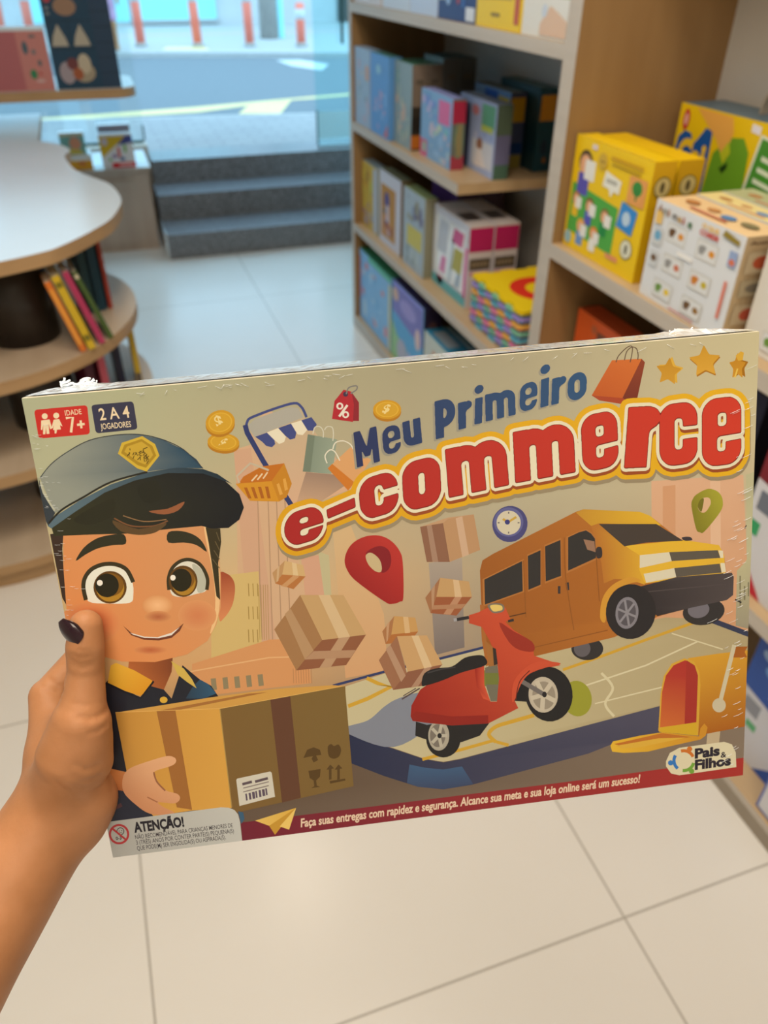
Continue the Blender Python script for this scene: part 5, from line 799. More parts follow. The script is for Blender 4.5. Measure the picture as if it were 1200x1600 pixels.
["p",139,[[5464,2032,5600,1982,5687,1968,5750,2015,5797,2085,5809,2332,5454,2456]]],
["p",140,[[5481,2040,5605,1995,5684,1982,5741,2025,5783,2088,5795,2312,5472,2426]]],
["p",141,[[5653,2081,5776,2117,5788,2245,5694,2204]]],
["p",142,[[5796,2201,5805,2192,5817,2187,5832,2187,5845,2192,5854,2200,5860,2216,5864,2239,5865,2265,5864,2288,5860,2305,5852,2315,5839,2321,5825,2323,5811,2321,5802,2313,5796,2297,5793,2272,5791,2244,5792,2218]]],
["p",143,[[6778,2183,6789,2180,6808,2179,6830,2179,6851,2182,6867,2185,6878,2191,6889,2201,6896,2211,6899,2220,6897,2226,6886,2229,6867,2230,6845,2229,6824,2227,6808,2223,6796,2217,6786,2208,6779,2198,6775,2189]]],
["p",144,[[5351,2593,5380,2597,5377,2688,5348,2684]]],
["p",144,[[5439,2566,5476,2562,5481,2654,5451,2658]]],
["p",145,[[5433,2035,5432,2092,5430,2171,5429,2266,5430,2372,5436,2483,5448,2611,5466,2762,5485,2916,5503,3051,5516,3146,5527,3145,5514,3050,5496,2915,5477,2762,5459,2611,5447,2483,5441,2373,5440,2267,5441,2172,5443,2093,5443,2036]]],
["p",145,[[4965,2249,4968,2923,4979,2924,4976,2250]]],
["p",145,[[5789,2297,5818,2832,5829,2832,5800,2298]]],
["p",146,[[4522,2930,4977,2877,4975,2863,4520,2916]]],
["p",147,[[4796,3337,5917,3200,5915,3188,4794,3325]]],
["p",148,[[5828,3026,5828,2990,5831,2943,5837,2891,5848,2841,5861,2798,5878,2762,5899,2730,5923,2700,5951,2674,5981,2651,6017,2630,6059,2612,6103,2597,6145,2587,6181,2583,6215,2587,6249,2600,6278,2616,6299,2632,6307,2643,6299,2648,6277,2651,6247,2652,6213,2654,6181,2659,6148,2666,6112,2675,6075,2685,6040,2698,6010,2716,5986,2737,5966,2763,5948,2791,5933,2823,5920,2859,5910,2904,5904,2958,5899,3013,5895,3059,5887,3088,5876,3097,5861,3093,5847,3077,5835,3054]]],
["p",149,[[6477,3076,6460,3148,6429,3212,6386,3265,6333,3305,6272,3330,6207,3338,6141,3329,6077,3303,6019,3262,5970,3207,5932,3143,5907,3072,5896,2997,5900,2923,5918,2853,5949,2790,5992,2738,6044,2699,6104,2675,6168,2667,6233,2676,6295,2701,6353,2740,6402,2793,6441,2856,6467,2927,6480,3002]]],
["p",150,[[6276,3040,6268,3082,6254,3121,6234,3154,6210,3179,6182,3196,6152,3204,6122,3202,6092,3190,6065,3169,6042,3140,6025,3105,6013,3065,6007,3022,6009,2979,6017,2937,6031,2899,6051,2867,6075,2842,6103,2825,6132,2817,6163,2819,6192,2831,6218,2851,6241,2879,6259,2914,6272,2954,6277,2997]]],
["p",151,[[6246,3033,6240,3067,6229,3098,6214,3124,6195,3145,6173,3158,6149,3165,6126,3163,6103,3154,6082,3138,6064,3115,6051,3086,6041,3054,6037,3020,6038,2986,6045,2952,6056,2922,6071,2896,6090,2876,6112,2862,6135,2856,6159,2857,6181,2866,6202,2882,6220,2905,6234,2933,6243,2965,6247,2999]]],
["p",152,[[6137,3021,6244,3083,6255,3059,6147,2998]]],
["p",152,[[6129,3010,6153,3173,6179,3172,6155,3009]]],
["p",152,[[6132,3000,6049,3101,6070,3121,6153,3019]]],
["p",152,[[6147,2998,6041,2937,6030,2960,6137,3021]]],
["p",152,[[6155,3009,6131,2847,6105,2848,6129,3010]]],
["p",152,[[6153,3019,6235,2918,6215,2899,6132,3000]]],
["p",153,[[4460,2709,4509,2722,4510,3139,4539,3441,4493,3467,4459,3132]]],
["p",154,[[3642,4049,3765,4107,4063,4106,4495,4181,4374,4330,4159,4384,3918,4384,3701,4271,3622,4227]]],
["p",155,[[4147,4341,4138,4393,4120,4442,4094,4485,4059,4518,4019,4542,3975,4554,3930,4554,3885,4541,3844,4517,3807,4483,3778,4441,3757,4392,3746,4339,3745,4285,3753,4233,3772,4185,3799,4143,3833,4110,3872,4087,3916,4076,3961,4076,4005,4087,4046,4111,4082,4144,4112,4186,4133,4234,4145,4287]]],
["p",156,[[4016,4281,4010,4324,3999,4364,3982,4398,3960,4427,3935,4447,3908,4457,3881,4458,3854,4450,3829,4432,3807,4405,3790,4372,3778,4333,3771,4291,3771,4248,3777,4205,3789,4166,3806,4132,3828,4104,3852,4084,3879,4074,3906,4072,3933,4081,3958,4098,3980,4124,3997,4157,4009,4196,4016,4238]]],
["p",157,[[3970,4275,3966,4308,3957,4338,3945,4365,3929,4386,3911,4402,3891,4410,3871,4411,3851,4405,3833,4391,3818,4371,3805,4345,3796,4316,3792,4284,3792,4250,3796,4218,3805,4188,3818,4161,3833,4140,3851,4125,3871,4116,3891,4115,3910,4122,3928,4135,3944,4155,3957,4180,3965,4210,3970,4242]]],
["p",158,[[3894,4285,3991,4299,3994,4257,3897,4244]]],
["p",158,[[3877,4267,3897,4420,3934,4416,3914,4263]]],
["p",158,[[3883,4249,3799,4330,3824,4362,3908,4281]]],
["p",158,[[3910,4252,3838,4150,3810,4175,3881,4277]]],
["p",158,[[3914,4272,3953,4128,3918,4114,3878,4258]]],
["p",159,[[3929,4269,3927,4276,3925,4283,3922,4289,3917,4294,3912,4297,3907,4299,3901,4299,3896,4297,3890,4294,3886,4289,3882,4284,3880,4277,3878,4270,3878,4262,3879,4255,3881,4248,3885,4243,3889,4238,3894,4235,3900,4233,3905,4233,3911,4234,3916,4238,3921,4242,3924,4248,3927,4255,3928,4262]]],
["p",160,[[3507,3755,3720,3646,3713,3630,3499,3739]]],
["p",160,[[3523,3714,3675,3638,3671,3627,3518,3703]]],
["g",161,162,[3726,3914,4805,3097],[[3586,3976,3606,3841,3721,3655,3899,3550,4199,3461,4470,3454,4460,3687,4521,3911,4595,3921,4634,3629,4621,3388,4553,3167,4467,2978,4325,2915,4331,2821,4440,2798,4529,2763,4639,2738,4746,2781,4798,2926,4739,2949,4829,3061,5034,3227,5052,3403,5162,3456,5295,3521,5354,3560,5083,3582,4914,3713,4793,3908,4841,4037,4479,4187,4058,4155,3766,4082,3606,4036]]],
["p",163,[[3606,4036,3587,3968,3652,3920,4060,4040,4485,4080,4479,4187,4058,4155]]],
["p",164,[[4666,2948,4699,2962,4761,3018,4828,3076,4901,3126,4978,3178,5034,3227,5059,3275,5063,3319,5047,3347,5004,3349,4942,3334,4885,3311,4841,3282,4802,3245,4764,3193,4720,3107,4678,3007]]],
["g",161,165,[4349,3672,4467,3688],[[4360,3482,4464,3463,4460,3687,4516,3904,4436,3861,4370,3691]]],
["p",166,[[4478,3481,4621,3436,4634,3629,4596,3915,4523,3905,4475,3689]]],
["p",167,[[4475,3544,4629,3564,4623,3708,4475,3689]]],
["p",168,[[4488,3136,4586,3242,4612,3466,4530,3472]]],
["p",169,[[4578,3241,4614,3261,4627,3452,4582,3463]]],
["p",170,[[3741,3601,3742,3574,3749,3535,3762,3494,3780,3463,3805,3444,3834,3431,3869,3423,3908,3416,3953,3415,4004,3418,4056,3421,4104,3415,4144,3397,4181,3371,4217,3345,4256,3326,4300,3317,4347,3313,4392,3313,4427,3316,4453,3323,4471,3334,4483,3348,4491,3364,4501,3383,4509,3406,4506,3430,4483,3450,4429,3466,4352,3480,4268,3492,4196,3506,4139,3522,4088,3539,4041,3556,3993,3570,3943,3583,3891,3595,3844,3604,3807,3610,3779,3614,3760,3617,3747,3614]]],
["p",171,[[3819,3468,3841,3464,3872,3458,3909,3452,3946,3446,3981,3441,4016,3439,4053,3438,4089,3438,4120,3438,4142,3438,4141,3422,4119,3422,4088,3422,4052,3422,4014,3423,3979,3426,3944,3430,3906,3436,3869,3443,3838,3448,3816,3452]]],
["p",172,[[4770,3930,4802,3707,4934,3587,5232,3625,5032,3989]]],
["p",170,[[5486,3900,5488,3979,5475,4054,5449,4123,5410,4180,5361,4224,5305,4251,5243,4262,5180,4254,5118,4228,5061,4187,5012,4131,4973,4064,4945,3990,4931,3911,4931,3833,4945,3759,4972,3692,5010,3636,5058,3594,5114,3567,5174,3557,5236,3564,5297,3589,5353,3629,5403,3683,5443,3748,5471,3822]]],
["p",173,[[5313,3911,5312,3962,5302,4011,5283,4054,5257,4089,5226,4116,5190,4131,5151,4136,5112,4128,5075,4110,5041,4081,5012,4043,4989,3999,4974,3950,4968,3899,4970,3848,4980,3800,4999,3758,5024,3723,5056,3697,5091,3682,5129,3677,5168,3684,5205,3702,5239,3731,5268,3767,5291,3811,5306,3860]]],
["p",174,[[5283,3919,5282,3959,5274,3997,5259,4031,5239,4059,5214,4079,5186,4092,5156,4095,5126,4090,5096,4075,5070,4052,5047,4023,5029,3988,5017,3949,5012,3909,5014,3869,5022,3832,5037,3798,5057,3771,5081,3751,5109,3738,5139,3735,5169,3740,5198,3755,5225,3777,5248,3806,5266,3841,5278,3879]]],
["p",175,[[5127,3929,5264,4026,5290,3979,5153,3881]]],
["p",175,[[5114,3900,5094,4101,5147,4112,5166,3910]]],
["p",175,[[5134,3877,4986,3904,4999,3960,5147,3933]]],
["p",175,[[5164,3896,5093,3713,5045,3731,5116,3914]]],
["p",175,[[5161,3924,5265,3784,5222,3746,5119,3886]]],
["p",176,[[4870,3716,5141,3930,5170,3884,4899,3671]]],
["p",159,[[5183,3906,5182,3915,5179,3922,5176,3929,5171,3934,5166,3937,5160,3939,5154,3940,5148,3938,5143,3934,5138,3929,5134,3923,5131,3916,5129,3908,5128,3899,5129,3891,5132,3884,5135,3877,5139,3872,5145,3868,5151,3867,5157,3866,5163,3868,5168,3872,5173,3877,5177,3883,5180,3890,5182,3898]]],
["p",177,[[4770,3922,4772,3879,4776,3819,4786,3754,4802,3699,4828,3654,4860,3613,4897,3577,4935,3547,4974,3522,5015,3502,5057,3488,5102,3481,5151,3482,5205,3491,5256,3503,5295,3513,5325,3521,5347,3530,5358,3537,5354,3545,5331,3550,5292,3553,5244,3557,5196,3564,5146,3574,5091,3585,5038,3600,4992,3619,4958,3643,4930,3671,4906,3704,4883,3741,4859,3789,4836,3846,4816,3898,4800,3934,4787,3950,4778,3954,4772,3944]]],
["p",178,[[4821,3929,4827,3898,4835,3852,4845,3801,4858,3751,4874,3711,4896,3678,4924,3648,4953,3621,4979,3600,4997,3584,4990,3574,4972,3590,4946,3612,4916,3639,4887,3670,4864,3704,4848,3747,4834,3797,4824,3849,4816,3894,4810,3926]]],
["p",179,[[4171,2876,4331,2865,4327,2827,4167,2838]]],
["p",180,[[4156,2875,4192,2875,4190,2837,4154,2837]]],
["p",179,[[4770,2960,4837,2953,4832,2922,4766,2930]]],
["p",181,[[4545,2727,4555,2718,4574,2712,4597,2710,4620,2710,4640,2711,4658,2714,4676,2718,4693,2724,4707,2732,4719,2740,4727,2749,4732,2761,4735,2773,4736,2785,4735,2795,4732,2804,4728,2812,4721,2819,4712,2825,4700,2829,4683,2832,4662,2835,4639,2835,4617,2832,4599,2825,4583,2810,4567,2788,4554,2764,4546,2742]]],
["p",182,[[4574,2738,4581,2732,4593,2729,4609,2728,4625,2729,4639,2730,4653,2733,4668,2736,4682,2741,4694,2747,4704,2753,4710,2760,4713,2769,4714,2778,4714,2786,4713,2792,4711,2797,4707,2801,4703,2804,4696,2807,4687,2808,4673,2810,4656,2812,4638,2813,4621,2811,4607,2807,4596,2796,4586,2781,4578,2764,4573,2749]]],
["p",40,[[7128,4665,7287,4661,7276,4831,7116,4835]]],
["g",183,184,[7137,3665,7319,4648],[[6867,3663,7214,3650,7592,3650,7592,4648,7120,4681,7002,4690,7019,3936]]],
["p",185,[[6518,4560,6543,4081,6580,3855,6675,3708,6828,3658,6945,3714,7009,3852,7028,4020,7013,4692]]],
["g",186,187,[6557,4502,6832,3912],[[6538,4516,6562,4058,6607,3850,6698,3731,6836,3684,6953,3764,6995,3900,6986,4517]]],
["p",188,[[6852,3686,6953,3764,6995,3900,6986,4517,6841,4523]]],
["p",189,[[6526,4574,6557,4519,6986,4509,7002,4690]]],
["g",132,190,[5977,4720,7041,4696],[[5931,4680,5962,4624,6291,4593,6566,4584,7022,4702,7039,4593,7086,4539,7127,4596,7105,4704,7042,4747,6686,4784,6389,4821,6094,4797,5953,4760]]],
["p",191,[[5978,4661,6566,4596,6922,4697,6527,4711,6095,4720]]],
["p",192,[[5993,4688,6527,4659,6859,4696,6291,4747,6071,4733]]],
["p",193,[[7437,3589,7592,3604,7592,3606,7556,3668,7590,3742,7418,3724]]],
["p",194,[[7404,3554,7252,4259,7302,4279,7453,3573]]],
["p",195,[[7346,4333,7344,4353,7339,4372,7329,4388,7316,4401,7301,4410,7283,4415,7265,4415,7246,4410,7228,4401,7212,4388,7199,4371,7189,4352,7182,4332,7179,4311,7181,4290,7187,4271,7196,4255,7209,4242,7224,4233,7242,4229,7260,4229,7279,4234,7296,4243,7312,4256,7326,4272,7336,4291,7343,4312]]],
["p",196,[[257,3157,336,3091,485,3233,632,3345,811,3137,964,3404,1139,3025,1299,3215,1412,3307,1476,3456,1466,3692,199,4323,75,4224]]],
["g",197,198,[1157,3375,1444,3335],[[1203,3303,1299,3215,1381,3280,1455,3406,1308,3450,1115,3424]]],
["g",199,200,[608,3111,994,2931],[[600,2821,1057,2878,1012,3086,898,3287,704,3200,559,2990]]],
["g",201,202,[391,2968,679,3312],[[348,3024,384,2930,442,2907,622,3021,792,3165,735,3266,635,3330,482,3248,317,3127]]],
["p",203,[[296,3142,474,3273,640,3365,812,3182,798,3166,636,3342,485,3253,308,3123]]],
["p",204,[[1024,2958,1147,3065,1217,3204,1250,3317,1158,3228,1074,3132]]],
["p",205,[[918,3414,915,3422,911,3430,905,3437,898,3442,889,3445,880,3447,871,3447,862,3445,853,3441,846,3435,841,3428,837,3420,835,3412,835,3403,838,3395,842,3387,848,3380,855,3375,864,3372,873,3370,882,3370,891,3372,900,3376,907,3382,912,3389,916,3397,918,3405]]],
["g",206,207,[157,4154,143,4447],[[77,4126,334,4236,284,4501,28,4414]]],
["p",208,[[8,4558,29,4406,316,4480,830,4883,8,4872]]],
["p",209,[[55,4558,199,4546,199,4530,55,4542]]],
["p",210,[[32,4736,223,4664,213,4617,22,4689]]],
["g",211,212,[1720,2055,1743,2498],[[1667,2049,1683,2016,1702,2007,1721,2013,1740,2027,1756,2038,1771,2048,1784,2063,1796,2082,1806,2103,1813,2124,1817,2146,1819,2169,1818,2194,1815,2220,1810,2248,1803,2278,1794,2312,1783,2346,1770,2380,1755,2410,1737,2439,1716,2468,1695,2494,1674,2516,1656,2532,1641,2546,1626,2561,1613,2568,1605,2559,1602,2525,1607,2452,1618,2345,1633,2227,1650,2121]]],
["g",213,214,[150,2601,1428,1736],[[154,1400,1665,1467,1701,1696,1687,2051,1638,2411,1565,2595,1444,2775,1205,2904,853,2951,505,2900,315,2815,117,2596,27,2350,75,1866]]],
["p",215,[[1583,1486,1597,1440,1619,1431,1643,1451,1662,1495,1673,1568,1682,1672,1686,1791,1686,1908,1678,2026,1664,2152,1647,2273,1630,2373,1613,2447,1596,2503,1578,2547,1559,2587,1537,2630,1511,2670,1491,2694,1483,2690,1497,2647,1524,2576,1555,2490,1578,2404,1591,2323,1599,2240,1605,2149,1607,2042,1602,1903,1591,1739,1583,1589]]],
["p",216,[[1601,1502,1750,1532,1740,1679,1679,1907,1662,2085,1643,2323,1609,2275,1611,2007,1609,1685]]],
["p",217,[[1701,1570,1721,1671,1728,1669,1709,1568]]],
["p",217,[[1674,1666,1707,1769,1715,1766,1682,1663]]],
["p",217,[[1648,1763,1694,1868,1702,1864,1655,1759]]],
["p",217,[[1622,1860,1681,1967,1688,1963,1629,1855]]],
["p",218,[[23,1406,160,1401,115,1576,88,1797,44,2185,18,2110]]],
["r",219,220,[247,2428],[563,2466,542,2529,500,2584,441,2629,368,2661,288,2676,204,2674,123,2656,52,2621,8,2586,8,2266,56,2230,127,2199,207,2184,289,2185,369,2203,441,2236,499,2282,541,2339,563,2401]],
["r",221,222,[1377,2468],[1579,2493,1566,2537,1540,2577,1503,2610,1457,2633,1406,2644,1352,2644,1301,2632,1255,2608,1217,2575,1190,2535,1176,2490,1176,2444,1190,2400,1216,2361,1253,2329,1298,2306,1349,2295,1402,2295,1453,2307,1499,2330,1537,2362,1564,2402,1578,2447]],
["p",223,[[226,1719,243,1688,283,1637,328,1590,373,1556,423,1527,473,1504,525,1490,578,1483,628,1479,678,1476,725,1476,758,1487,773,1518,774,1561,760,1592,729,1599,683,1594,633,1592,582,1595,528,1600,475,1609,426,1624,378,1644,335,1663,288,1689,246,1714]]],
["p",223,[[1212,1515,1248,1505,1298,1508,1346,1516,1390,1530,1434,1549,1471,1572,1501,1597,1526,1626,1546,1657,1564,1701,1577,1747,1576,1772,1555,1756,1520,1718,1481,1686,1443,1667,1400,1654,1354,1643,1298,1639,1238,1638,1197,1626,1185,1592,1192,1547]]],
["p",224,[[264,2017,271,1978,282,1939,298,1903,317,1873,343,1850,374,1832,408,1819,441,1809,473,1803,507,1801,540,1804,572,1810,605,1820,637,1834,668,1851,694,1873,716,1900,735,1932,750,1967,760,2002,763,2041,761,2084,755,2125,748,2159,742,2188,737,2211,725,2229,701,2241,658,2245,601,2242,540,2235,482,2226,426,2219,367,2210,315,2198,278,2177,259,2144,255,2102,258,2058]]],
["p",225,[[275,2156,275,2136,273,2107,272,2075,272,2043,274,2017,278,1994,284,1973,290,1953,299,1935,309,1918,321,1900,336,1884,352,1869,369,1855,387,1843,408,1833,431,1825,455,1818,479,1813,503,1811,528,1810,553,1811,578,1815,602,1820,624,1827,644,1836,663,1847,680,1859,696,1874,708,1890,719,1913,729,1943,738,1975,744,2005,749,2025,791,2011,786,1991,779,1961,770,1927,759,1893,745,1864,728,1841,708,1823,687,1808,665,1795,641,1785,616,1776,588,1770,560,1766,531,1765,504,1765,476,1768,448,1774,421,1782,395,1791,370,1803,347,1818,326,1834,307,1853,290,1873,275,1894,262,1915,251,1938,243,1962,236,1987,232,2014,229,2045,229,2080,230,2113,232,2142,232,2162]]],
["p",226,[[694,2067,683,2106,664,2143,638,2175,606,2200,570,2218,532,2227,493,2227,456,2218,423,2201,394,2175,372,2144,358,2107,352,2068,355,2027,366,1988,385,1951,411,1920,442,1895,478,1877,516,1868,554,1868,591,1877,624,1894,653,1919,675,1950,690,1987,696,2026]]],
["p",227,[[668,2071,659,2104,643,2135,621,2162,594,2184,564,2199,532,2206,499,2206,468,2199,439,2184,415,2162,396,2136,384,2105,379,2072,381,2037,391,2004,407,1974,429,1947,455,1926,486,1911,518,1903,550,1903,581,1911,610,1925,634,1946,653,1973,665,2003,670,2037]]],
["p",228,[[668,2035,660,2063,645,2088,625,2111,599,2128,571,2140,540,2146,509,2146,479,2139,452,2126,428,2108,410,2085,398,2060,392,2032,394,2003,402,1975,417,1950,437,1928,462,1910,491,1898,521,1892,552,1893,582,1899,609,1912,632,1930,651,1952,663,1978,669,2006]]],
["p",229,[[617,2036,610,2065,596,2091,578,2115,555,2133,529,2146,502,2153,475,2153,448,2146,424,2134,404,2115,389,2092,379,2066,374,2037,376,2008,384,1980,398,1953,417,1930,439,1912,464,1899,491,1893,519,1892,545,1899,569,1911,589,1929,605,1952,615,1978,619,2007]]],
["p",230,[[458,1989,456,1996,453,2003,448,2008,442,2013,436,2016,429,2018,423,2018,416,2016,410,2013,405,2009,401,2003,399,1996,398,1989,398,1982,400,1975,404,1968,408,1963,414,1958,420,1955,427,1953,434,1953,440,1955,446,1958,451,1962,455,1968,457,1975,458,1982]]],
["p",231,[[1140,2097,1146,2060,1155,2019,1167,1978,1183,1943,1204,1915,1229,1890,1256,1869,1283,1855,1310,1846,1337,1843,1364,1845,1391,1853,1417,1866,1442,1885,1466,1908,1486,1935,1503,1967,1518,2004,1528,2042,1534,2077,1535,2111,1531,2145,1523,2175,1510,2198,1492,2211,1469,2217,1442,2219,1412,2223,1377,2229,1337,2236,1296,2241,1260,2242,1227,2238,1196,2232,1170,2222,1150,2207,1140,2186,1136,2159,1136,2129]]],
["p",232,[[1405,1890,1426,1888,1458,1911,1485,1942,1505,1982,1520,2030,1527,2077,1527,2119,1519,2160,1505,2190,1478,2210,1445,2219,1421,2209,1415,2172,1420,2115,1422,2057,1414,1994,1404,1930]]],
["p",225,[[1144,2146,1145,2129,1146,2105,1147,2079,1150,2052,1155,2029,1162,2006,1172,1983,1183,1960,1195,1940,1208,1922,1223,1906,1241,1891,1259,1878,1278,1868,1297,1860,1316,1855,1335,1852,1355,1851,1374,1853,1393,1858,1412,1866,1431,1877,1449,1891,1466,1907,1481,1926,1493,1949,1504,1977,1514,2008,1520,2039,1524,2066,1524,2092,1519,2119,1512,2146,1505,2170,1500,2187,1536,2196,1540,2180,1547,2156,1555,2126,1560,2094,1561,2062,1557,2030,1549,1996,1539,1962,1526,1931,1511,1903,1494,1880,1473,1860,1451,1844,1429,1831,1406,1821,1382,1815,1358,1812,1334,1813,1310,1817,1287,1823,1264,1833,1242,1845,1220,1860,1200,1877,1181,1897,1165,1918,1151,1942,1139,1968,1128,1994,1120,2020,1114,2048,1111,2078,1109,2106,1108,2129,1107,2146]]],
["p",226,[[1435,2084,1426,2122,1409,2158,1387,2189,1359,2214,1328,2232,1294,2241,1260,2242,1227,2233,1198,2217,1173,2192,1153,2162,1140,2127,1135,2089,1137,2050,1146,2011,1163,1976,1185,1945,1213,1921,1244,1903,1277,1894,1311,1894,1343,1902,1373,1918,1398,1942,1418,1972,1431,2007,1437,2045]]],
["p",233,[[1414,2092,1406,2124,1392,2154,1374,2180,1351,2201,1325,2216,1297,2224,1269,2224,1243,2217,1218,2204,1197,2183,1181,2158,1171,2129,1167,2097,1168,2064,1176,2032,1190,2002,1208,1977,1231,1956,1257,1941,1284,1934,1312,1933,1339,1940,1363,1953,1384,1973,1400,1999,1410,2028,1415,2060]]],
["p",234,[[1409,2056,1402,2082,1389,2107,1372,2128,1350,2145,1325,2157,1299,2163,1272,2163,1246,2157,1222,2145,1201,2128,1185,2106,1174,2082,1169,2055,1170,2028,1177,2002,1190,1977,1207,1956,1229,1939,1254,1928,1280,1922,1307,1922,1333,1928,1357,1940,1377,1956,1393,1978,1404,2002,1410,2028]]],
["p",229,[[1377,2064,1370,2092,1358,2119,1342,2141,1321,2160,1298,2173,1274,2179,1249,2180,1225,2174,1203,2161,1185,2144,1171,2121,1161,2096,1157,2068,1159,2039,1166,2011,1178,1985,1194,1962,1214,1944,1237,1932,1262,1925,1286,1924,1310,1930,1332,1942,1350,1960,1365,1982,1374,2008,1378,2036]]],
["p",230,[[1213,2019,1212,2026,1209,2032,1204,2037,1199,2042,1194,2045,1187,2047,1181,2047,1175,2045,1169,2042,1165,2038,1161,2032,1159,2026,1158,2019,1158,2012,1160,2006,1163,1999,1167,1994,1172,1989,1178,1986,1184,1985,1190,1984,1196,1986,1202,1989,1207,1993,1210,1999,1213,2005,1214,2012]]],
["r",235,236,[980,2303],[1140,2322,1130,2352,1110,2377,1081,2398,1045,2413,1005,2420,963,2419,922,2410,885,2394,855,2371,834,2344,822,2315,822,2285,832,2256,852,2230,881,2209,916,2195,956,2188,998,2189,1039,2198,1075,2214,1105,2236,1127,2262,1139,2292]],
["r",237,236,[967,2434],[1114,2452,1106,2468,1089,2482,1064,2493,1032,2499,995,2502,957,2499,919,2492,885,2482,856,2468,835,2451,823,2434,821,2416,828,2400,846,2386,871,2376,903,2369,939,2367,977,2369,1015,2376,1049,2386,1078,2400,1099,2417,1111,2434]],
["p",238,[[586,2491,665,2590,784,2649,923,2674,1079,2640,1224,2539,1170,2622,1071,2692,932,2705,779,2678,654,2611]]],
["p",239,[[646,2580,785,2642,925,2666,1080,2633,1177,2578,1075,2662,936,2679,783,2656,675,2606]]],
["r",240,241,[828,2804],[1003,2826,995,2839,975,2849,946,2856,908,2860,865,2860,820,2856,775,2849,734,2838,699,2825,673,2811,658,2797,654,2783,662,2770,681,2760,711,2752,748,2749,791,2749,836,2753,881,2760,922,2770,957,2783,983,2797,999,2812]],
["g",242,243,[233,1395,1701,1208],[[50,1334,314,1191,640,1022,959,927,1309,886,1655,924,1864,1027,1995,1184,2023,1332,1960,1457,1836,1535,1658,1522,1563,1484,1219,1481,785,1483,353,1449,58,1431]]],
["p",244,[[286,1277,311,1254,360,1228,420,1200,482,1174,534,1153,579,1135,625,1118,667,1105,701,1100,723,1105,732,1127,730,1163,719,1205,701,1246,675,1278,638,1300,589,1320,534,1335,481,1345,435,1348,393,1344,350,1332,313,1316,289,1297]]],
["p",245,[[980,997,1008,978,1053,963,1103,954,1149,954,1180,963,1196,990,1204,1031,1204,1079,1197,1123,1184,1154,1159,1171,1123,1182,1083,1186,1045,1182,1018,1170,998,1145,982,1108,972,1065,971,1025]]],
["p",246,[[1048,1269,1089,1266,1168,1267,1245,1263,1316,1242,1385,1216,1425,1206,1420,1227,1387,1264,1346,1294,1302,1310,1250,1319,1197,1320,1135,1307,1072,1286]]],
["p",247,[[685,1313,706,1328,734,1349,769,1374,807,1397,847,1414,890,1425,937,1432,986,1437,1033,1439,1075,1439,1113,1434,1150,1425,1182,1415,1209,1405,1228,1399,1224,1385,1205,1391,1178,1401,1147,1411,1112,1419,1075,1424,1034,1424,988,1422,940,1417,893,1410,852,1399,814,1383,777,1361,743,1337,715,1315,694,1300]]],
["p",248,[[781,1294,808,1307,846,1325,891,1346,938,1365,984,1378,1033,1384,1086,1386,1138,1385,1183,1383,1215,1382,1215,1371,1184,1372,1139,1374,1087,1375,1034,1373,987,1368,942,1355,895,1336,851,1315,813,1297,786,1284]]],
["p",249,[[673,1325,729,1354,819,1410,915,1448,1025,1443,1141,1420,1210,1411,1201,1435,1146,1473,1084,1502,1028,1513,966,1515,905,1510,842,1497,780,1477,731,1449,692,1403,666,1351]]],
["g",250,251,[269,1193,1738,940],[[14,1316,114,1222,371,1089,717,949,1099,861,1406,842,1661,885,1802,953,1931,1068,1869,1034,1654,931,1308,889,958,934,639,1029,313,1198,47,1347]]],
["g",252,253,[334,830,1487,647],[[33,812,171,681,361,568,587,480,845,453,1078,469,1297,541,1497,668,1610,779,1661,878,1406,845,1100,854,721,923,422,1053,190,1164,109,1190]]],
["p",254,[[8,919,21,804,29,965,115,1190,21,1317,8,1269]]],
["p",255,[[22,854,23,870,24,893,26,921,30,952,36,984,48,1020,63,1063,80,1105,95,1142,105,1168,123,1159,112,1133,97,1096,81,1054,66,1012,55,977,48,947,45,917,43,890,42,867,41,850]]],
["p",256,[[38,1298,57,1280,84,1255,116,1227,151,1198,188,1172,229,1150,274,1128,322,1107,373,1086,426,1063,480,1037,537,1010,596,983,658,958,723,936,799,917,886,901,972,887,1047,876,1100,868,1099,848,1046,856,971,868,884,882,796,898,719,917,653,939,590,965,530,992,474,1019,419,1044,367,1067,316,1089,267,1110,222,1132,180,1155,141,1182,104,1212,72,1241,45,1266,26,1283]]],
["p",257,[[36,815,54,797,79,771,108,741,141,711,174,684,208,661,244,637,283,615,323,593,364,573,406,552,450,533,494,514,540,497,588,484,637,474,689,467,742,462,794,459,845,457,893,457,940,458,986,461,1032,466,1077,473,1121,483,1166,495,1209,510,1252,526,1295,545,1336,565,1377,588,1418,612,1456,640,1493,671,1531,711,1569,759,1605,808,1636,851,1658,881,1665,875,1643,845,1613,802,1576,753,1538,705,1500,664,1462,633,1423,604,1382,580,1341,557,1299,536,1256,518,1213,501,1169,486,1124,474,1079,464,1033,457,987,452,941,449,894,448,845,448,795,450,742,453,689,458,636,465,586,475,538,489,492,505,447,524,403,544,361,565,320,585,279,607,240,630,203,653,169,677,135,705,103,735,73,765,48,791,30,809]]],
["p",258,[[839,642,895,536,1107,488,1220,581,1246,703,1094,854,1004,811]]],
["p",259,[[871,639,917,558,1096,516,1192,598,1214,699,1094,814,1015,779]]],
["p",260,[[905,629,939,580,1092,542,1164,609,1184,690,1092,780,1027,747]]],
["p",261,[[1049,690,1045,732,1053,733,1058,690]]],
["p",261,[[1141,602,1091,617,1093,626,1143,610]]],
["p",261,[[949,637,942,671,950,672,957,638]]],
["p",261,[[992,677,975,708,982,712,999,681]]],
["p",261,[[941,653,924,674,930,679,947,658]]],
["p",261,[[1090,647,1048,661,1050,669,1092,655]]],
["p",261,[[1048,698,1018,721,1023,728,1053,704]]],
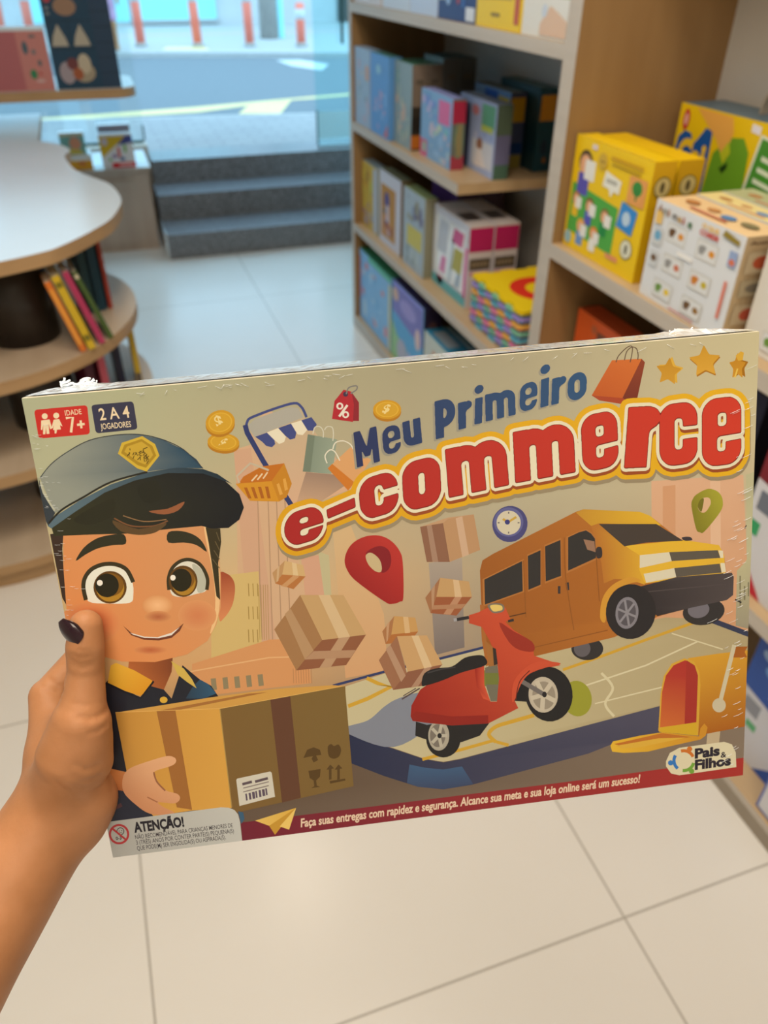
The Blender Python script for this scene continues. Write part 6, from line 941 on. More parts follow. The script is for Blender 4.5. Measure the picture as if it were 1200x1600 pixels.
["p",261,[[1126,738,1103,771,1110,776,1133,743]]],
["p",261,[[1123,717,1098,749,1104,754,1129,722]]],
["p",261,[[1060,634,1051,654,1058,657,1067,638]]],
["p",261,[[1026,646,998,672,1003,678,1031,653]]],
["p",261,[[1121,674,1092,694,1096,701,1125,681]]],
["p",261,[[998,642,978,670,985,675,1005,647]]],
["p",261,[[957,642,938,666,944,671,963,648]]],
["p",261,[[1083,702,1107,730,1113,725,1089,696]]],
["p",261,[[1084,638,1108,672,1115,667,1091,632]]],
["p",261,[[1008,646,1029,685,1036,681,1015,642]]],
["p",261,[[1038,675,1069,693,1074,686,1042,667]]],
["p",261,[[960,601,960,620,969,619,968,600]]],
["p",261,[[1138,691,1106,719,1111,726,1143,698]]],
["p",261,[[1094,623,1084,663,1092,665,1102,625]]],
["p",261,[[1093,689,1131,737,1138,731,1100,684]]],
["p",261,[[1078,634,1041,650,1043,658,1081,642]]],
["p",261,[[1085,706,1084,751,1092,751,1093,706]]],
["p",261,[[1118,670,1111,713,1119,714,1126,671]]],
["p",261,[[1107,657,1080,683,1086,689,1113,663]]],
["p",262,[[338,3493,1393,3445,2102,3436,2743,3472,2877,3501,1468,3597]]],
["p",263,[[781,3533,1816,3454,2014,3464,984,3556]]],
["p",264,[[337,3499,1464,3602,2877,3507,2876,3495,1465,3590,339,3487]]],
["g",265,266,[360,3780,1437,4171],[[338,3493,1468,3597,1433,4862,977,4829,546,4841,347,4510,340,4204]]],
["p",267,[[780,3534,984,3553,985,4821,819,4763]]],
["g",268,269,[1416,4332,2876,3962],[[1468,3597,2877,3500,2855,4781,1460,4934,1434,4854]]],
["p",270,[[2033,3561,2257,3547,2233,4844,2012,4877]]],
["p",271,[[1463,3597,1429,4854,1440,4854,1473,3597]]],
["p",272,[[2318,4336,2373,4236,2449,4214,2517,4256,2525,4323,2466,4324,2482,4384,2428,4409,2411,4357,2429,4327,2378,4328]]],
["p",272,[[2608,4236,2613,4223,2621,4213,2630,4206,2639,4202,2648,4200,2655,4203,2661,4209,2667,4218,2674,4225,2682,4230,2691,4229,2703,4225,2714,4220,2725,4218,2734,4220,2741,4229,2748,4242,2753,4257,2756,4274,2757,4290,2755,4306,2750,4323,2744,4340,2736,4356,2727,4368,2717,4378,2704,4385,2691,4390,2678,4393,2665,4393,2653,4390,2640,4385,2628,4377,2618,4366,2610,4352,2606,4332,2603,4307,2603,4280,2605,4255]]],
["p",272,[[2358,4508,2499,4503,2482,4601,2433,4644,2433,4712,2468,4734,2364,4736,2403,4716,2403,4640,2363,4601]]],
["p",272,[[2580,4657,2593,4524,2564,4520,2614,4461,2653,4516,2623,4520,2610,4653]]],
["p",272,[[2675,4671,2688,4538,2659,4534,2709,4474,2748,4530,2718,4534,2705,4667]]],
["p",272,[[2585,4675,2765,4667,2770,4693,2589,4709]]],
["p",273,[[1531,4506,1547,4492,1924,4454,1940,4473,1941,4788,1523,4850]]],
["p",274,[[1590,4557,1702,4539,1705,4573,1593,4590]]],
["p",274,[[1737,4544,1887,4520,1890,4554,1741,4578]]],
["p",275,[[1596,4631,1894,4590,1893,4577,1595,4618]]],
["p",275,[[1590,4680,1888,4640,1887,4626,1589,4667]]],
["p",276,[[1608,4702,1627,4700,1626,4789,1607,4791]]],
["p",276,[[1647,4696,1672,4694,1671,4784,1646,4785]]],
["p",276,[[1686,4690,1717,4689,1716,4778,1685,4779]]],
["p",276,[[1725,4683,1744,4681,1743,4771,1724,4773]]],
["p",276,[[1764,4677,1789,4676,1788,4765,1763,4767]]],
["p",276,[[1802,4671,1833,4671,1833,4760,1802,4761]]],
["p",276,[[1841,4665,1861,4663,1860,4752,1841,4754]]],
["g",277,278,[334,4591,648,4183],[[266,4481,261,4433,265,4383,275,4336,289,4295,305,4263,324,4237,350,4215,384,4194,429,4176,484,4161,543,4147,599,4135,654,4123,710,4112,761,4103,803,4099,834,4101,856,4107,872,4117,885,4127,895,4138,900,4151,902,4164,899,4177,893,4190,884,4202,868,4214,841,4226,794,4238,732,4248,673,4260,633,4279,622,4305,627,4337,641,4372,657,4406,672,4439,692,4474,714,4506,738,4533,766,4553,799,4566,829,4578,852,4592,865,4609,873,4627,874,4645,870,4661,861,4677,846,4692,825,4704,798,4709,756,4702,703,4686,654,4671,624,4667,620,4677,633,4697,655,4720,677,4742,704,4764,737,4787,766,4808,781,4825,777,4836,762,4844,736,4848,705,4847,663,4843,611,4834,557,4821,509,4801,470,4774,435,4741,403,4703,372,4663,340,4621,309,4575,282,4528]]],
["p",279,[[625,4280,626,4297,627,4321,629,4350,634,4380,641,4409,654,4437,671,4467,689,4496,705,4520,716,4538,731,4525,720,4508,704,4483,686,4455,670,4426,658,4400,651,4375,647,4346,645,4319,644,4295,642,4277]]],
["p",280,[[621,4659,605,4647,582,4628,557,4608,534,4590,518,4577,510,4591,525,4603,548,4622,574,4642,597,4660,612,4673]]],
["g",281,282,[1669,5215,7252,5160],[[1497,5313,1509,5070,3035,5082,5658,5090,7592,5071,7592,5313]]],
["p",283,[[1500,4915,1555,4940,1559,5026,1514,5088]]],
["g",284,285,[1726,5051,2065,5016],[[1676,5069,2165,4969,1948,5188,1828,5161]]],
["p",286,[[1828,5161,2165,4969,1882,5291]]],
["p",287,[[2165,4969,2052,5247,1948,5188]]],
["t",288,"Faça suas entregas com rapidez e segurança. Alcance sua meta e sua loja online será um sucesso!",[2190,5233,6298,5226],108,0.18,0.028],
["g",289,290,[-8,5132,1472,5013],[[8,5313,8,4837,1312,4836,1398,4853,1459,4892,1494,4957,1503,5061,1495,5313]]],
["t",291,"ATENÇÃO!",[301,5016,869,5021],121,0,0.045],
["t",292,"NÃO RECOMENDÁVEL PARA CRIANÇAS MENORES DE",[297,5110,1414,5116],55,0,0.004],
["t",292,"3 (TRÊS) ANOS POR CONTER PARTE(S) PEQUENA(S)",[296,5183,1416,5192],56,0,0.004],
["t",292,"QUE PODE(M) SER ENGOLIDA(S) OU ASPIRADA(S).",[294,5260,1314,5263],56,0,0.004],
["p",293,[[239,5032,231,5062,218,5089,201,5112,179,5131,155,5143,130,5149,104,5149,79,5142,57,5128,38,5109,24,5085,15,5058,11,5028,13,4998,21,4969,34,4942,52,4919,73,4901,97,4888,122,4882,148,4883,172,4890,195,4903,213,4922,228,4946,237,4973,241,5002],[215,5029,209,5052,199,5073,185,5091,168,5106,149,5116,129,5121,108,5120,89,5115,72,5104,57,5089,45,5070,38,5049,35,5025,37,5002,43,4979,54,4958,67,4940,84,4925,103,4915,123,4910,143,4911,163,4916,180,4927,195,4942,206,4961,214,4982,216,5005]]],
["p",294,[[190,4987,187,4998,182,5008,176,5016,168,5023,159,5028,149,5030,139,5030,130,5027,122,5022,115,5015,109,5006,106,4996,105,4985,105,4974,108,4963,113,4953,120,4944,128,4937,137,4933,146,4930,156,4930,165,4933,173,4938,180,4945,186,4954,189,4964,191,4975],[181,4985,179,4994,175,5002,170,5009,164,5015,156,5018,149,5020,141,5020,134,5018,127,5014,121,5008,117,5001,114,4993,113,4984,114,4975,116,4966,120,4958,125,4951,132,4946,139,4942,147,4940,154,4940,162,4943,168,4947,174,4952,178,4959,181,4968,182,4976]]],
["t",294,"0-3",[80,5085,145,5087],39,0,0.03],
["p",294,[[140,4975,139,4976,139,4978,138,4979,137,4980,136,4980,134,4981,133,4981,132,4980,131,4980,130,4979,129,4977,129,4976,128,4975,129,4973,129,4972,130,4970,130,4969,132,4968,133,4968,134,4967,135,4967,137,4968,138,4968,139,4969,139,4970,140,4972,140,4973]]],
["p",294,[[169,4975,168,4976,168,4978,167,4979,166,4980,165,4980,163,4981,162,4981,161,4980,160,4980,159,4979,158,4978,158,4976,157,4975,157,4973,158,4972,158,4970,159,4969,160,4968,162,4968,163,4967,164,4967,165,4968,167,4968,167,4969,168,4971,169,4972,169,4973]]],
["p",294,[[126,5006,129,5005,134,5003,138,5002,143,5001,147,5001,150,5001,154,5003,158,5004,162,5006,164,5007,167,5001,164,5000,161,4998,157,4996,152,4995,147,4994,142,4994,137,4995,132,4997,128,4998,125,4999]]],
["p",293,[[54,4938,184,5111,201,5094,71,4920]]],
["p",295,[[6617,5052,6616,4982,6663,4876,6781,4823,7339,4819,7437,4867,7489,4983,7503,5187,6786,5199,6681,5158]]],
["p",296,[[6806,4893,6815,4892,6826,4891,6836,4892,6845,4893,6855,4896,6864,4899,6873,4903,6882,4909,6890,4915,6898,4921,6906,4929,6913,4937,6919,4946,6925,4954,6931,4966,6935,4976,6971,4961,6966,4950,6958,4936,6950,4923,6941,4911,6932,4899,6921,4889,6910,4880,6898,4872,6886,4864,6873,4858,6860,4854,6847,4850,6834,4848,6821,4847,6807,4848,6797,4849]]],
["p",296,[[6942,4862,6941,4870,6938,4876,6935,4883,6929,4887,6923,4891,6916,4892,6909,4892,6901,4890,6894,4886,6888,4881,6882,4875,6878,4868,6875,4860,6874,4853,6875,4845,6878,4838,6881,4832,6887,4827,6893,4824,6900,4822,6907,4823,6915,4824,6922,4828,6928,4833,6934,4839,6938,4846,6941,4854]]],
["p",297,[[6778,5087,6770,5079,6762,5069,6756,5061,6751,5051,6746,5041,6743,5031,6740,5021,6737,5010,6736,5000,6736,4990,6736,4979,6737,4969,6739,4959,6742,4950,6747,4940,6751,4932,6716,4906,6711,4915,6705,4929,6701,4942,6698,4955,6696,4969,6696,4984,6696,4998,6698,5012,6701,5027,6705,5041,6711,5055,6717,5069,6724,5082,6733,5095,6743,5107,6751,5116]]],
["p",297,[[6708,5017,6707,5025,6705,5032,6701,5038,6696,5042,6689,5046,6682,5047,6675,5047,6667,5045,6660,5042,6654,5037,6649,5030,6644,5023,6642,5015,6641,5007,6642,5000,6644,4993,6648,4987,6653,4982,6660,4979,6667,4977,6674,4977,6682,4979,6689,4983,6695,4988,6701,4994,6705,5001,6707,5009]]],
["p",298,[[6942,5044,6939,5053,6936,5064,6932,5073,6927,5081,6921,5089,6915,5095,6908,5102,6901,5107,6893,5111,6884,5115,6875,5118,6866,5119,6857,5120,6848,5120,6836,5118,6827,5116,6825,5160,6836,5162,6850,5164,6864,5164,6877,5163,6889,5161,6901,5157,6913,5152,6924,5146,6935,5139,6944,5130,6953,5121,6960,5110,6967,5099,6973,5086,6977,5072,6980,5062]]],
["p",298,[[6972,5167,6971,5175,6969,5182,6965,5188,6960,5193,6953,5197,6946,5198,6939,5198,6931,5196,6924,5192,6918,5187,6912,5181,6908,5174,6905,5166,6904,5158,6905,5150,6908,5143,6912,5137,6917,5132,6923,5129,6930,5127,6938,5127,6945,5129,6952,5133,6959,5138,6964,5144,6968,5152,6971,5159]]],
["t",299,"Pais",[6975,4992,7288,4989],122,0,0.05],
["t",299,"&",[7301,5031,7373,5030],74,0,0.02],
["t",299,"Filhos",[6978,5146,7433,5144],123,0,0.05],
["p",300,[[103,165,105,152,110,141,118,134,128,129,142,128,586,129,599,130,609,135,616,142,620,153,620,166,603,382,601,396,595,407,587,414,576,419,563,420,133,416,119,414,109,409,102,402,98,391,97,377]]],
["p",301,[[660,170,661,156,666,146,673,138,684,134,697,132,1037,133,1050,134,1061,139,1068,146,1073,157,1074,170,1073,378,1072,392,1067,402,1060,410,1049,415,1035,416,695,418,682,417,671,412,664,404,659,394,658,380]]],
["p",302,[[223,203,222,209,218,215,214,220,209,224,203,227,196,229,190,229,184,228,178,225,174,221,170,216,168,210,167,204,167,197,169,191,172,185,177,180,182,176,188,173,194,171,201,171,207,172,212,175,217,179,221,184,223,190,224,196]]],
["p",302,[[153,241,154,240,154,239,155,238,156,238,158,238,232,236,233,236,234,236,235,237,235,238,236,239,243,326,243,327,242,328,241,329,240,330,239,330,227,333,226,333,225,333,224,333,223,332,223,330,219,280,219,278,218,278,218,280,209,374,209,375,208,377,206,378,205,378,184,378,183,378,182,378,181,377,181,376,181,375,187,315,187,314,187,313,186,313,186,314,186,315,169,375,169,376,168,377,167,378,166,378,164,378,149,378,147,378,146,378,146,377,146,376,146,374,164,281,165,280,165,279,164,280,164,281,147,329,146,331,145,332,144,332,143,333,142,333,137,332,135,332,135,331,134,331,134,329,134,328]]],
["p",302,[[335,207,333,213,330,219,325,224,320,228,314,231,308,233,301,233,295,232,290,229,285,225,281,220,279,214,278,208,278,201,280,195,284,189,288,184,293,180,299,177,306,175,312,175,318,177,324,179,328,183,332,188,334,194,335,200]]],
["p",302,[[273,246,274,245,275,244,276,243,277,243,278,243,324,241,326,242,327,242,328,243,328,244,329,245,347,317,347,318,347,319,346,320,346,321,344,322,334,327,333,327,332,327,331,327,330,326,330,325,324,302,324,301,324,303,327,341,327,342,327,343,326,344,325,344,324,344,316,344,315,344,313,345,312,346,311,348,306,377,306,378,305,379,304,380,303,381,302,381,292,381,291,380,290,380,289,379,289,378,289,377,292,348,292,346,291,345,290,344,288,344,291,344,290,344,288,344,287,345,287,346,286,347,277,377,277,378,276,379,275,380,274,380,272,380,262,380,261,380,260,380,259,379,259,378,259,376,264,348,264,347,264,346,264,345,263,345,261,344,253,344,252,343,251,343,251,342,251,341,251,340,267,297,267,296,268,295,267,295,267,296,266,297,252,324,251,325,250,325,249,326,248,326,247,325,241,322,240,321,240,320,240,319,240,317,240,316]]],
["t",302,"IDADE",[394,213,556,212],51,0,0.006],
["p",302,[[393,251,451,241,406,382,430,388,475,235,395,225]]],
["p",302,[[489,326,565,324,566,302,491,303]]],
["p",302,[[521,274,516,354,538,353,543,273]]],
["t",302,"2 A 4",[721,290,1018,289],114,0,0.012],
["t",302,"JOGADORES",[714,383,1015,385],57,0,0.01],
["p",192,[[6636,193,6640,189,6643,187,6646,187,6648,190,6651,196,6674,261,6677,267,6680,273,6685,277,6690,281,6696,284,6757,305,6763,308,6766,311,6767,314,6765,317,6761,321,6712,358,6707,362,6703,367,6701,372,6700,378,6700,384,6705,454,6705,459,6703,463,6701,464,6697,463,6692,459,6638,417,6633,413,6627,411,6621,410,6615,410,6608,411,6550,431,6544,432,6540,431,6538,429,6537,426,6538,420,6555,356,6557,349,6556,343,6555,337,6553,331,6549,326,6508,270,6505,265,6504,261,6505,259,6509,257,6514,257,6577,260,6583,259,6589,258,6594,256,6599,252,6603,247]]],
["g",303,304,[6608,492,6605,185],[[6612,201,6615,197,6619,195,6621,195,6624,198,6626,203,6650,269,6652,275,6656,280,6660,285,6666,289,6672,291,6733,313,6739,316,6742,318,6742,321,6741,325,6737,329,6687,366,6683,370,6679,375,6677,380,6675,386,6675,392,6680,462,6680,467,6679,471,6676,472,6672,471,6667,467,6614,425,6608,421,6602,419,6596,418,6590,418,6584,419,6526,438,6520,440,6516,439,6514,437,6513,433,6514,428,6531,363,6532,357,6532,351,6531,345,6528,339,6525,333,6483,278,6480,273,6479,269,6481,266,6484,265,6490,265,6552,268,6559,267,6565,266,6570,263,6574,260,6578,255]]],
["p",305,[[6987,125,6990,120,6993,118,6996,118,6999,121,7003,125,7047,200,7051,205,7056,210,7061,213,7067,216,7074,217,7160,231,7166,233,7169,235,7171,238,7170,241,7166,245,7110,301,7106,306,7104,311,7102,317,7102,323,7103,330,7126,411,7127,417,7126,421,7124,423,7120,422,7114,420,7034,380,7028,377,7022,376,7015,375,7009,377,7003,379,6931,416,6925,418,6921,418,6919,416,6917,412,6917,407,6924,325,6924,319,6923,313,6921,307,6917,302,6912,297,6846,238,6842,234,6840,230,6841,228,6844,226,6849,224,6933,214,6939,213,6945,211,6949,207,6953,203,6956,198]]],
["g",306,307,[7008,441,7000,94],[[6981,108,6984,103,6987,101,6990,101,6993,104,6997,108,7041,182,7045,188,7050,193,7055,196,7061,199,7068,200,7154,214,7160,215,7163,218,7165,220,7164,224,7160,228,7104,284,7100,289,7098,294,7096,300,7096,306,7097,312,7120,394,7121,400,7120,404,7118,405,7114,405,7108,403,7028,362,7022,360,7016,358,7009,358,7003,359,6997,362,6925,398,6920,400,6916,401,6913,399,6912,395,6911,389,6919,308,6919,302,6917,296,6915,290,6911,285,6906,280,6840,221,6836,217,6834,213,6835,210,6838,208,6844,207,6927,197,6933,196,6939,194,6944,190,6947,186,6950,180]]],
["p",308,[[7383,216,7385,211,7387,209,7389,209,7391,212,7394,217,7414,274,7417,281,7421,286,7425,290,7431,294,7437,296,7468,306,7474,308,7478,311,7479,315,7479,319,7476,324,7450,362,7447,367,7444,373,7443,379,7443,386,7443,392,7453,457,7453,462,7452,466,7450,467,7446,465,7441,462,7409,434,7404,430,7398,428,7393,428,7387,429,7382,432,7352,454,7347,456,7343,457,7341,456,7340,452,7340,446,7345,383,7345,377,7344,370,7342,364,7340,358,7336,352,7307,309,7304,304,7304,299,7305,296,7308,293,7314,292,7345,288,7351,287,7356,284,7361,281,7364,276,7366,270]]],
["g",309,310,[7369,501,7360,205],[[7355,220,7357,215,7359,213,7361,213,7363,216,7366,221,7386,279,7389,285,7392,290,7397,294,7403,298,7409,300,7440,310,7446,312,7450,315,7451,319,7451,323,7448,328,7422,366,7419,372,7416,377,7415,383,7415,390,7415,396,7424,461,7425,466,7424,470,7422,471,7418,469,7413,466,7381,439,7375,435,7370,432,7364,432,7359,433,7354,436,7323,458,7319,460,7315,461,7313,460,7311,456,7311,451,7317,388,7317,381,7316,375,7314,368,7312,362,7308,356,7279,313,7276,308,7275,303,7277,300,7280,297,7286,296,7317,292,7323,291,7328,288,7333,285,7336,280,7338,274]]],
["p",311,[[7340,236,7395,195,7430,211,7419,290,7370,292]]],
["p",312,[[7348,468,7374,376,7357,369,7331,461]]],
["p",313,[[5773,510,6106,566,6252,656,6166,648,5856,571]]],
["g",314,315,[6329,240,6189,630],[[6315,177,6351,216,6252,656,6106,568]]],
["g",316,317,[5877,499,6191,195],[[5773,510,5996,164,6315,177,6106,568]]],
["p",318,[[7241,610,7300,614,7347,626,7410,660,7434,678,7471,719,7500,768,7518,814,7528,870,7544,1307,7535,1381,7506,1450,7465,1505,7415,1542,7354,1566,7314,1572,7179,1576,7098,1564,7069,1553,7010,1518,6958,1468,6913,1494,6847,1516,6691,1522,6652,1519,6572,1492,6531,1465,6478,1415,6466,1455,6443,1488,6406,1507,6367,1510,6134,1497,6080,1477,6038,1439,5948,1470,5802,1484,5727,1469,5671,1441,5635,1470,5589,1484,5429,1495,5394,1489,5319,1505,5177,1515,5146,1510,5107,1522,5068,1525,4951,1535,4909,1531,4859,1549,4722,1564,4659,1558,4612,1576,4461,1593,4409,1587,4366,1604,4215,1621,4170,1616,4140,1602,4092,1643,4034,1676,3970,1693,3868,1708,3823,1711,3768,1701,3721,1679,3669,1641,3628,1677,3581,1705,3531,1725,3387,1753,3342,1754,3268,1732,3231,1709,3201,1679,3170,1634,3160,1631,2921,1705,2898,1762,2867,1816,2827,1865,2799,1889,2755,1915,2702,1934,2572,1960,2513,1964,2483,1958,2450,1947,2404,1918,2361,1874,2343,1840,2324,1784,2317,1698,2326,1628,2348,1560,2384,1497,2422,1452,2452,1426,2495,1400,2579,1374,2672,1356,2733,1352,2789,1365,2843,1397,2856,1398,3154,1300,3190,1227,3223,1181,3267,1138,3313,1111,3373,1090,3524,1063,3548,1063,3598,1074,3657,1100,3706,1037,3735,1013,3781,985,3854,964,3971,947,4025,949,4088,968,4102,931,4123,902,4173,878,4406,854,4494,865,4581,834,4647,826,4684,826,4739,838,4816,875,4828,831,4843,802,4858,786,4893,769,5134,747,5230,762,5290,739,5356,728,5425,731,5473,743,5528,768,5579,804,5642,719,5699,680,5773,656,5870,644,5936,643,5988,656,6040,683,6075,710,6082,706,6089,676,6110,644,6131,630,6159,621,6226,620,6411,630,6485,652,6524,669,6555,651,6618,630,6773,623,6812,627,6869,643,6954,695,7020,644,7077,621,7119,614]]],
["g",319,320,[2450,1636,7364,1016],[[7233,568,7292,572,7338,584,7402,618,7425,636,7462,677,7492,725,7509,772,7520,828,7529,1087,7527,1129,7535,1264,7526,1337,7498,1406,7457,1461,7407,1498,7345,1521,7305,1528,7171,1532,7090,1520,7061,1509,7002,1474,6950,1425,6905,1450,6839,1472,6684,1479,6644,1475,6564,1448,6524,1422,6471,1372,6459,1411,6435,1445,6399,1463,6360,1467,6127,1454,6098,1446,6073,1433,6031,1396,5977,1418,5941,1427,5795,1441,5767,1438,5721,1425,5665,1397,5629,1427,5582,1440,5423,1452,5388,1446,5348,1458,5313,1462,5172,1472,5140,1466,5101,1478,5062,1482,4946,1491,4904,1488,4854,1506,4717,1521,4692,1521,4654,1514,4607,1533,4456,1550,4404,1544,4362,1561,4211,1577,4166,1573,4136,1559,4088,1600,4030,1632,3966,1650,3864,1665,3819,1668,3764,1658,3718,1636,3665,1598,3625,1634,3577,1662,3527,1681,3384,1709,3339,1711,3288,1699,3265,1688,3229,1666,3198,1636,3168,1591,3158,1588,2918,1662,2896,1719,2865,1773,2825,1822,2797,1845,2753,1872,2699,1891,2570,1917,2511,1921,2481,1914,2448,1904,2402,1875,2360,1831,2341,1797,2322,1741,2315,1655,2324,1586,2346,1518,2382,1455,2420,1409,2450,1384,2493,1358,2577,1332,2669,1314,2730,1310,2786,1323,2840,1355,2854,1356,3151,1258,3159,1248,3187,1185,3220,1140,3264,1097,3310,1070,3370,1048,3469,1028,3521,1022,3544,1021,3594,1033,3653,1059,3702,995,3731,971,3777,944,3850,922,3967,906,4021,907,4084,926,4098,889,4119,861,4137,849,4168,837,4401,812,4489,824,4576,793,4642,785,4679,785,4734,797,4811,834,4815,830,4823,790,4838,761,4853,745,4888,728,4929,721,5129,706,5184,711,5225,720,5284,698,5350,687,5419,689,5467,702,5522,727,5573,762,5580,758,5605,715,5636,678,5692,639,5734,622,5766,615,5864,603,5930,602,5982,615,6034,641,6068,669,6075,665,6082,635,6104,602,6125,589,6153,580,6219,578,6404,589,6478,610,6516,627,6548,610,6611,589,6765,581,6804,585,6861,602,6947,654,7012,602,7069,580,7111,573]]],
["p",321,[[7235,623,7293,627,7315,633,7384,673,7413,704,7440,748,7453,784,7463,847,7472,1099,7466,1123,7474,1173,7478,1276,7474,1311,7464,1345,7451,1373,7420,1416,7376,1451,7322,1472,7282,1479,7173,1482,7122,1477,7100,1470,7030,1428,7000,1395,6977,1357,6965,1328,6959,1323,6933,1360,6899,1390,6878,1403,6827,1421,6773,1427,6683,1429,6643,1424,6593,1405,6557,1380,6523,1343,6498,1298,6487,1269,6475,1180,6474,998,6469,988,6455,992,6449,999,6436,1040,6411,1382,6397,1405,6367,1417,6152,1407,6116,1398,6095,1383,6084,1363,6079,1316,6083,1274,6082,1267,6078,1266,6039,1321,6003,1349,5981,1360,5921,1378,5821,1390,5771,1389,5743,1379,5708,1361,5668,1324,5636,1268,5622,1214,5619,1215,5618,1227,5621,1242,5621,1354,5609,1376,5587,1387,5562,1392,5424,1403,5400,1393,5376,1374,5361,1396,5339,1407,5177,1423,5153,1413,5129,1395,5110,1420,5082,1430,4927,1443,4889,1424,4871,1445,4846,1455,4694,1472,4664,1455,4650,1427,4642,1150,4639,1122,4635,1119,4630,1125,4629,1152,4638,1444,4626,1467,4600,1483,4445,1500,4425,1493,4408,1477,4401,1458,4395,1188,4393,1153,4389,1146,4384,1152,4381,1190,4389,1474,4377,1498,4354,1510,4228,1526,4190,1527,4169,1515,4157,1498,4147,1428,4144,1429,4124,1475,4090,1528,4030,1575,4002,1588,3949,1602,3826,1618,3799,1616,3779,1609,3732,1582,3700,1548,3670,1496,3625,1563,3591,1595,3561,1614,3500,1636,3399,1657,3350,1662,3316,1655,3267,1628,3228,1585,3216,1562,3204,1529,3194,1524,2902,1614,2874,1617,2863,1634,2861,1665,2838,1720,2809,1764,2761,1808,2730,1826,2684,1843,2555,1868,2520,1871,2490,1865,2436,1833,2403,1794,2392,1774,2378,1730,2373,1687,2374,1648,2381,1585,2393,1548,2410,1514,2442,1469,2487,1428,2517,1410,2594,1386,2687,1368,2725,1365,2758,1372,2786,1387,2808,1402,2842,1435,2865,1414,2886,1405,3156,1317,3177,1311,3200,1312,3215,1254,3240,1208,3264,1175,3303,1139,3329,1123,3375,1105,3489,1081,3540,1076,3570,1083,3614,1105,3636,1124,3665,1163,3672,1164,3695,1103,3716,1067,3736,1043,3772,1013,3801,996,3870,976,3987,959,4024,964,4084,994,4112,1023,4137,1062,4143,1065,4144,925,4159,902,4189,890,4326,874,4343,876,4398,867,4449,872,4500,888,4528,871,4598,846,4639,839,4680,840,4711,847,4761,870,4784,885,4818,914,4844,953,4871,1022,4875,1021,4877,1004,4875,816,4884,796,4895,786,4934,776,5065,765,5082,767,5127,760,5185,766,5233,784,5261,769,5307,751,5376,740,5417,744,5441,750,5493,774,5523,795,5554,825,5578,860,5601,913,5610,959,5614,958,5615,946,5614,849,5620,823,5630,789,5652,751,5674,724,5713,695,5759,675,5793,667,5919,655,5957,663,6005,688,6041,723,6070,773,6079,801,6086,860,6094,1075,6097,1074,6102,1042,6130,690,6137,657,6145,646,6159,638,6180,633,6219,632,6404,643,6464,663,6524,699,6573,663,6636,642,6763,636,6801,639,6848,655,6888,679,6924,717,6952,760,6989,703,7016,674,7046,653,7105,631,7137,626],[7212,899,7203,902,7200,908,7201,926,7206,931,7216,930,7221,921,7220,903],[6724,916,6719,925,6719,949,6721,1130,6726,1141,6733,1139,6735,1132,6736,1062,6743,1048,6754,1039,6779,1031,6804,1029,6921,1027,6939,1032,6947,1030,6948,1013,6942,1004,6917,1008,6796,1010,6771,1003,6753,992,6743,979,6737,965,6731,919],[7208,1156,7200,1178,7200,1202,7206,1210,7215,1207,7218,1200,7217,1162,7215,1158],[5857,1121,5852,1132,5856,1141,5861,1129],[3445,1316,3439,1329,3436,1364,3436,1413,3443,1420,3452,1408,3456,1373,3467,1350,3455,1316,3452,1313]]],
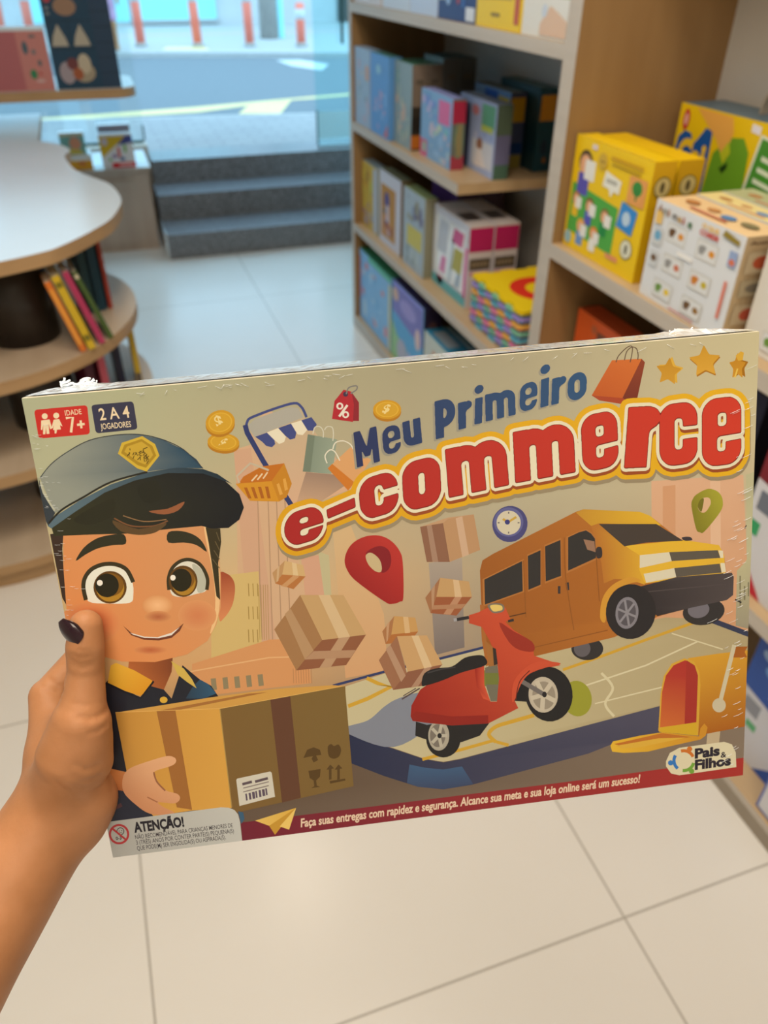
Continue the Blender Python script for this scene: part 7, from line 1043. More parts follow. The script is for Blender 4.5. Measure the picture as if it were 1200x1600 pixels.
["p",322,[[7235,623,7301,629,7329,639,7380,669,7411,701,7437,741,7452,780,7458,812,7467,1067,7463,1080,7449,1100,7464,1123,7469,1137,7473,1243,7466,1289,7444,1340,7412,1383,7371,1415,7310,1438,7277,1442,7168,1446,7117,1441,7088,1431,7033,1399,7004,1369,6975,1325,6961,1292,6955,1287,6928,1324,6895,1354,6873,1367,6823,1385,6769,1391,6679,1393,6639,1388,6589,1369,6553,1344,6519,1308,6494,1263,6484,1233,6475,1180,6474,960,6472,953,6469,951,6447,961,6439,977,6432,1004,6407,1346,6393,1369,6363,1381,6166,1369,6145,1371,6127,1368,6106,1359,6090,1346,6080,1323,6080,1292,6087,1229,6085,1218,6082,1217,6057,1258,6037,1284,5999,1313,5982,1323,5950,1335,5917,1343,5818,1355,5793,1356,5768,1353,5740,1344,5705,1325,5665,1288,5646,1258,5634,1233,5625,1207,5620,1179,5616,1179,5615,1192,5618,1206,5618,1319,5606,1340,5584,1351,5559,1357,5422,1367,5397,1357,5377,1338,5373,1339,5358,1361,5337,1372,5309,1377,5175,1388,5150,1378,5130,1359,5126,1359,5108,1384,5079,1395,4925,1407,4887,1388,4869,1409,4844,1420,4693,1437,4662,1419,4655,1410,4648,1392,4641,1108,4637,1087,4634,1084,4629,1090,4627,1117,4636,1408,4624,1432,4612,1442,4598,1447,4444,1465,4423,1458,4407,1442,4399,1422,4394,1146,4392,1118,4387,1112,4383,1117,4380,1155,4388,1439,4376,1462,4353,1475,4209,1492,4185,1490,4165,1477,4155,1460,4150,1428,4150,1397,4146,1389,4142,1392,4123,1439,4088,1492,4049,1527,4029,1540,4001,1553,3948,1566,3825,1583,3798,1580,3778,1573,3731,1547,3700,1513,3673,1463,3669,1461,3624,1528,3591,1560,3560,1578,3500,1600,3398,1621,3350,1626,3316,1619,3267,1593,3228,1549,3216,1527,3204,1493,3201,1489,3194,1489,2902,1578,2874,1582,2863,1598,2861,1630,2855,1650,2838,1684,2809,1728,2761,1772,2731,1791,2684,1807,2555,1833,2521,1835,2491,1829,2436,1797,2415,1775,2395,1743,2377,1687,2374,1648,2381,1588,2398,1537,2425,1491,2454,1456,2489,1427,2521,1408,2594,1386,2687,1368,2725,1365,2758,1372,2786,1387,2808,1402,2842,1435,2865,1414,2886,1405,3156,1317,3177,1311,3200,1312,3215,1254,3240,1208,3264,1175,3303,1139,3329,1123,3375,1105,3489,1081,3540,1076,3570,1083,3614,1105,3636,1124,3665,1163,3672,1164,3685,1122,3695,1103,3716,1067,3736,1043,3772,1013,3801,996,3870,976,3987,959,4024,964,4047,973,4084,994,4112,1023,4137,1062,4140,1066,4143,1065,4144,925,4153,908,4161,901,4196,888,4330,874,4343,876,4402,867,4449,872,4500,888,4528,871,4598,846,4639,839,4680,840,4711,847,4761,870,4784,885,4818,914,4844,953,4871,1022,4875,1021,4877,1004,4875,987,4875,816,4884,796,4895,786,4934,776,5065,765,5082,767,5127,760,5185,766,5233,784,5261,769,5307,751,5376,740,5417,744,5441,750,5493,774,5523,795,5554,825,5578,860,5601,913,5610,959,5614,958,5615,946,5614,849,5620,823,5630,789,5652,751,5674,724,5713,695,5759,675,5793,667,5887,656,5919,655,5957,663,6005,688,6041,723,6070,773,6082,822,6086,926,6089,943,6089,1016,6078,1043,6094,1075,6097,1074,6102,1042,6130,690,6137,657,6145,646,6159,638,6180,633,6219,632,6404,643,6464,663,6517,697,6524,699,6573,663,6611,648,6636,642,6763,636,6801,639,6848,655,6888,679,6924,717,6952,760,6957,758,6989,703,7016,674,7046,653,7105,631,7137,626],[7207,864,7199,867,7195,873,7196,922,7202,932,7216,930,7221,917,7220,872,7216,865],[6720,881,6715,897,6717,1120,6720,1134,6726,1141,6733,1139,6735,1132,6735,1065,6743,1049,6750,1041,6771,1032,6804,1029,6921,1027,6943,1032,6948,1027,6947,981,6946,971,6938,968,6913,972,6792,975,6767,968,6749,957,6739,944,6733,930,6731,888,6727,882],[5853,875,5846,879,5844,889,5846,904,5852,914,5860,910,5861,894,5860,878],[7207,1118,7199,1125,7195,1142,7197,1198,7199,1206,7206,1210,7213,1209,7217,1204,7217,1144,7223,1124,7218,1118],[5613,984,5610,987,5613,1004,5616,1001],[5854,1084,5848,1093,5848,1128,5851,1139,5856,1141,5862,1133,5862,1095,5861,1087],[3655,1299,3646,1306,3657,1311,3663,1311,3665,1300],[3444,1281,3438,1294,3435,1329,3436,1413,3443,1420,3452,1408,3456,1373,3463,1360,3476,1346,3502,1332,3471,1315,3462,1304,3455,1281,3451,1279]]],
["p",323,[[7236,661,7294,664,7323,675,7360,698,7383,722,7405,755,7417,787,7422,819,7430,1056,7425,1068,7418,1071,7213,1083,7192,1085,7174,1094,7163,1107,7159,1128,7161,1205,7165,1227,7177,1242,7192,1249,7228,1248,7243,1240,7250,1232,7254,1218,7254,1155,7257,1148,7265,1142,7420,1128,7429,1133,7433,1144,7436,1229,7433,1257,7419,1305,7399,1342,7377,1367,7345,1390,7313,1402,7280,1407,7171,1410,7117,1405,7095,1396,7062,1377,7030,1345,7006,1307,6993,1270,6988,1234,6980,836,6984,805,6994,768,7015,732,7040,706,7071,682,7106,669,7135,664],[7210,829,7192,831,7178,836,7164,849,7160,860,7162,946,7171,962,7189,971,7221,971,7235,967,7250,955,7257,935,7255,862,7252,848,7246,839,7235,832]]],
["p",323,[[6758,674,6802,677,6837,688,6866,707,6899,742,6917,775,6930,814,6934,852,6935,921,6929,935,6916,938,6784,939,6777,935,6770,926,6767,884,6763,867,6754,852,6744,846,6716,844,6704,847,6689,860,6682,869,6679,883,6682,1127,6686,1152,6695,1169,6709,1180,6734,1182,6748,1179,6756,1174,6763,1166,6771,1149,6771,1083,6772,1076,6779,1070,6861,1066,6922,1065,6929,1067,6937,1075,6938,1082,6940,1208,6925,1260,6909,1290,6895,1306,6874,1326,6856,1338,6823,1350,6772,1356,6682,1358,6643,1353,6610,1342,6581,1322,6551,1290,6537,1271,6527,1248,6515,1208,6511,1176,6509,891,6507,880,6504,879,6479,904,6421,938,6408,954,6401,970,6393,1028,6393,1060,6386,1122,6375,1293,6371,1332,6367,1343,6359,1346,6241,1338,6224,1340,6170,1334,6152,1336,6131,1333,6122,1328,6117,1320,6115,1306,6119,1288,6123,1211,6134,1104,6134,1073,6141,1011,6142,980,6149,918,6149,887,6160,782,6164,707,6168,680,6172,674,6180,670,6219,670,6271,674,6289,673,6341,678,6359,676,6408,681,6453,696,6478,712,6493,724,6517,761,6524,765,6551,730,6577,707,6598,693,6619,684,6657,677]]],
["p",323,[[5903,693,5936,694,5956,701,5981,713,6012,742,6033,777,6043,805,6048,833,6048,860,6051,878,6051,933,6054,950,6053,1006,6048,1018,6041,1022,5844,1050,5829,1057,5817,1069,5813,1079,5812,1135,5817,1163,5824,1175,5835,1180,5852,1182,5873,1178,5886,1170,5895,1154,5898,1102,5903,1091,6041,1066,6048,1068,6055,1075,6059,1097,6059,1146,6055,1166,6044,1207,6026,1240,6003,1268,5964,1295,5921,1308,5822,1320,5790,1320,5755,1313,5727,1298,5692,1265,5671,1231,5661,1200,5654,1126,5653,994,5650,977,5651,922,5648,904,5649,860,5653,839,5662,809,5680,777,5703,749,5737,724,5765,711,5789,705],[5864,839,5829,846,5818,855,5810,868,5809,903,5813,934,5820,946,5834,954,5859,953,5878,947,5889,938,5896,925,5897,870,5893,852,5889,845,5881,840]]],
["p",323,[[5366,778,5420,782,5440,788,5478,805,5496,817,5524,844,5543,870,5558,899,5566,920,5570,941,5576,1011,5575,1063,5578,1080,5579,1199,5582,1217,5581,1266,5584,1284,5583,1305,5579,1315,5574,1319,5564,1322,5430,1333,5419,1330,5411,1322,5408,1315,5404,1287,5406,1234,5403,1216,5404,1168,5401,1150,5402,1098,5400,1080,5398,980,5394,967,5388,961,5373,957,5363,958,5340,967,5332,977,5329,987,5330,1080,5332,1098,5331,1146,5334,1164,5333,1216,5335,1234,5334,1283,5337,1301,5334,1332,5327,1339,5313,1342,5179,1353,5169,1348,5161,1336,5158,1300,5160,1251,5157,1233,5159,1181,5156,1164,5158,1115,5155,1097,5156,1046,5154,1028,5154,1000,5147,983,5130,976,5112,979,5101,984,5090,994,5085,1007,5085,1094,5088,1112,5086,1163,5089,1181,5087,1230,5090,1248,5088,1300,5091,1318,5090,1346,5086,1356,5081,1360,5063,1362,4968,1370,4930,1372,4923,1369,4915,1356,4913,1317,4914,1198,4912,1181,4913,1132,4911,1115,4913,1063,4910,1045,4912,997,4910,980,4912,928,4909,911,4911,863,4908,846,4911,822,4918,816,4932,813,5063,802,5080,805,5129,798,5184,803,5239,825,5281,800,5309,788,5337,781]]],
["p",323,[[4666,877,4675,876,4709,884,4743,900,4763,912,4793,941,4815,974,4828,1003,4840,1063,4842,1174,4848,1276,4847,1303,4851,1364,4845,1383,4835,1388,4701,1402,4694,1400,4686,1392,4683,1385,4682,1343,4683,1315,4673,1074,4669,1059,4663,1053,4653,1049,4632,1047,4618,1052,4607,1058,4597,1069,4594,1079,4592,1124,4594,1142,4594,1211,4601,1398,4596,1411,4589,1415,4459,1430,4446,1429,4438,1423,4435,1416,4433,1380,4434,1352,4432,1334,4427,1104,4423,1090,4417,1082,4407,1077,4393,1075,4376,1079,4360,1087,4350,1099,4344,1117,4351,1351,4350,1379,4352,1396,4349,1435,4344,1442,4334,1444,4215,1457,4201,1458,4194,1455,4188,1446,4184,1418,4185,1348,4183,1330,4183,1218,4177,945,4182,932,4197,925,4327,911,4344,913,4365,908,4399,904,4420,905,4461,912,4504,931,4547,902,4585,887,4620,878]]],
["p",323,[[3979,997,4018,1000,4058,1018,4088,1049,4103,1075,4111,1096,4119,1149,4115,1260,4117,1278,4112,1364,4101,1402,4078,1449,4058,1476,4028,1501,3996,1520,3954,1532,3835,1548,3804,1545,3784,1538,3761,1525,3729,1491,3710,1459,3702,1430,3698,1384,3701,1339,3699,1322,3702,1277,3701,1256,3707,1173,3718,1136,3739,1097,3759,1071,3794,1042,3822,1026,3867,1013],[3915,1156,3901,1160,3885,1174,3878,1187,3876,1201,3877,1225,3874,1273,3876,1291,3873,1336,3875,1361,3882,1377,3898,1386,3916,1383,3928,1373,3939,1350,3941,1336,3940,1312,3943,1263,3941,1245,3944,1201,3942,1176,3935,1161,3925,1156]]],
["p",323,[[3532,1114,3563,1119,3577,1125,3593,1133,3612,1151,3628,1172,3643,1198,3653,1237,3653,1257,3649,1264,3643,1268,3505,1295,3494,1286,3486,1258,3478,1247,3468,1244,3451,1242,3430,1250,3412,1267,3401,1294,3401,1420,3404,1439,3409,1450,3426,1459,3439,1460,3457,1455,3469,1448,3479,1435,3490,1408,3491,1384,3498,1376,3641,1346,3650,1350,3654,1362,3652,1394,3637,1441,3619,1478,3597,1508,3566,1536,3538,1553,3503,1566,3377,1590,3353,1592,3326,1586,3312,1580,3296,1571,3283,1559,3259,1529,3245,1505,3236,1476,3231,1440,3232,1360,3236,1308,3248,1268,3266,1231,3288,1202,3322,1170,3350,1153,3396,1137,3485,1119]]],
["p",323,[[3171,1350,3180,1349,3184,1351,3187,1359,3189,1376,3189,1443,3180,1459,2899,1546,2889,1547,2881,1540,2877,1519,2876,1459,2878,1452,2885,1444]]],
["p",323,[[2716,1403,2750,1409,2773,1421,2798,1442,2811,1459,2823,1481,2834,1518,2838,1557,2832,1581,2827,1587,2816,1590,2608,1634,2589,1645,2578,1659,2575,1685,2583,1699,2597,1704,2631,1699,2650,1688,2660,1672,2667,1648,2675,1641,2818,1609,2824,1611,2827,1616,2823,1633,2796,1688,2766,1726,2744,1745,2713,1764,2681,1774,2566,1797,2531,1800,2498,1794,2471,1779,2448,1757,2425,1721,2414,1691,2410,1662,2409,1641,2414,1596,2428,1555,2448,1520,2479,1481,2509,1457,2538,1440,2590,1424,2683,1406],[2649,1504,2614,1511,2591,1527,2582,1543,2583,1554,2588,1563,2598,1568,2618,1569,2649,1561,2664,1553,2674,1536,2675,1515,2666,1506]]],
["g",324,325,[2450,1636,7364,1016],[[7236,667,7295,671,7323,682,7353,698,7360,705,7378,724,7397,754,7409,787,7415,818,7423,1052,7418,1059,7404,1061,7209,1072,7188,1074,7170,1083,7157,1100,7152,1124,7153,1205,7158,1226,7170,1245,7185,1254,7207,1257,7232,1254,7247,1245,7257,1233,7260,1226,7262,1215,7260,1159,7262,1152,7265,1149,7417,1135,7424,1139,7426,1147,7429,1228,7426,1256,7415,1294,7395,1331,7373,1356,7341,1379,7309,1391,7276,1396,7167,1399,7113,1393,7093,1387,7061,1368,7037,1345,7013,1307,7000,1271,6995,1235,6987,836,6991,806,7001,769,7022,733,7043,709,7071,689,7106,675,7135,671],[7206,819,7188,820,7174,825,7160,839,7152,855,7155,949,7162,960,7171,969,7189,978,7225,977,7242,971,7250,966,7257,956,7264,935,7263,862,7256,841,7246,830,7231,821]]],
["g",324,325,[2450,1636,7364,1016],[[6758,681,6802,684,6838,695,6866,714,6891,741,6910,774,6922,813,6923,834,6927,851,6928,917,6925,924,6912,927,6784,929,6777,925,6776,920,6775,889,6770,867,6762,853,6752,842,6740,836,6712,833,6701,837,6686,849,6677,861,6672,879,6674,1126,6679,1151,6690,1173,6706,1185,6731,1189,6745,1187,6763,1176,6777,1154,6778,1084,6782,1077,6804,1074,6861,1073,6883,1074,6922,1072,6927,1074,6930,1077,6931,1085,6933,1208,6921,1249,6905,1279,6892,1295,6871,1315,6852,1327,6819,1339,6769,1345,6679,1347,6639,1342,6607,1331,6581,1314,6556,1288,6543,1267,6530,1238,6522,1209,6518,1174,6516,867,6515,857,6511,853,6478,891,6426,920,6415,929,6402,946,6394,970,6386,1028,6386,1059,6383,1073,6382,1104,6379,1121,6379,1153,6376,1166,6375,1198,6372,1215,6372,1247,6368,1264,6368,1292,6363,1332,6356,1335,6309,1331,6291,1332,6238,1327,6220,1329,6167,1323,6149,1325,6126,1321,6123,1317,6122,1306,6126,1289,6130,1212,6133,1195,6134,1167,6137,1153,6138,1122,6141,1105,6141,1073,6144,1060,6145,1029,6149,1012,6149,980,6152,967,6153,936,6156,919,6156,888,6160,871,6160,844,6163,830,6164,799,6167,782,6171,708,6177,680,6184,677,6205,678,6219,677,6271,681,6289,680,6341,684,6359,683,6408,688,6422,694,6453,703,6485,725,6494,735,6512,764,6515,771,6517,788,6521,790,6545,746,6558,731,6580,711,6601,698,6626,689,6640,686,6679,683]]],
["g",324,325,[2450,1636,7364,1016],[[5902,699,5936,701,5956,707,5981,720,6006,743,6026,776,6036,804,6041,832,6041,860,6044,877,6044,932,6047,950,6046,1002,6043,1008,6038,1011,5840,1039,5825,1046,5812,1061,5807,1075,5805,1134,5810,1163,5819,1178,5831,1186,5852,1189,5873,1185,5891,1175,5902,1154,5905,1102,5909,1096,6041,1073,6048,1078,6053,1100,6052,1145,6047,1169,6040,1196,6022,1230,5998,1259,5957,1285,5918,1297,5819,1309,5787,1310,5769,1307,5751,1302,5723,1287,5698,1264,5678,1230,5667,1197,5664,1173,5664,1141,5661,1127,5662,1071,5659,1050,5660,995,5657,977,5658,922,5655,905,5656,860,5661,837,5669,810,5687,778,5709,751,5737,731,5765,718,5789,712],[5861,828,5836,831,5822,837,5808,854,5803,868,5802,902,5806,933,5816,951,5834,961,5859,960,5883,952,5898,936,5903,925,5904,870,5899,849,5890,838,5882,832,5871,828]]],
["g",324,325,[2450,1636,7364,1016],[[5366,784,5378,784,5420,788,5440,795,5478,812,5496,824,5520,847,5536,869,5551,898,5559,920,5566,965,5566,993,5569,1010,5568,1062,5571,1080,5570,1128,5573,1146,5572,1198,5575,1216,5574,1265,5577,1283,5575,1305,5571,1308,5560,1311,5426,1322,5419,1320,5416,1317,5411,1287,5413,1235,5410,1217,5411,1168,5408,1150,5409,1098,5407,1081,5408,1032,5405,1015,5405,980,5401,966,5391,954,5377,948,5360,947,5346,951,5335,958,5327,969,5322,982,5321,1010,5324,1028,5323,1079,5326,1097,5324,1146,5327,1163,5326,1216,5329,1233,5327,1282,5330,1300,5328,1325,5324,1328,5310,1331,5180,1342,5172,1340,5168,1333,5165,1301,5167,1252,5164,1234,5166,1182,5163,1164,5164,1116,5162,1098,5163,1046,5161,1029,5161,1001,5157,987,5153,980,5144,972,5126,966,5109,968,5097,974,5085,987,5078,1003,5077,1027,5080,1045,5078,1093,5081,1111,5079,1163,5082,1180,5080,1229,5083,1247,5081,1299,5084,1317,5082,1345,5078,1349,5060,1351,4926,1361,4922,1353,4922,1332,4920,1318,4922,1269,4919,1251,4921,1199,4919,1181,4920,1133,4918,1115,4920,1064,4917,1046,4919,998,4917,980,4918,929,4916,912,4918,864,4915,847,4918,825,4928,820,4949,818,5063,809,5080,811,5129,804,5184,810,5238,832,5280,807,5309,795,5337,788]]],
["g",324,325,[2450,1636,7364,1016],[[4666,884,4675,883,4709,891,4729,900,4759,917,4788,944,4800,959,4810,977,4821,1002,4827,1023,4833,1062,4832,1086,4836,1145,4835,1173,4838,1191,4837,1215,4841,1275,4840,1303,4844,1363,4841,1373,4832,1377,4716,1390,4698,1391,4692,1387,4689,1343,4688,1273,4686,1255,4687,1231,4684,1213,4686,1186,4683,1168,4683,1102,4680,1071,4674,1056,4663,1044,4653,1039,4629,1037,4612,1043,4601,1051,4592,1062,4588,1075,4585,1123,4587,1141,4588,1211,4590,1228,4589,1253,4592,1312,4593,1400,4586,1404,4457,1419,4446,1418,4443,1415,4440,1381,4441,1353,4439,1335,4440,1311,4438,1293,4438,1223,4436,1206,4437,1181,4435,1164,4436,1140,4434,1105,4429,1087,4421,1076,4407,1067,4390,1065,4369,1070,4354,1079,4343,1096,4337,1116,4339,1137,4338,1164,4340,1179,4339,1203,4341,1220,4340,1248,4342,1266,4342,1332,4344,1350,4343,1378,4345,1396,4343,1427,4341,1430,4331,1433,4229,1445,4202,1447,4195,1444,4191,1418,4192,1348,4190,1330,4191,1306,4188,1246,4190,1219,4188,1201,4189,1177,4186,1118,4188,1090,4186,1073,4187,1049,4184,990,4186,963,4184,946,4187,936,4196,932,4327,918,4344,920,4365,914,4399,911,4420,912,4460,919,4504,938,4511,935,4546,909,4585,894,4620,885]]],
["g",324,325,[2450,1636,7364,1016],[[3978,1004,4017,1007,4034,1013,4057,1025,4081,1049,4096,1074,4104,1096,4112,1148,4109,1197,4111,1214,4108,1259,4111,1277,4105,1364,4094,1401,4073,1441,4053,1467,4026,1491,3993,1509,3951,1521,3832,1537,3801,1534,3781,1527,3758,1514,3736,1492,3717,1460,3709,1431,3704,1385,3708,1340,3706,1322,3709,1277,3707,1256,3714,1174,3725,1137,3746,1098,3766,1072,3793,1049,3822,1032,3867,1020],[3912,1145,3898,1150,3880,1166,3871,1186,3869,1203,3870,1224,3867,1273,3869,1290,3866,1335,3868,1360,3873,1375,3878,1382,3890,1390,3898,1393,3916,1390,3935,1374,3946,1351,3948,1333,3947,1312,3950,1264,3948,1246,3951,1201,3948,1173,3939,1155,3926,1146]]],
["g",324,325,[2450,1636,7364,1016],[[3531,1120,3563,1126,3576,1131,3592,1140,3611,1158,3622,1171,3636,1197,3645,1225,3647,1240,3646,1253,3641,1257,3505,1284,3502,1284,3498,1280,3488,1247,3475,1237,3466,1233,3449,1232,3428,1240,3415,1250,3408,1260,3400,1273,3395,1293,3394,1419,3396,1437,3401,1448,3412,1460,3429,1466,3446,1466,3467,1456,3486,1436,3496,1409,3497,1388,3501,1381,3640,1353,3646,1357,3648,1362,3646,1389,3634,1430,3626,1447,3614,1470,3590,1501,3560,1528,3539,1541,3511,1552,3402,1575,3371,1580,3350,1581,3323,1575,3310,1569,3291,1557,3264,1528,3250,1502,3240,1462,3238,1441,3240,1378,3238,1361,3243,1312,3254,1272,3263,1252,3275,1229,3297,1200,3325,1175,3350,1160,3395,1144,3485,1126]]],
["g",324,325,[2450,1636,7364,1016],[[3171,1357,3176,1357,3179,1359,3182,1376,3183,1439,3181,1446,3177,1449,2897,1535,2890,1535,2887,1533,2883,1519,2883,1460,2885,1453,2888,1449]]],
["g",324,325,[2450,1636,7364,1016],[[2715,1410,2753,1417,2781,1434,2803,1456,2815,1477,2826,1510,2832,1553,2828,1573,2821,1578,2793,1584,2605,1623,2589,1632,2575,1648,2569,1662,2568,1683,2575,1698,2586,1708,2599,1711,2630,1706,2646,1699,2656,1689,2666,1673,2673,1652,2678,1647,2765,1626,2813,1617,2817,1618,2818,1622,2815,1636,2790,1682,2764,1715,2740,1735,2711,1753,2679,1763,2564,1786,2529,1790,2496,1783,2467,1767,2446,1746,2431,1721,2420,1688,2415,1645,2421,1596,2435,1556,2458,1516,2488,1480,2508,1464,2540,1445,2589,1431,2682,1413],[2647,1493,2612,1501,2598,1508,2586,1519,2577,1536,2575,1546,2580,1561,2587,1570,2597,1575,2617,1576,2649,1568,2663,1560,2671,1553,2681,1533,2682,1519,2679,1508,2673,1500,2663,1495]]],
["p",326,[[5262,163,5287,163,5305,174,5315,194,5311,217,5300,236,5278,254,5257,259,5233,257,5214,241,5210,221,5213,208,5229,182]]],
["p",326,[[5613,274,5635,274,5666,287,5681,300,5693,321,5704,365,5698,454,5690,480,5676,506,5641,540,5605,557,5577,562,5560,560,5540,553,5519,540,5499,506,5492,469,5498,379,5508,350,5532,314,5570,286],[5603,349,5581,360,5575,370,5569,389,5568,462,5576,478,5589,485,5614,474,5621,464,5626,444,5627,368,5616,353]]],
["p",326,[[5448,298,5464,301,5475,307,5482,318,5484,335,5470,363,5458,375,5427,391,5409,414,5395,574,5384,580,5318,589,5314,583,5314,556,5332,321,5340,315,5405,304,5419,308]]],
["p",326,[[5292,298,5300,301,5301,312,5285,587,5274,593,5201,606,5196,599,5197,572,5201,552,5214,317,5225,311]]],
["p",326,[[5107,327,5119,327,5142,336,5155,348,5165,364,5172,399,5170,446,5165,472,5158,477,5057,502,5040,524,5038,551,5044,561,5052,567,5076,566,5097,549,5110,520,5153,510,5163,513,5163,532,5148,568,5119,600,5101,611,5077,618,5036,625,5026,624,5009,617,4995,607,4979,575,4976,545,4985,419,5000,384,5028,353,5054,338],[5086,384,5061,392,5047,411,5042,434,5053,455,5070,458,5083,455,5095,449,5106,433,5110,417,5108,400,5099,389]]],
["p",326,[[4557,310,4582,311,4595,319,4604,337,4604,350,4592,376,4577,389,4557,397,4536,398,4516,385,4509,371,4508,358,4522,330,4540,315]]],
["p",326,[[4843,386,4865,386,4895,398,4913,412,4927,437,4934,474,4929,649,4922,654,4863,662,4852,657,4855,483,4848,469,4834,464,4819,473,4811,489,4812,546,4805,667,4743,679,4730,673,4732,495,4725,484,4711,482,4698,488,4692,501,4685,682,4678,687,4643,692,4616,695,4609,692,4608,614,4616,419,4627,414,4719,403,4739,404,4776,412,4807,395]]],
["p",326,[[4573,437,4585,437,4590,445,4569,701,4560,708,4492,715,4487,707,4490,663,4494,643,4509,451,4517,444]]],
["p",326,[[4194,422,4222,426,4248,439,4265,455,4283,483,4294,534,4286,597,4270,632,4245,667,4211,694,4166,713,4159,817,4152,821,4074,832,4069,825,4069,775,4082,441,4094,434],[4176,516,4170,526,4165,605,4166,612,4172,617,4184,611,4195,595,4205,559,4193,525,4186,517]]],
["p",326,[[4432,460,4445,460,4463,470,4471,484,4471,504,4460,526,4416,558,4404,581,4396,739,4374,747,4320,754,4315,748,4316,677,4325,480,4337,473,4398,464,4415,466]]],
["p",326,[[3903,587,3919,588,3922,609,3924,849,3913,856,3817,873,3793,871,3777,865,3751,845,3740,827,3733,806,3731,624,3739,618,3796,607,3807,611,3810,625,3810,766,3816,785,3830,788,3841,779,3844,756,3843,601,3851,597]]],
["p",326,[[3621,640,3650,642,3666,648,3691,674,3702,719,3701,783,3691,790,3592,814,3578,828,3572,844,3575,868,3580,876,3590,881,3613,880,3624,874,3633,864,3644,835,3692,822,3700,830,3698,853,3681,889,3658,914,3644,923,3623,931,3588,938,3558,936,3539,926,3526,913,3518,900,3512,879,3509,784,3514,724,3529,692,3554,664,3585,648],[3605,699,3584,710,3570,736,3576,761,3592,772,3609,771,3623,763,3633,752,3640,733,3637,716,3631,704,3621,699]]],
["p",326,[[3441,636,3456,638,3459,655,3466,1001,3461,1006,3447,1009,3406,1016,3400,1012,3396,874,3392,868,3388,870,3371,926,3363,934,3315,940,3293,891,3287,887,3284,901,3287,1034,3279,1038,3225,1047,3221,1044,3219,1027,3215,681,3219,677,3233,673,3273,666,3284,668,3331,814,3339,828,3344,822,3388,649,3395,644]]],
["g",327,328,[3274,823,5672,380],[[5283,145,5308,146,5318,149,5326,156,5336,176,5335,186,5332,199,5321,218,5298,236,5278,241,5254,239,5241,231,5235,223,5231,203,5234,190,5242,174,5250,164,5260,156]]],
["g",327,328,[3274,823,5672,380],[[5634,256,5656,256,5673,262,5687,269,5701,282,5714,303,5720,320,5724,347,5724,373,5720,390,5719,436,5711,462,5697,488,5687,500,5663,521,5647,531,5626,539,5598,544,5581,542,5561,535,5540,522,5526,502,5520,488,5513,451,5514,424,5517,408,5519,361,5529,332,5541,310,5553,296,5577,276,5591,268,5611,260],[5624,331,5610,336,5602,342,5596,352,5590,371,5589,444,5597,460,5610,467,5624,463,5635,456,5642,446,5647,426,5648,350,5644,342,5637,335,5630,331]]],
["g",327,328,[3274,823,5672,380],[[5469,280,5485,283,5496,290,5503,300,5505,317,5499,333,5491,345,5479,357,5448,373,5430,396,5424,436,5422,513,5418,529,5416,556,5412,560,5405,562,5340,571,5335,565,5335,538,5339,518,5342,442,5345,425,5348,352,5352,336,5353,303,5361,297,5426,286,5440,290]]],
["g",327,328,[3274,823,5672,380],[[5313,280,5318,280,5321,283,5322,294,5321,317,5318,336,5314,459,5310,479,5306,569,5302,573,5295,575,5222,588,5218,581,5218,554,5222,534,5227,408,5230,388,5235,299,5239,295,5246,293]]],
["g",327,328,[3274,823,5672,380],[[5128,309,5140,309,5163,318,5176,330,5186,346,5193,381,5192,428,5186,454,5179,459,5093,478,5078,484,5071,490,5061,506,5059,516,5059,532,5065,543,5073,549,5083,550,5097,548,5105,543,5119,531,5131,502,5174,492,5181,492,5184,495,5186,504,5184,514,5169,549,5152,571,5140,582,5123,593,5098,600,5057,607,5047,606,5030,599,5016,589,5006,574,5000,557,4997,527,4999,483,5003,467,5007,401,5022,366,5036,346,5049,335,5075,320,5102,313],[5107,366,5082,374,5068,393,5063,406,5063,416,5068,430,5074,437,5091,440,5104,437,5116,431,5127,415,5131,399,5129,382,5120,371,5114,367]]],
["g",327,328,[3274,823,5672,380],[[4578,292,4603,293,4616,302,4625,319,4625,333,4613,358,4599,371,4578,379,4568,381,4558,380,4544,375,4537,367,4530,354,4529,340,4535,324,4543,312,4561,297]]],
["g",327,328,[3274,823,5672,380],[[4864,368,4886,369,4916,380,4934,394,4949,419,4955,456,4951,556,4954,576,4952,623,4950,631,4943,636,4884,644,4878,643,4874,639,4876,569,4873,548,4876,465,4874,458,4869,451,4862,447,4856,446,4840,455,4834,464,4833,471,4831,508,4833,528,4828,642,4826,649,4823,652,4764,660,4757,660,4751,654,4750,644,4755,524,4753,507,4754,477,4750,470,4746,466,4733,464,4719,470,4713,483,4707,600,4710,620,4707,664,4699,668,4665,674,4637,677,4630,674,4629,666,4632,616,4629,596,4635,479,4633,456,4635,410,4638,402,4648,396,4740,385,4760,386,4797,394,4828,377,4842,372]]],
["g",327,328,[3274,823,5672,380],[[4594,419,4606,419,4610,422,4611,427,4608,474,4604,493,4598,606,4594,626,4590,683,4589,686,4582,690,4513,697,4510,694,4509,689,4511,645,4516,625,4522,509,4526,489,4530,433,4532,430,4538,426]]],
["g",327,328,[3274,823,5672,380],[[4215,404,4243,408,4269,421,4286,437,4304,465,4312,492,4315,516,4313,556,4308,579,4292,614,4280,633,4266,649,4233,676,4188,695,4185,701,4180,799,4174,803,4095,813,4091,807,4093,773,4091,756,4096,676,4094,656,4099,579,4097,559,4103,476,4101,456,4104,423,4108,418,4115,416,4193,404],[4197,498,4193,501,4191,508,4186,587,4188,594,4194,599,4201,597,4206,593,4216,577,4221,567,4226,541,4223,524,4215,507,4207,499]]],
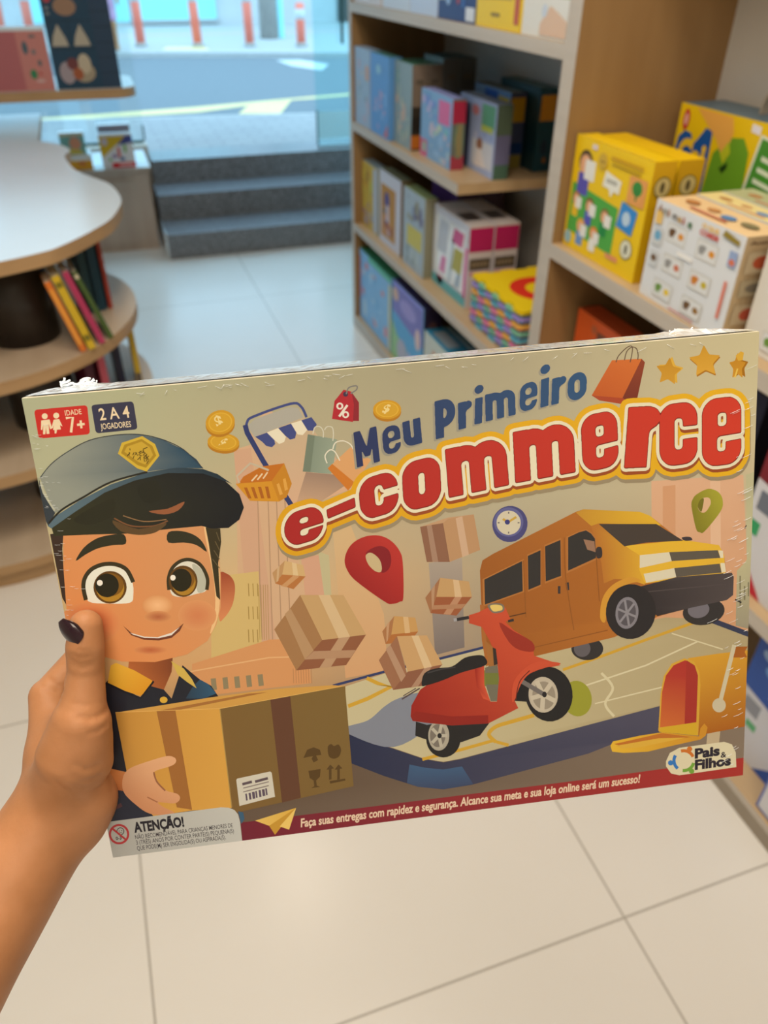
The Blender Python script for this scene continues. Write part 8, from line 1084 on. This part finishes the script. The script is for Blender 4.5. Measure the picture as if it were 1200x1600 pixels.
["g",327,328,[3274,823,5672,380],[[4453,442,4467,442,4484,452,4493,466,4493,486,4490,496,4481,508,4468,520,4448,531,4437,540,4425,563,4423,586,4425,607,4418,720,4413,725,4396,729,4341,736,4337,730,4340,676,4337,659,4344,539,4343,515,4347,462,4351,458,4358,456,4419,446,4436,448]]],
["g",327,328,[3274,823,5672,380],[[3925,569,3934,568,3940,570,3943,591,3942,614,3944,631,3942,655,3946,746,3944,769,3946,786,3946,830,3941,835,3934,838,3838,855,3815,853,3798,847,3785,839,3773,826,3762,809,3755,788,3752,764,3754,744,3751,690,3753,666,3751,650,3752,606,3760,600,3818,589,3825,589,3829,593,3831,607,3830,630,3833,721,3832,748,3835,762,3838,767,3845,771,3851,770,3862,761,3866,738,3864,714,3865,687,3864,674,3865,654,3863,637,3865,614,3863,597,3865,583,3872,579]]],
["g",327,328,[3274,823,5672,380],[[3643,622,3671,624,3687,630,3697,636,3713,656,3719,673,3723,701,3722,764,3720,769,3713,772,3624,791,3613,796,3600,810,3594,826,3597,850,3602,858,3611,863,3625,864,3635,862,3646,856,3655,846,3666,816,3673,813,3714,804,3720,807,3721,812,3719,835,3710,858,3702,871,3680,895,3666,905,3644,913,3610,920,3580,918,3561,908,3548,895,3540,882,3534,861,3531,840,3533,817,3530,766,3536,706,3551,674,3576,646,3590,637,3607,630],[3626,681,3612,686,3605,692,3598,702,3592,718,3594,732,3598,743,3604,750,3614,754,3630,753,3645,745,3654,734,3662,715,3659,698,3653,686,3643,681]]],
["g",327,328,[3274,823,5672,380],[[3462,618,3471,617,3478,620,3481,637,3488,982,3483,987,3469,991,3428,998,3422,994,3419,969,3418,856,3414,849,3410,852,3393,908,3392,911,3385,915,3347,922,3337,921,3331,914,3315,872,3312,868,3308,869,3306,882,3309,1016,3301,1020,3247,1029,3243,1026,3241,1009,3236,663,3241,659,3254,655,3295,648,3306,650,3316,677,3353,796,3361,810,3364,808,3366,804,3399,669,3410,631,3417,626]]],
["p",329,[[6044,190,6047,181,6050,170,6055,156,6062,142,6071,128,6086,112,6104,95,6124,77,6144,62,6160,51,6173,45,6186,41,6196,40,6203,42,6208,45,6211,51,6212,63,6211,77,6209,94,6207,110,6203,128,6199,148,6194,169,6189,187,6186,200,6196,203,6199,190,6204,172,6209,151,6213,130,6217,112,6219,96,6221,79,6222,64,6221,50,6216,39,6207,33,6195,30,6183,32,6169,36,6154,43,6137,54,6117,70,6097,87,6078,105,6063,121,6053,136,6046,152,6041,166,6037,178,6034,186]]],
["p",329,[[6134,178,6137,164,6142,146,6147,124,6154,104,6161,89,6170,78,6181,69,6192,61,6203,56,6213,53,6222,53,6232,55,6241,59,6249,65,6256,72,6261,80,6265,92,6268,105,6270,118,6272,130,6272,141,6272,153,6270,164,6269,174,6268,181,6279,183,6279,176,6281,166,6282,155,6283,142,6282,130,6280,117,6278,104,6275,90,6270,77,6264,66,6256,58,6245,51,6234,46,6222,43,6211,44,6199,47,6186,53,6174,61,6162,71,6152,84,6144,100,6137,121,6132,143,6127,161,6124,174]]]]

LUM = (.97, .81, .60)      # how bright the shop lamps make a white card held here: turns seen ink colours into ink albedo
def ink(k): return tuple(min(.9, v/l) for v, l in zip(s2l(ART_INK[k]), LUM))
class ART_MB:
    def __init__(s): s.v = []; s.f = []; s.c = []
    def tri(s, pts, tris, cols, z):
        n = len(s.v); s.v += [(p[0], p[1], z) for p in pts]
        for t in tris:
            a, b, c = (pts[k] for k in t); cr = (b[0]-a[0])*(c[1]-a[1])-(b[1]-a[1])*(c[0]-a[0])
            if cr > 0: t = (t[0], t[2], t[1])
            s.f.append(tuple(n+k for k in t)); s.c += [cols[k] for k in t]
am = ART_MB()
def P2(flat): return [(flat[i]*5e-5, -flat[i+1]*5e-5) for i in range(0, len(flat), 2)]
gp = P2(ART_GRID[0]); gc = [ink(h) for h in ART_GRID[1]]; GNX, GNY = ART_GRID[2]
am.tri(gp, [t for j in range(GNY-1) for i in range(GNX-1) for t in ((j*GNX+i, j*GNX+i+1, j*GNX+i+GNX+1), (j*GNX+i, j*GNX+i+GNX+1, j*GNX+i+GNX))], gc, .0004)
dzl = .000003; placed = []
def level(pts):      # print layers: a shape lies one layer above whatever it overlaps
    x0 = min(p[0] for p in pts); x1 = max(p[0] for p in pts); y0 = min(p[1] for p in pts); y1 = max(p[1] for p in pts)
    k = 1+max([q[4] for q in placed if q[0] < x1 and q[1] > x0 and q[2] < y1 and q[3] > y0], default=0)
    placed.append((x0, x1, y0, y1, k)); return .0004-k*dzl
for a in ART:
    if a[0] in 'pg':
        loops = [P2(l) for l in a[4 if a[0] == 'g' else 2]]; flat = [p for l in loops for p in l]
        tr = geometry.tessellate_polygon([[Vector((x, y, 0)) for x, y in l] for l in loops])
        if a[0] == 'p': cols = [ink(a[1])]*len(flat)
        else:
            c0, c1 = ink(a[1]), ink(a[2]); (ax, ay), (bx_, by_) = P2(a[3]); L2 = (bx_-ax)**2+(by_-ay)**2
            cols = []
            for x, y in flat:
                t = min(1, max(0, ((x-ax)*(bx_-ax)+(y-ay)*(by_-ay))/L2)); cols.append(tuple(u+(v-u)*t for u, v in zip(c0, c1)))
        am.tri(flat, tr, cols, level(flat))
    elif a[0] == 'r':
        rim = P2(a[4]); n_ = len(rim); c = P2(a[3])[0]; c0, c1 = ink(a[1]), ink(a[2]); mid = [((x+c[0])/2, (y+c[1])/2) for x, y in rim]; cm = tuple(u*.6+v*.4 for u, v in zip(c0, c1))
        pts = [c]+mid+rim; tr = []
        for i in range(n_):
            j = (i+1) % n_; tr += [(0, 1+i, 1+j), (1+i, 1+n_+i, 1+n_+j), (1+i, 1+n_+j, 1+j)]
        am.tri(pts, tr, [c0]+[cm]*n_+[c1]*n_, level(pts))
    elif a[0] == 't':
        (x0, y0), (x1, y1) = P2(a[3]); w_ = math.hypot(x1-x0, y1-y0); ux, uy = (x1-x0)/w_, (y1-y0)/w_
        tm = MB(); text_into(tm, a[2], lambda X_, Y_: (x0+ux*X_-uy*Y_, y0+uy*X_+ux*Y_, 0), w_, a[4]*5e-5, (0, 0, 0), a[5], a[6])
        pts = [(p[0], p[1]) for p in tm.v]; tr = [(f[0], f[k], f[k+1]) for f in tm.f for k in range(1, len(f)-1)]
        am.tri(pts, tr, [ink(a[1])]*len(pts), level(pts))
me = bpy.data.meshes.new('cover_print'); me.from_pydata(am.v, [], am.f); at = me.color_attributes.new('Col', 'FLOAT_COLOR', 'CORNER')
at.data.foreach_set('color', [v for c in am.c for v in (*c, 1)]); me.materials.append(M['cover']); me.update()
o = bpy.data.objects.new('cover_print', me); COL.objects.link(o); o.parent = gb
# shrink film: gathered seam along the top, tufts at its ends, fine pale ridges drawn as wrinkle glints near the edges
fr = random.Random(11); fm = MB()
N1 = 150; rows = []
for i in range(N1+1):
    t = i/N1; x = .002+t*(BW-.004)
    amp = .00025+.0008*math.exp(-((t-.055)/.03)**2)+.0014*math.exp(-((t-.94)/.03)**2)
    row = []
    for j, d in enumerate((.0015, .010, .020, .030, .040, .0485)):
        hgt = .0006+(0 if j in (0, 5) else amp*(.4+fr.random()*1.3)) ; row.append((x+fr.uniform(-.0006, .0006), hgt, d))
    rows.append(fm.add(row))
for a, b in zip(rows[:-1], rows[1:]):
    for k in range(5): fm.face((a[k], a[k+1], b[k+1], b[k]), (220, 226, 236), 0, False)
def curl(x, y, z, n, r):
    path = [(x, y, z)]
    for _ in range(n): x += fr.uniform(-.2, 1.0)*.0022; y += fr.uniform(-.6, 1.0)*.0013; z += fr.uniform(-.5, .6)*.0024; path.append((x, max(y, .0012), min(max(z, .002), .046)))
    fm.tube(path, r, 5)
for k in range(11): curl(.008+fr.random()*.016, .0012+fr.random()*.002, .030+fr.random()*.012, 5, .0004+fr.random()*.0004)
for k in range(2): curl(.340+fr.random()*.018, .0014+fr.random()*.002, .020+fr.random()*.016, 4, .0004)
rd = fm
def ridge(x0, y0, x1, y1, r): rd.tube([(x0, y0, .0001), ((x0+x1)/2, (y0+y1)/2, -.00025), (x1, y1, .0001)], r, 4)
for k in range(64):
    y = -.012-fr.random()*.245; s_ = fr.uniform(.002, .006); x = BW-.001-abs(fr.gauss(0, .006)); ridge(x-s_, y-s_*.35, x, y, .00008+fr.random()*.00007)
for k in range(60):
    y = -.01-fr.random()*.13; x = .0008+abs(fr.gauss(0, .004)); ridge(x, y, x+fr.uniform(.001, .003), y-.0003, .00007)
for k in range(40):
    x = .05+fr.random()*.30; ridge(x, -.0022-fr.random()*.003, x+fr.uniform(.001, .005), -.0022-fr.random()*.003, .00009)
fm.build('shrink_film', 'film', gb)

# ------------------------------------------------------------------ hand and forearm
HAND=[([-0.0507,0.326,1.213],[-0.0531,0.3207,1.2038],0.0085,0.0098,0),
([-0.0531,0.3207,1.2038],[-0.0556,0.3161,1.191],0.0098,0.0094,0),
([-0.0556,0.3161,1.191],[-0.0593,0.309,1.1791],0.0094,0.0112,0),
([-0.0593,0.309,1.1791],[-0.0632,0.3022,1.1689],0.0112,0.0148,0),
([-0.0632,0.3022,1.1689],[-0.0717,0.2971,1.1511],0.015,0.018,0),
([-0.0717,0.2971,1.1511],[-0.0831,0.2994,1.1201],0.0175,0.0185,0),
([-0.0615,0.2986,1.1558],[-0.061,0.2954,1.1431],0.0085,0.007,1),
([-0.0691,0.2921,1.1154],[-0.0801,0.2924,1.1],0.0105,0.014,1),
([-0.0827,0.3024,1.1127],[-0.0994,0.2905,1.1016],0.0222,0.0236,2),
([-0.0793,0.3123,1.105],[-0.0954,0.302,1.0928],0.02153,0.02289,3),
([-0.0994,0.2905,1.1016],[-0.1226,0.2672,1.0863],0.0236,0.0246,2),
([-0.0959,0.3004,1.094],[-0.1186,0.2786,1.0775],0.02289,0.02386,3),
([-0.1226,0.2672,1.0863],[-0.1431,0.2437,1.0756],0.0246,0.0252,2),
([-0.1192,0.2771,1.0787],[-0.1392,0.2552,1.0668],0.02386,0.02444,3),
([-0.1431,0.2437,1.0756],[-0.1924,0.1888,1.0467],0.0252,0.03,2),
([-0.1397,0.2537,1.0679],[-0.1885,0.2003,1.0379],0.02444,0.0291,3),
([-0.0816,0.3055,1.1103],[-0.0875,0.3571,1.1374],0.0185,0.0105,10),
([-0.0793,0.3123,1.105],[-0.0883,0.3703,1.1184],0.0185,0.01098,11),
([-0.0769,0.3192,1.0997],[-0.088,0.3804,1.0994],0.0185,0.0103,12),
([-0.0745,0.3261,1.0945],[-0.0872,0.387,1.0812],0.0185,0.00918,13),
([-0.0897,0.3288,1.1183],[-0.0743,0.3269,1.1432],0.012,0.009,4),
([-0.0875,0.3571,1.1374],[-0.0497,0.3858,1.1533],0.0098,0.0088,10),
([-0.0497,0.3858,1.1533],[-0.0222,0.3744,1.1609],0.0088,0.0078,10),
([-0.0222,0.3744,1.1609],[0.0014,0.3649,1.1569],0.0078,0.0068,10),
([-0.0883,0.3703,1.1184],[-0.0508,0.3801,1.1393],0.0098,0.0088,11),
([-0.0508,0.3801,1.1393],[-0.018,0.3661,1.1435],0.0088,0.0078,11),
([-0.018,0.3661,1.1435],[0.0095,0.3552,1.1383],0.0078,0.0068,11),
([-0.088,0.3804,1.0994],[-0.0523,0.3736,1.1231],0.0092,0.0082,12),
([-0.0523,0.3736,1.1231],[-0.0235,0.3597,1.1253],0.0082,0.0074,12),
([-0.0235,0.3597,1.1253],[0.0012,0.3489,1.1185],0.0074,0.0064,12),
([-0.0872,0.387,1.0812],[-0.0543,0.3662,1.1046],0.0082,0.0072,13),
([-0.0543,0.3662,1.1046],[-0.0331,0.354,1.1061],0.0072,0.0064,13),
([-0.0331,0.354,1.1061],[-0.0149,0.3454,1.1009],0.0064,0.0056,13)]
CREASES=[([-0.0593,0.3135,1.2064],[-0.0553,0.311,1.2052],0.00105,0.0012),
([-0.0553,0.311,1.2052],[-0.0507,0.3112,1.2049],0.00105,0.0012),
([-0.0606,0.3133,1.2034],[-0.0563,0.3101,1.2022],0.0012,0.0012),
([-0.0563,0.3101,1.2022],[-0.0499,0.3105,1.2011],0.0012,0.0012),
([-0.0606,0.312,1.2009],[-0.0559,0.3092,1.1998],0.0009,0.0012),
([-0.0559,0.3092,1.1998],[-0.0509,0.3097,1.1995],0.0009,0.0012),
([-0.0568,0.3135,1.2093],[-0.0534,0.312,1.2083],0.0006,0.0012),
([-0.0534,0.312,1.2083],[-0.0497,0.3123,1.2077],0.0006,0.0012),
([-0.062,0.2941,1.1816],[-0.0568,0.2934,1.1794],0.00135,0.0012),
([-0.0568,0.2934,1.1794],[-0.0525,0.2955,1.1772],0.00135,0.0012),
([-0.0525,0.2955,1.1772],[-0.0488,0.3014,1.1735],0.00135,0.0012),
([-0.0581,0.2887,1.1738],[-0.0537,0.2905,1.1719],0.00105,0.0012),
([-0.0537,0.2905,1.1719],[-0.0497,0.2949,1.1702],0.00105,0.0012),
([-0.0623,0.2999,1.1854],[-0.0573,0.2987,1.1839],0.00045,0.0012),
([-0.0679,0.2819,1.1611],[-0.0637,0.2812,1.1557],0.0009,0.0012),
([-0.0637,0.2812,1.1557],[-0.0578,0.2842,1.153],0.0009,0.0012),
([-0.0708,0.2797,1.1562],[-0.0667,0.2795,1.1491],0.00105,0.0012),
([-0.0667,0.2795,1.1491],[-0.0587,0.2837,1.1453],0.00105,0.0012),
([-0.0701,0.2792,1.1479],[-0.0673,0.2813,1.1385],0.0009,0.0012),
([-0.0673,0.2813,1.1385],[-0.0612,0.288,1.1303],0.0009,0.0012),
([-0.0797,0.2811,1.154],[-0.0744,0.2797,1.1425],0.00075,0.0012),
([-0.0744,0.2797,1.1425],[-0.07,0.2802,1.127],0.00075,0.0012),
([-0.0844,0.3599,1.149],[-0.0792,0.3538,1.1454],0.0012,0.0012),
([-0.0792,0.3538,1.1454],[-0.0682,0.3109,1.1864],0.0012,0.0012),
([-0.0901,0.3591,1.1474],[-0.0859,0.3529,1.147],0.00075,0.0012),
([-0.0859,0.3529,1.147],[-0.0808,0.3515,1.1445],0.00075,0.0012)]
NAIL=([-0.0545, 0.3161, 1.2112],[-0.0612, 0.3249, 1.2213])
pn = empty('person', (-.0827, .3024, 1.1127), label='left hand and forearm with dark plum nail gripping the board game', cat='person')
hb = sdf_mesh('arm_and_hand', HAND, .0042, .0014, 'skin', None, 1, CREASES); hb.parent = pn; hb.matrix_parent_inverse = Matrix.Translation((.0827, -.3024, -1.1127))
# thumb nail: curved plate
nbv, ntv = Vector(NAIL[0]), Vector(NAIL[1]); Ld = (ntv-nbv); half = Ld.length/2; Ld.normalize(); ctr = (nbv+ntv)/2
vn = (Vector(CF)*-.80+Vector(CR)*-.52+Vector(CU)*.22); vn = (vn-Ld*vn.dot(Ld)).normalized(); wd_ = Ld.cross(vn).normalized()
nm_ = MB(); NU, NV = 28, 12; grid = []
for side in (0, 1):
    for i in range(NU+1):
        u = -1+2*i/NU; hw = .0058*(math.sqrt(max(0, 1-((-u-.45)/.55)**2)) if u < -.45 else 1-.70*max(0, (u+.05)/1.05)**1.8)
        hw = max(hw, .0008)
        for j in range(NV+1):
            v = -1+2*j/NV; q = ctr+Ld*(u*half)+wd_*(v*hw)+vn*(.0030*(1-(v*hw/.0066)**2)-.0014*u*u*(1 if u > 0 else .3)-.0006*side-.0012)
            grid.append(q)
ids = nm_.add(grid); off = (NU+1)*(NV+1)
for i in range(NU):
    for j in range(NV):
        a = i*(NV+1)+j; nm_.face((ids[a], ids[a+1], ids[a+NV+2], ids[a+NV+1]), (0, 0, 0), 0, True); nm_.face((ids[off+a], ids[off+a+NV+1], ids[off+a+NV+2], ids[off+a+1]), (0, 0, 0), 0, True)
for i in range(NU):
    for j in (0, NV): a = i*(NV+1)+j; nm_.face((ids[a], ids[a+NV+1], ids[off+a+NV+1], ids[off+a]), (0, 0, 0), 0, True)
for j in range(NV):
    for i in (0, NU): a = i*(NV+1)+j; nm_.face((ids[a], ids[a+1], ids[off+a+1], ids[off+a]), (0, 0, 0), 0, True)
nl = nm_.build('thumb_nail', 'nail', None); nl.parent = pn; nl.matrix_parent_inverse = Matrix.Translation((.0827, -.3024, -1.1127)); nl['label'] = 'dark plum painted thumb nail'
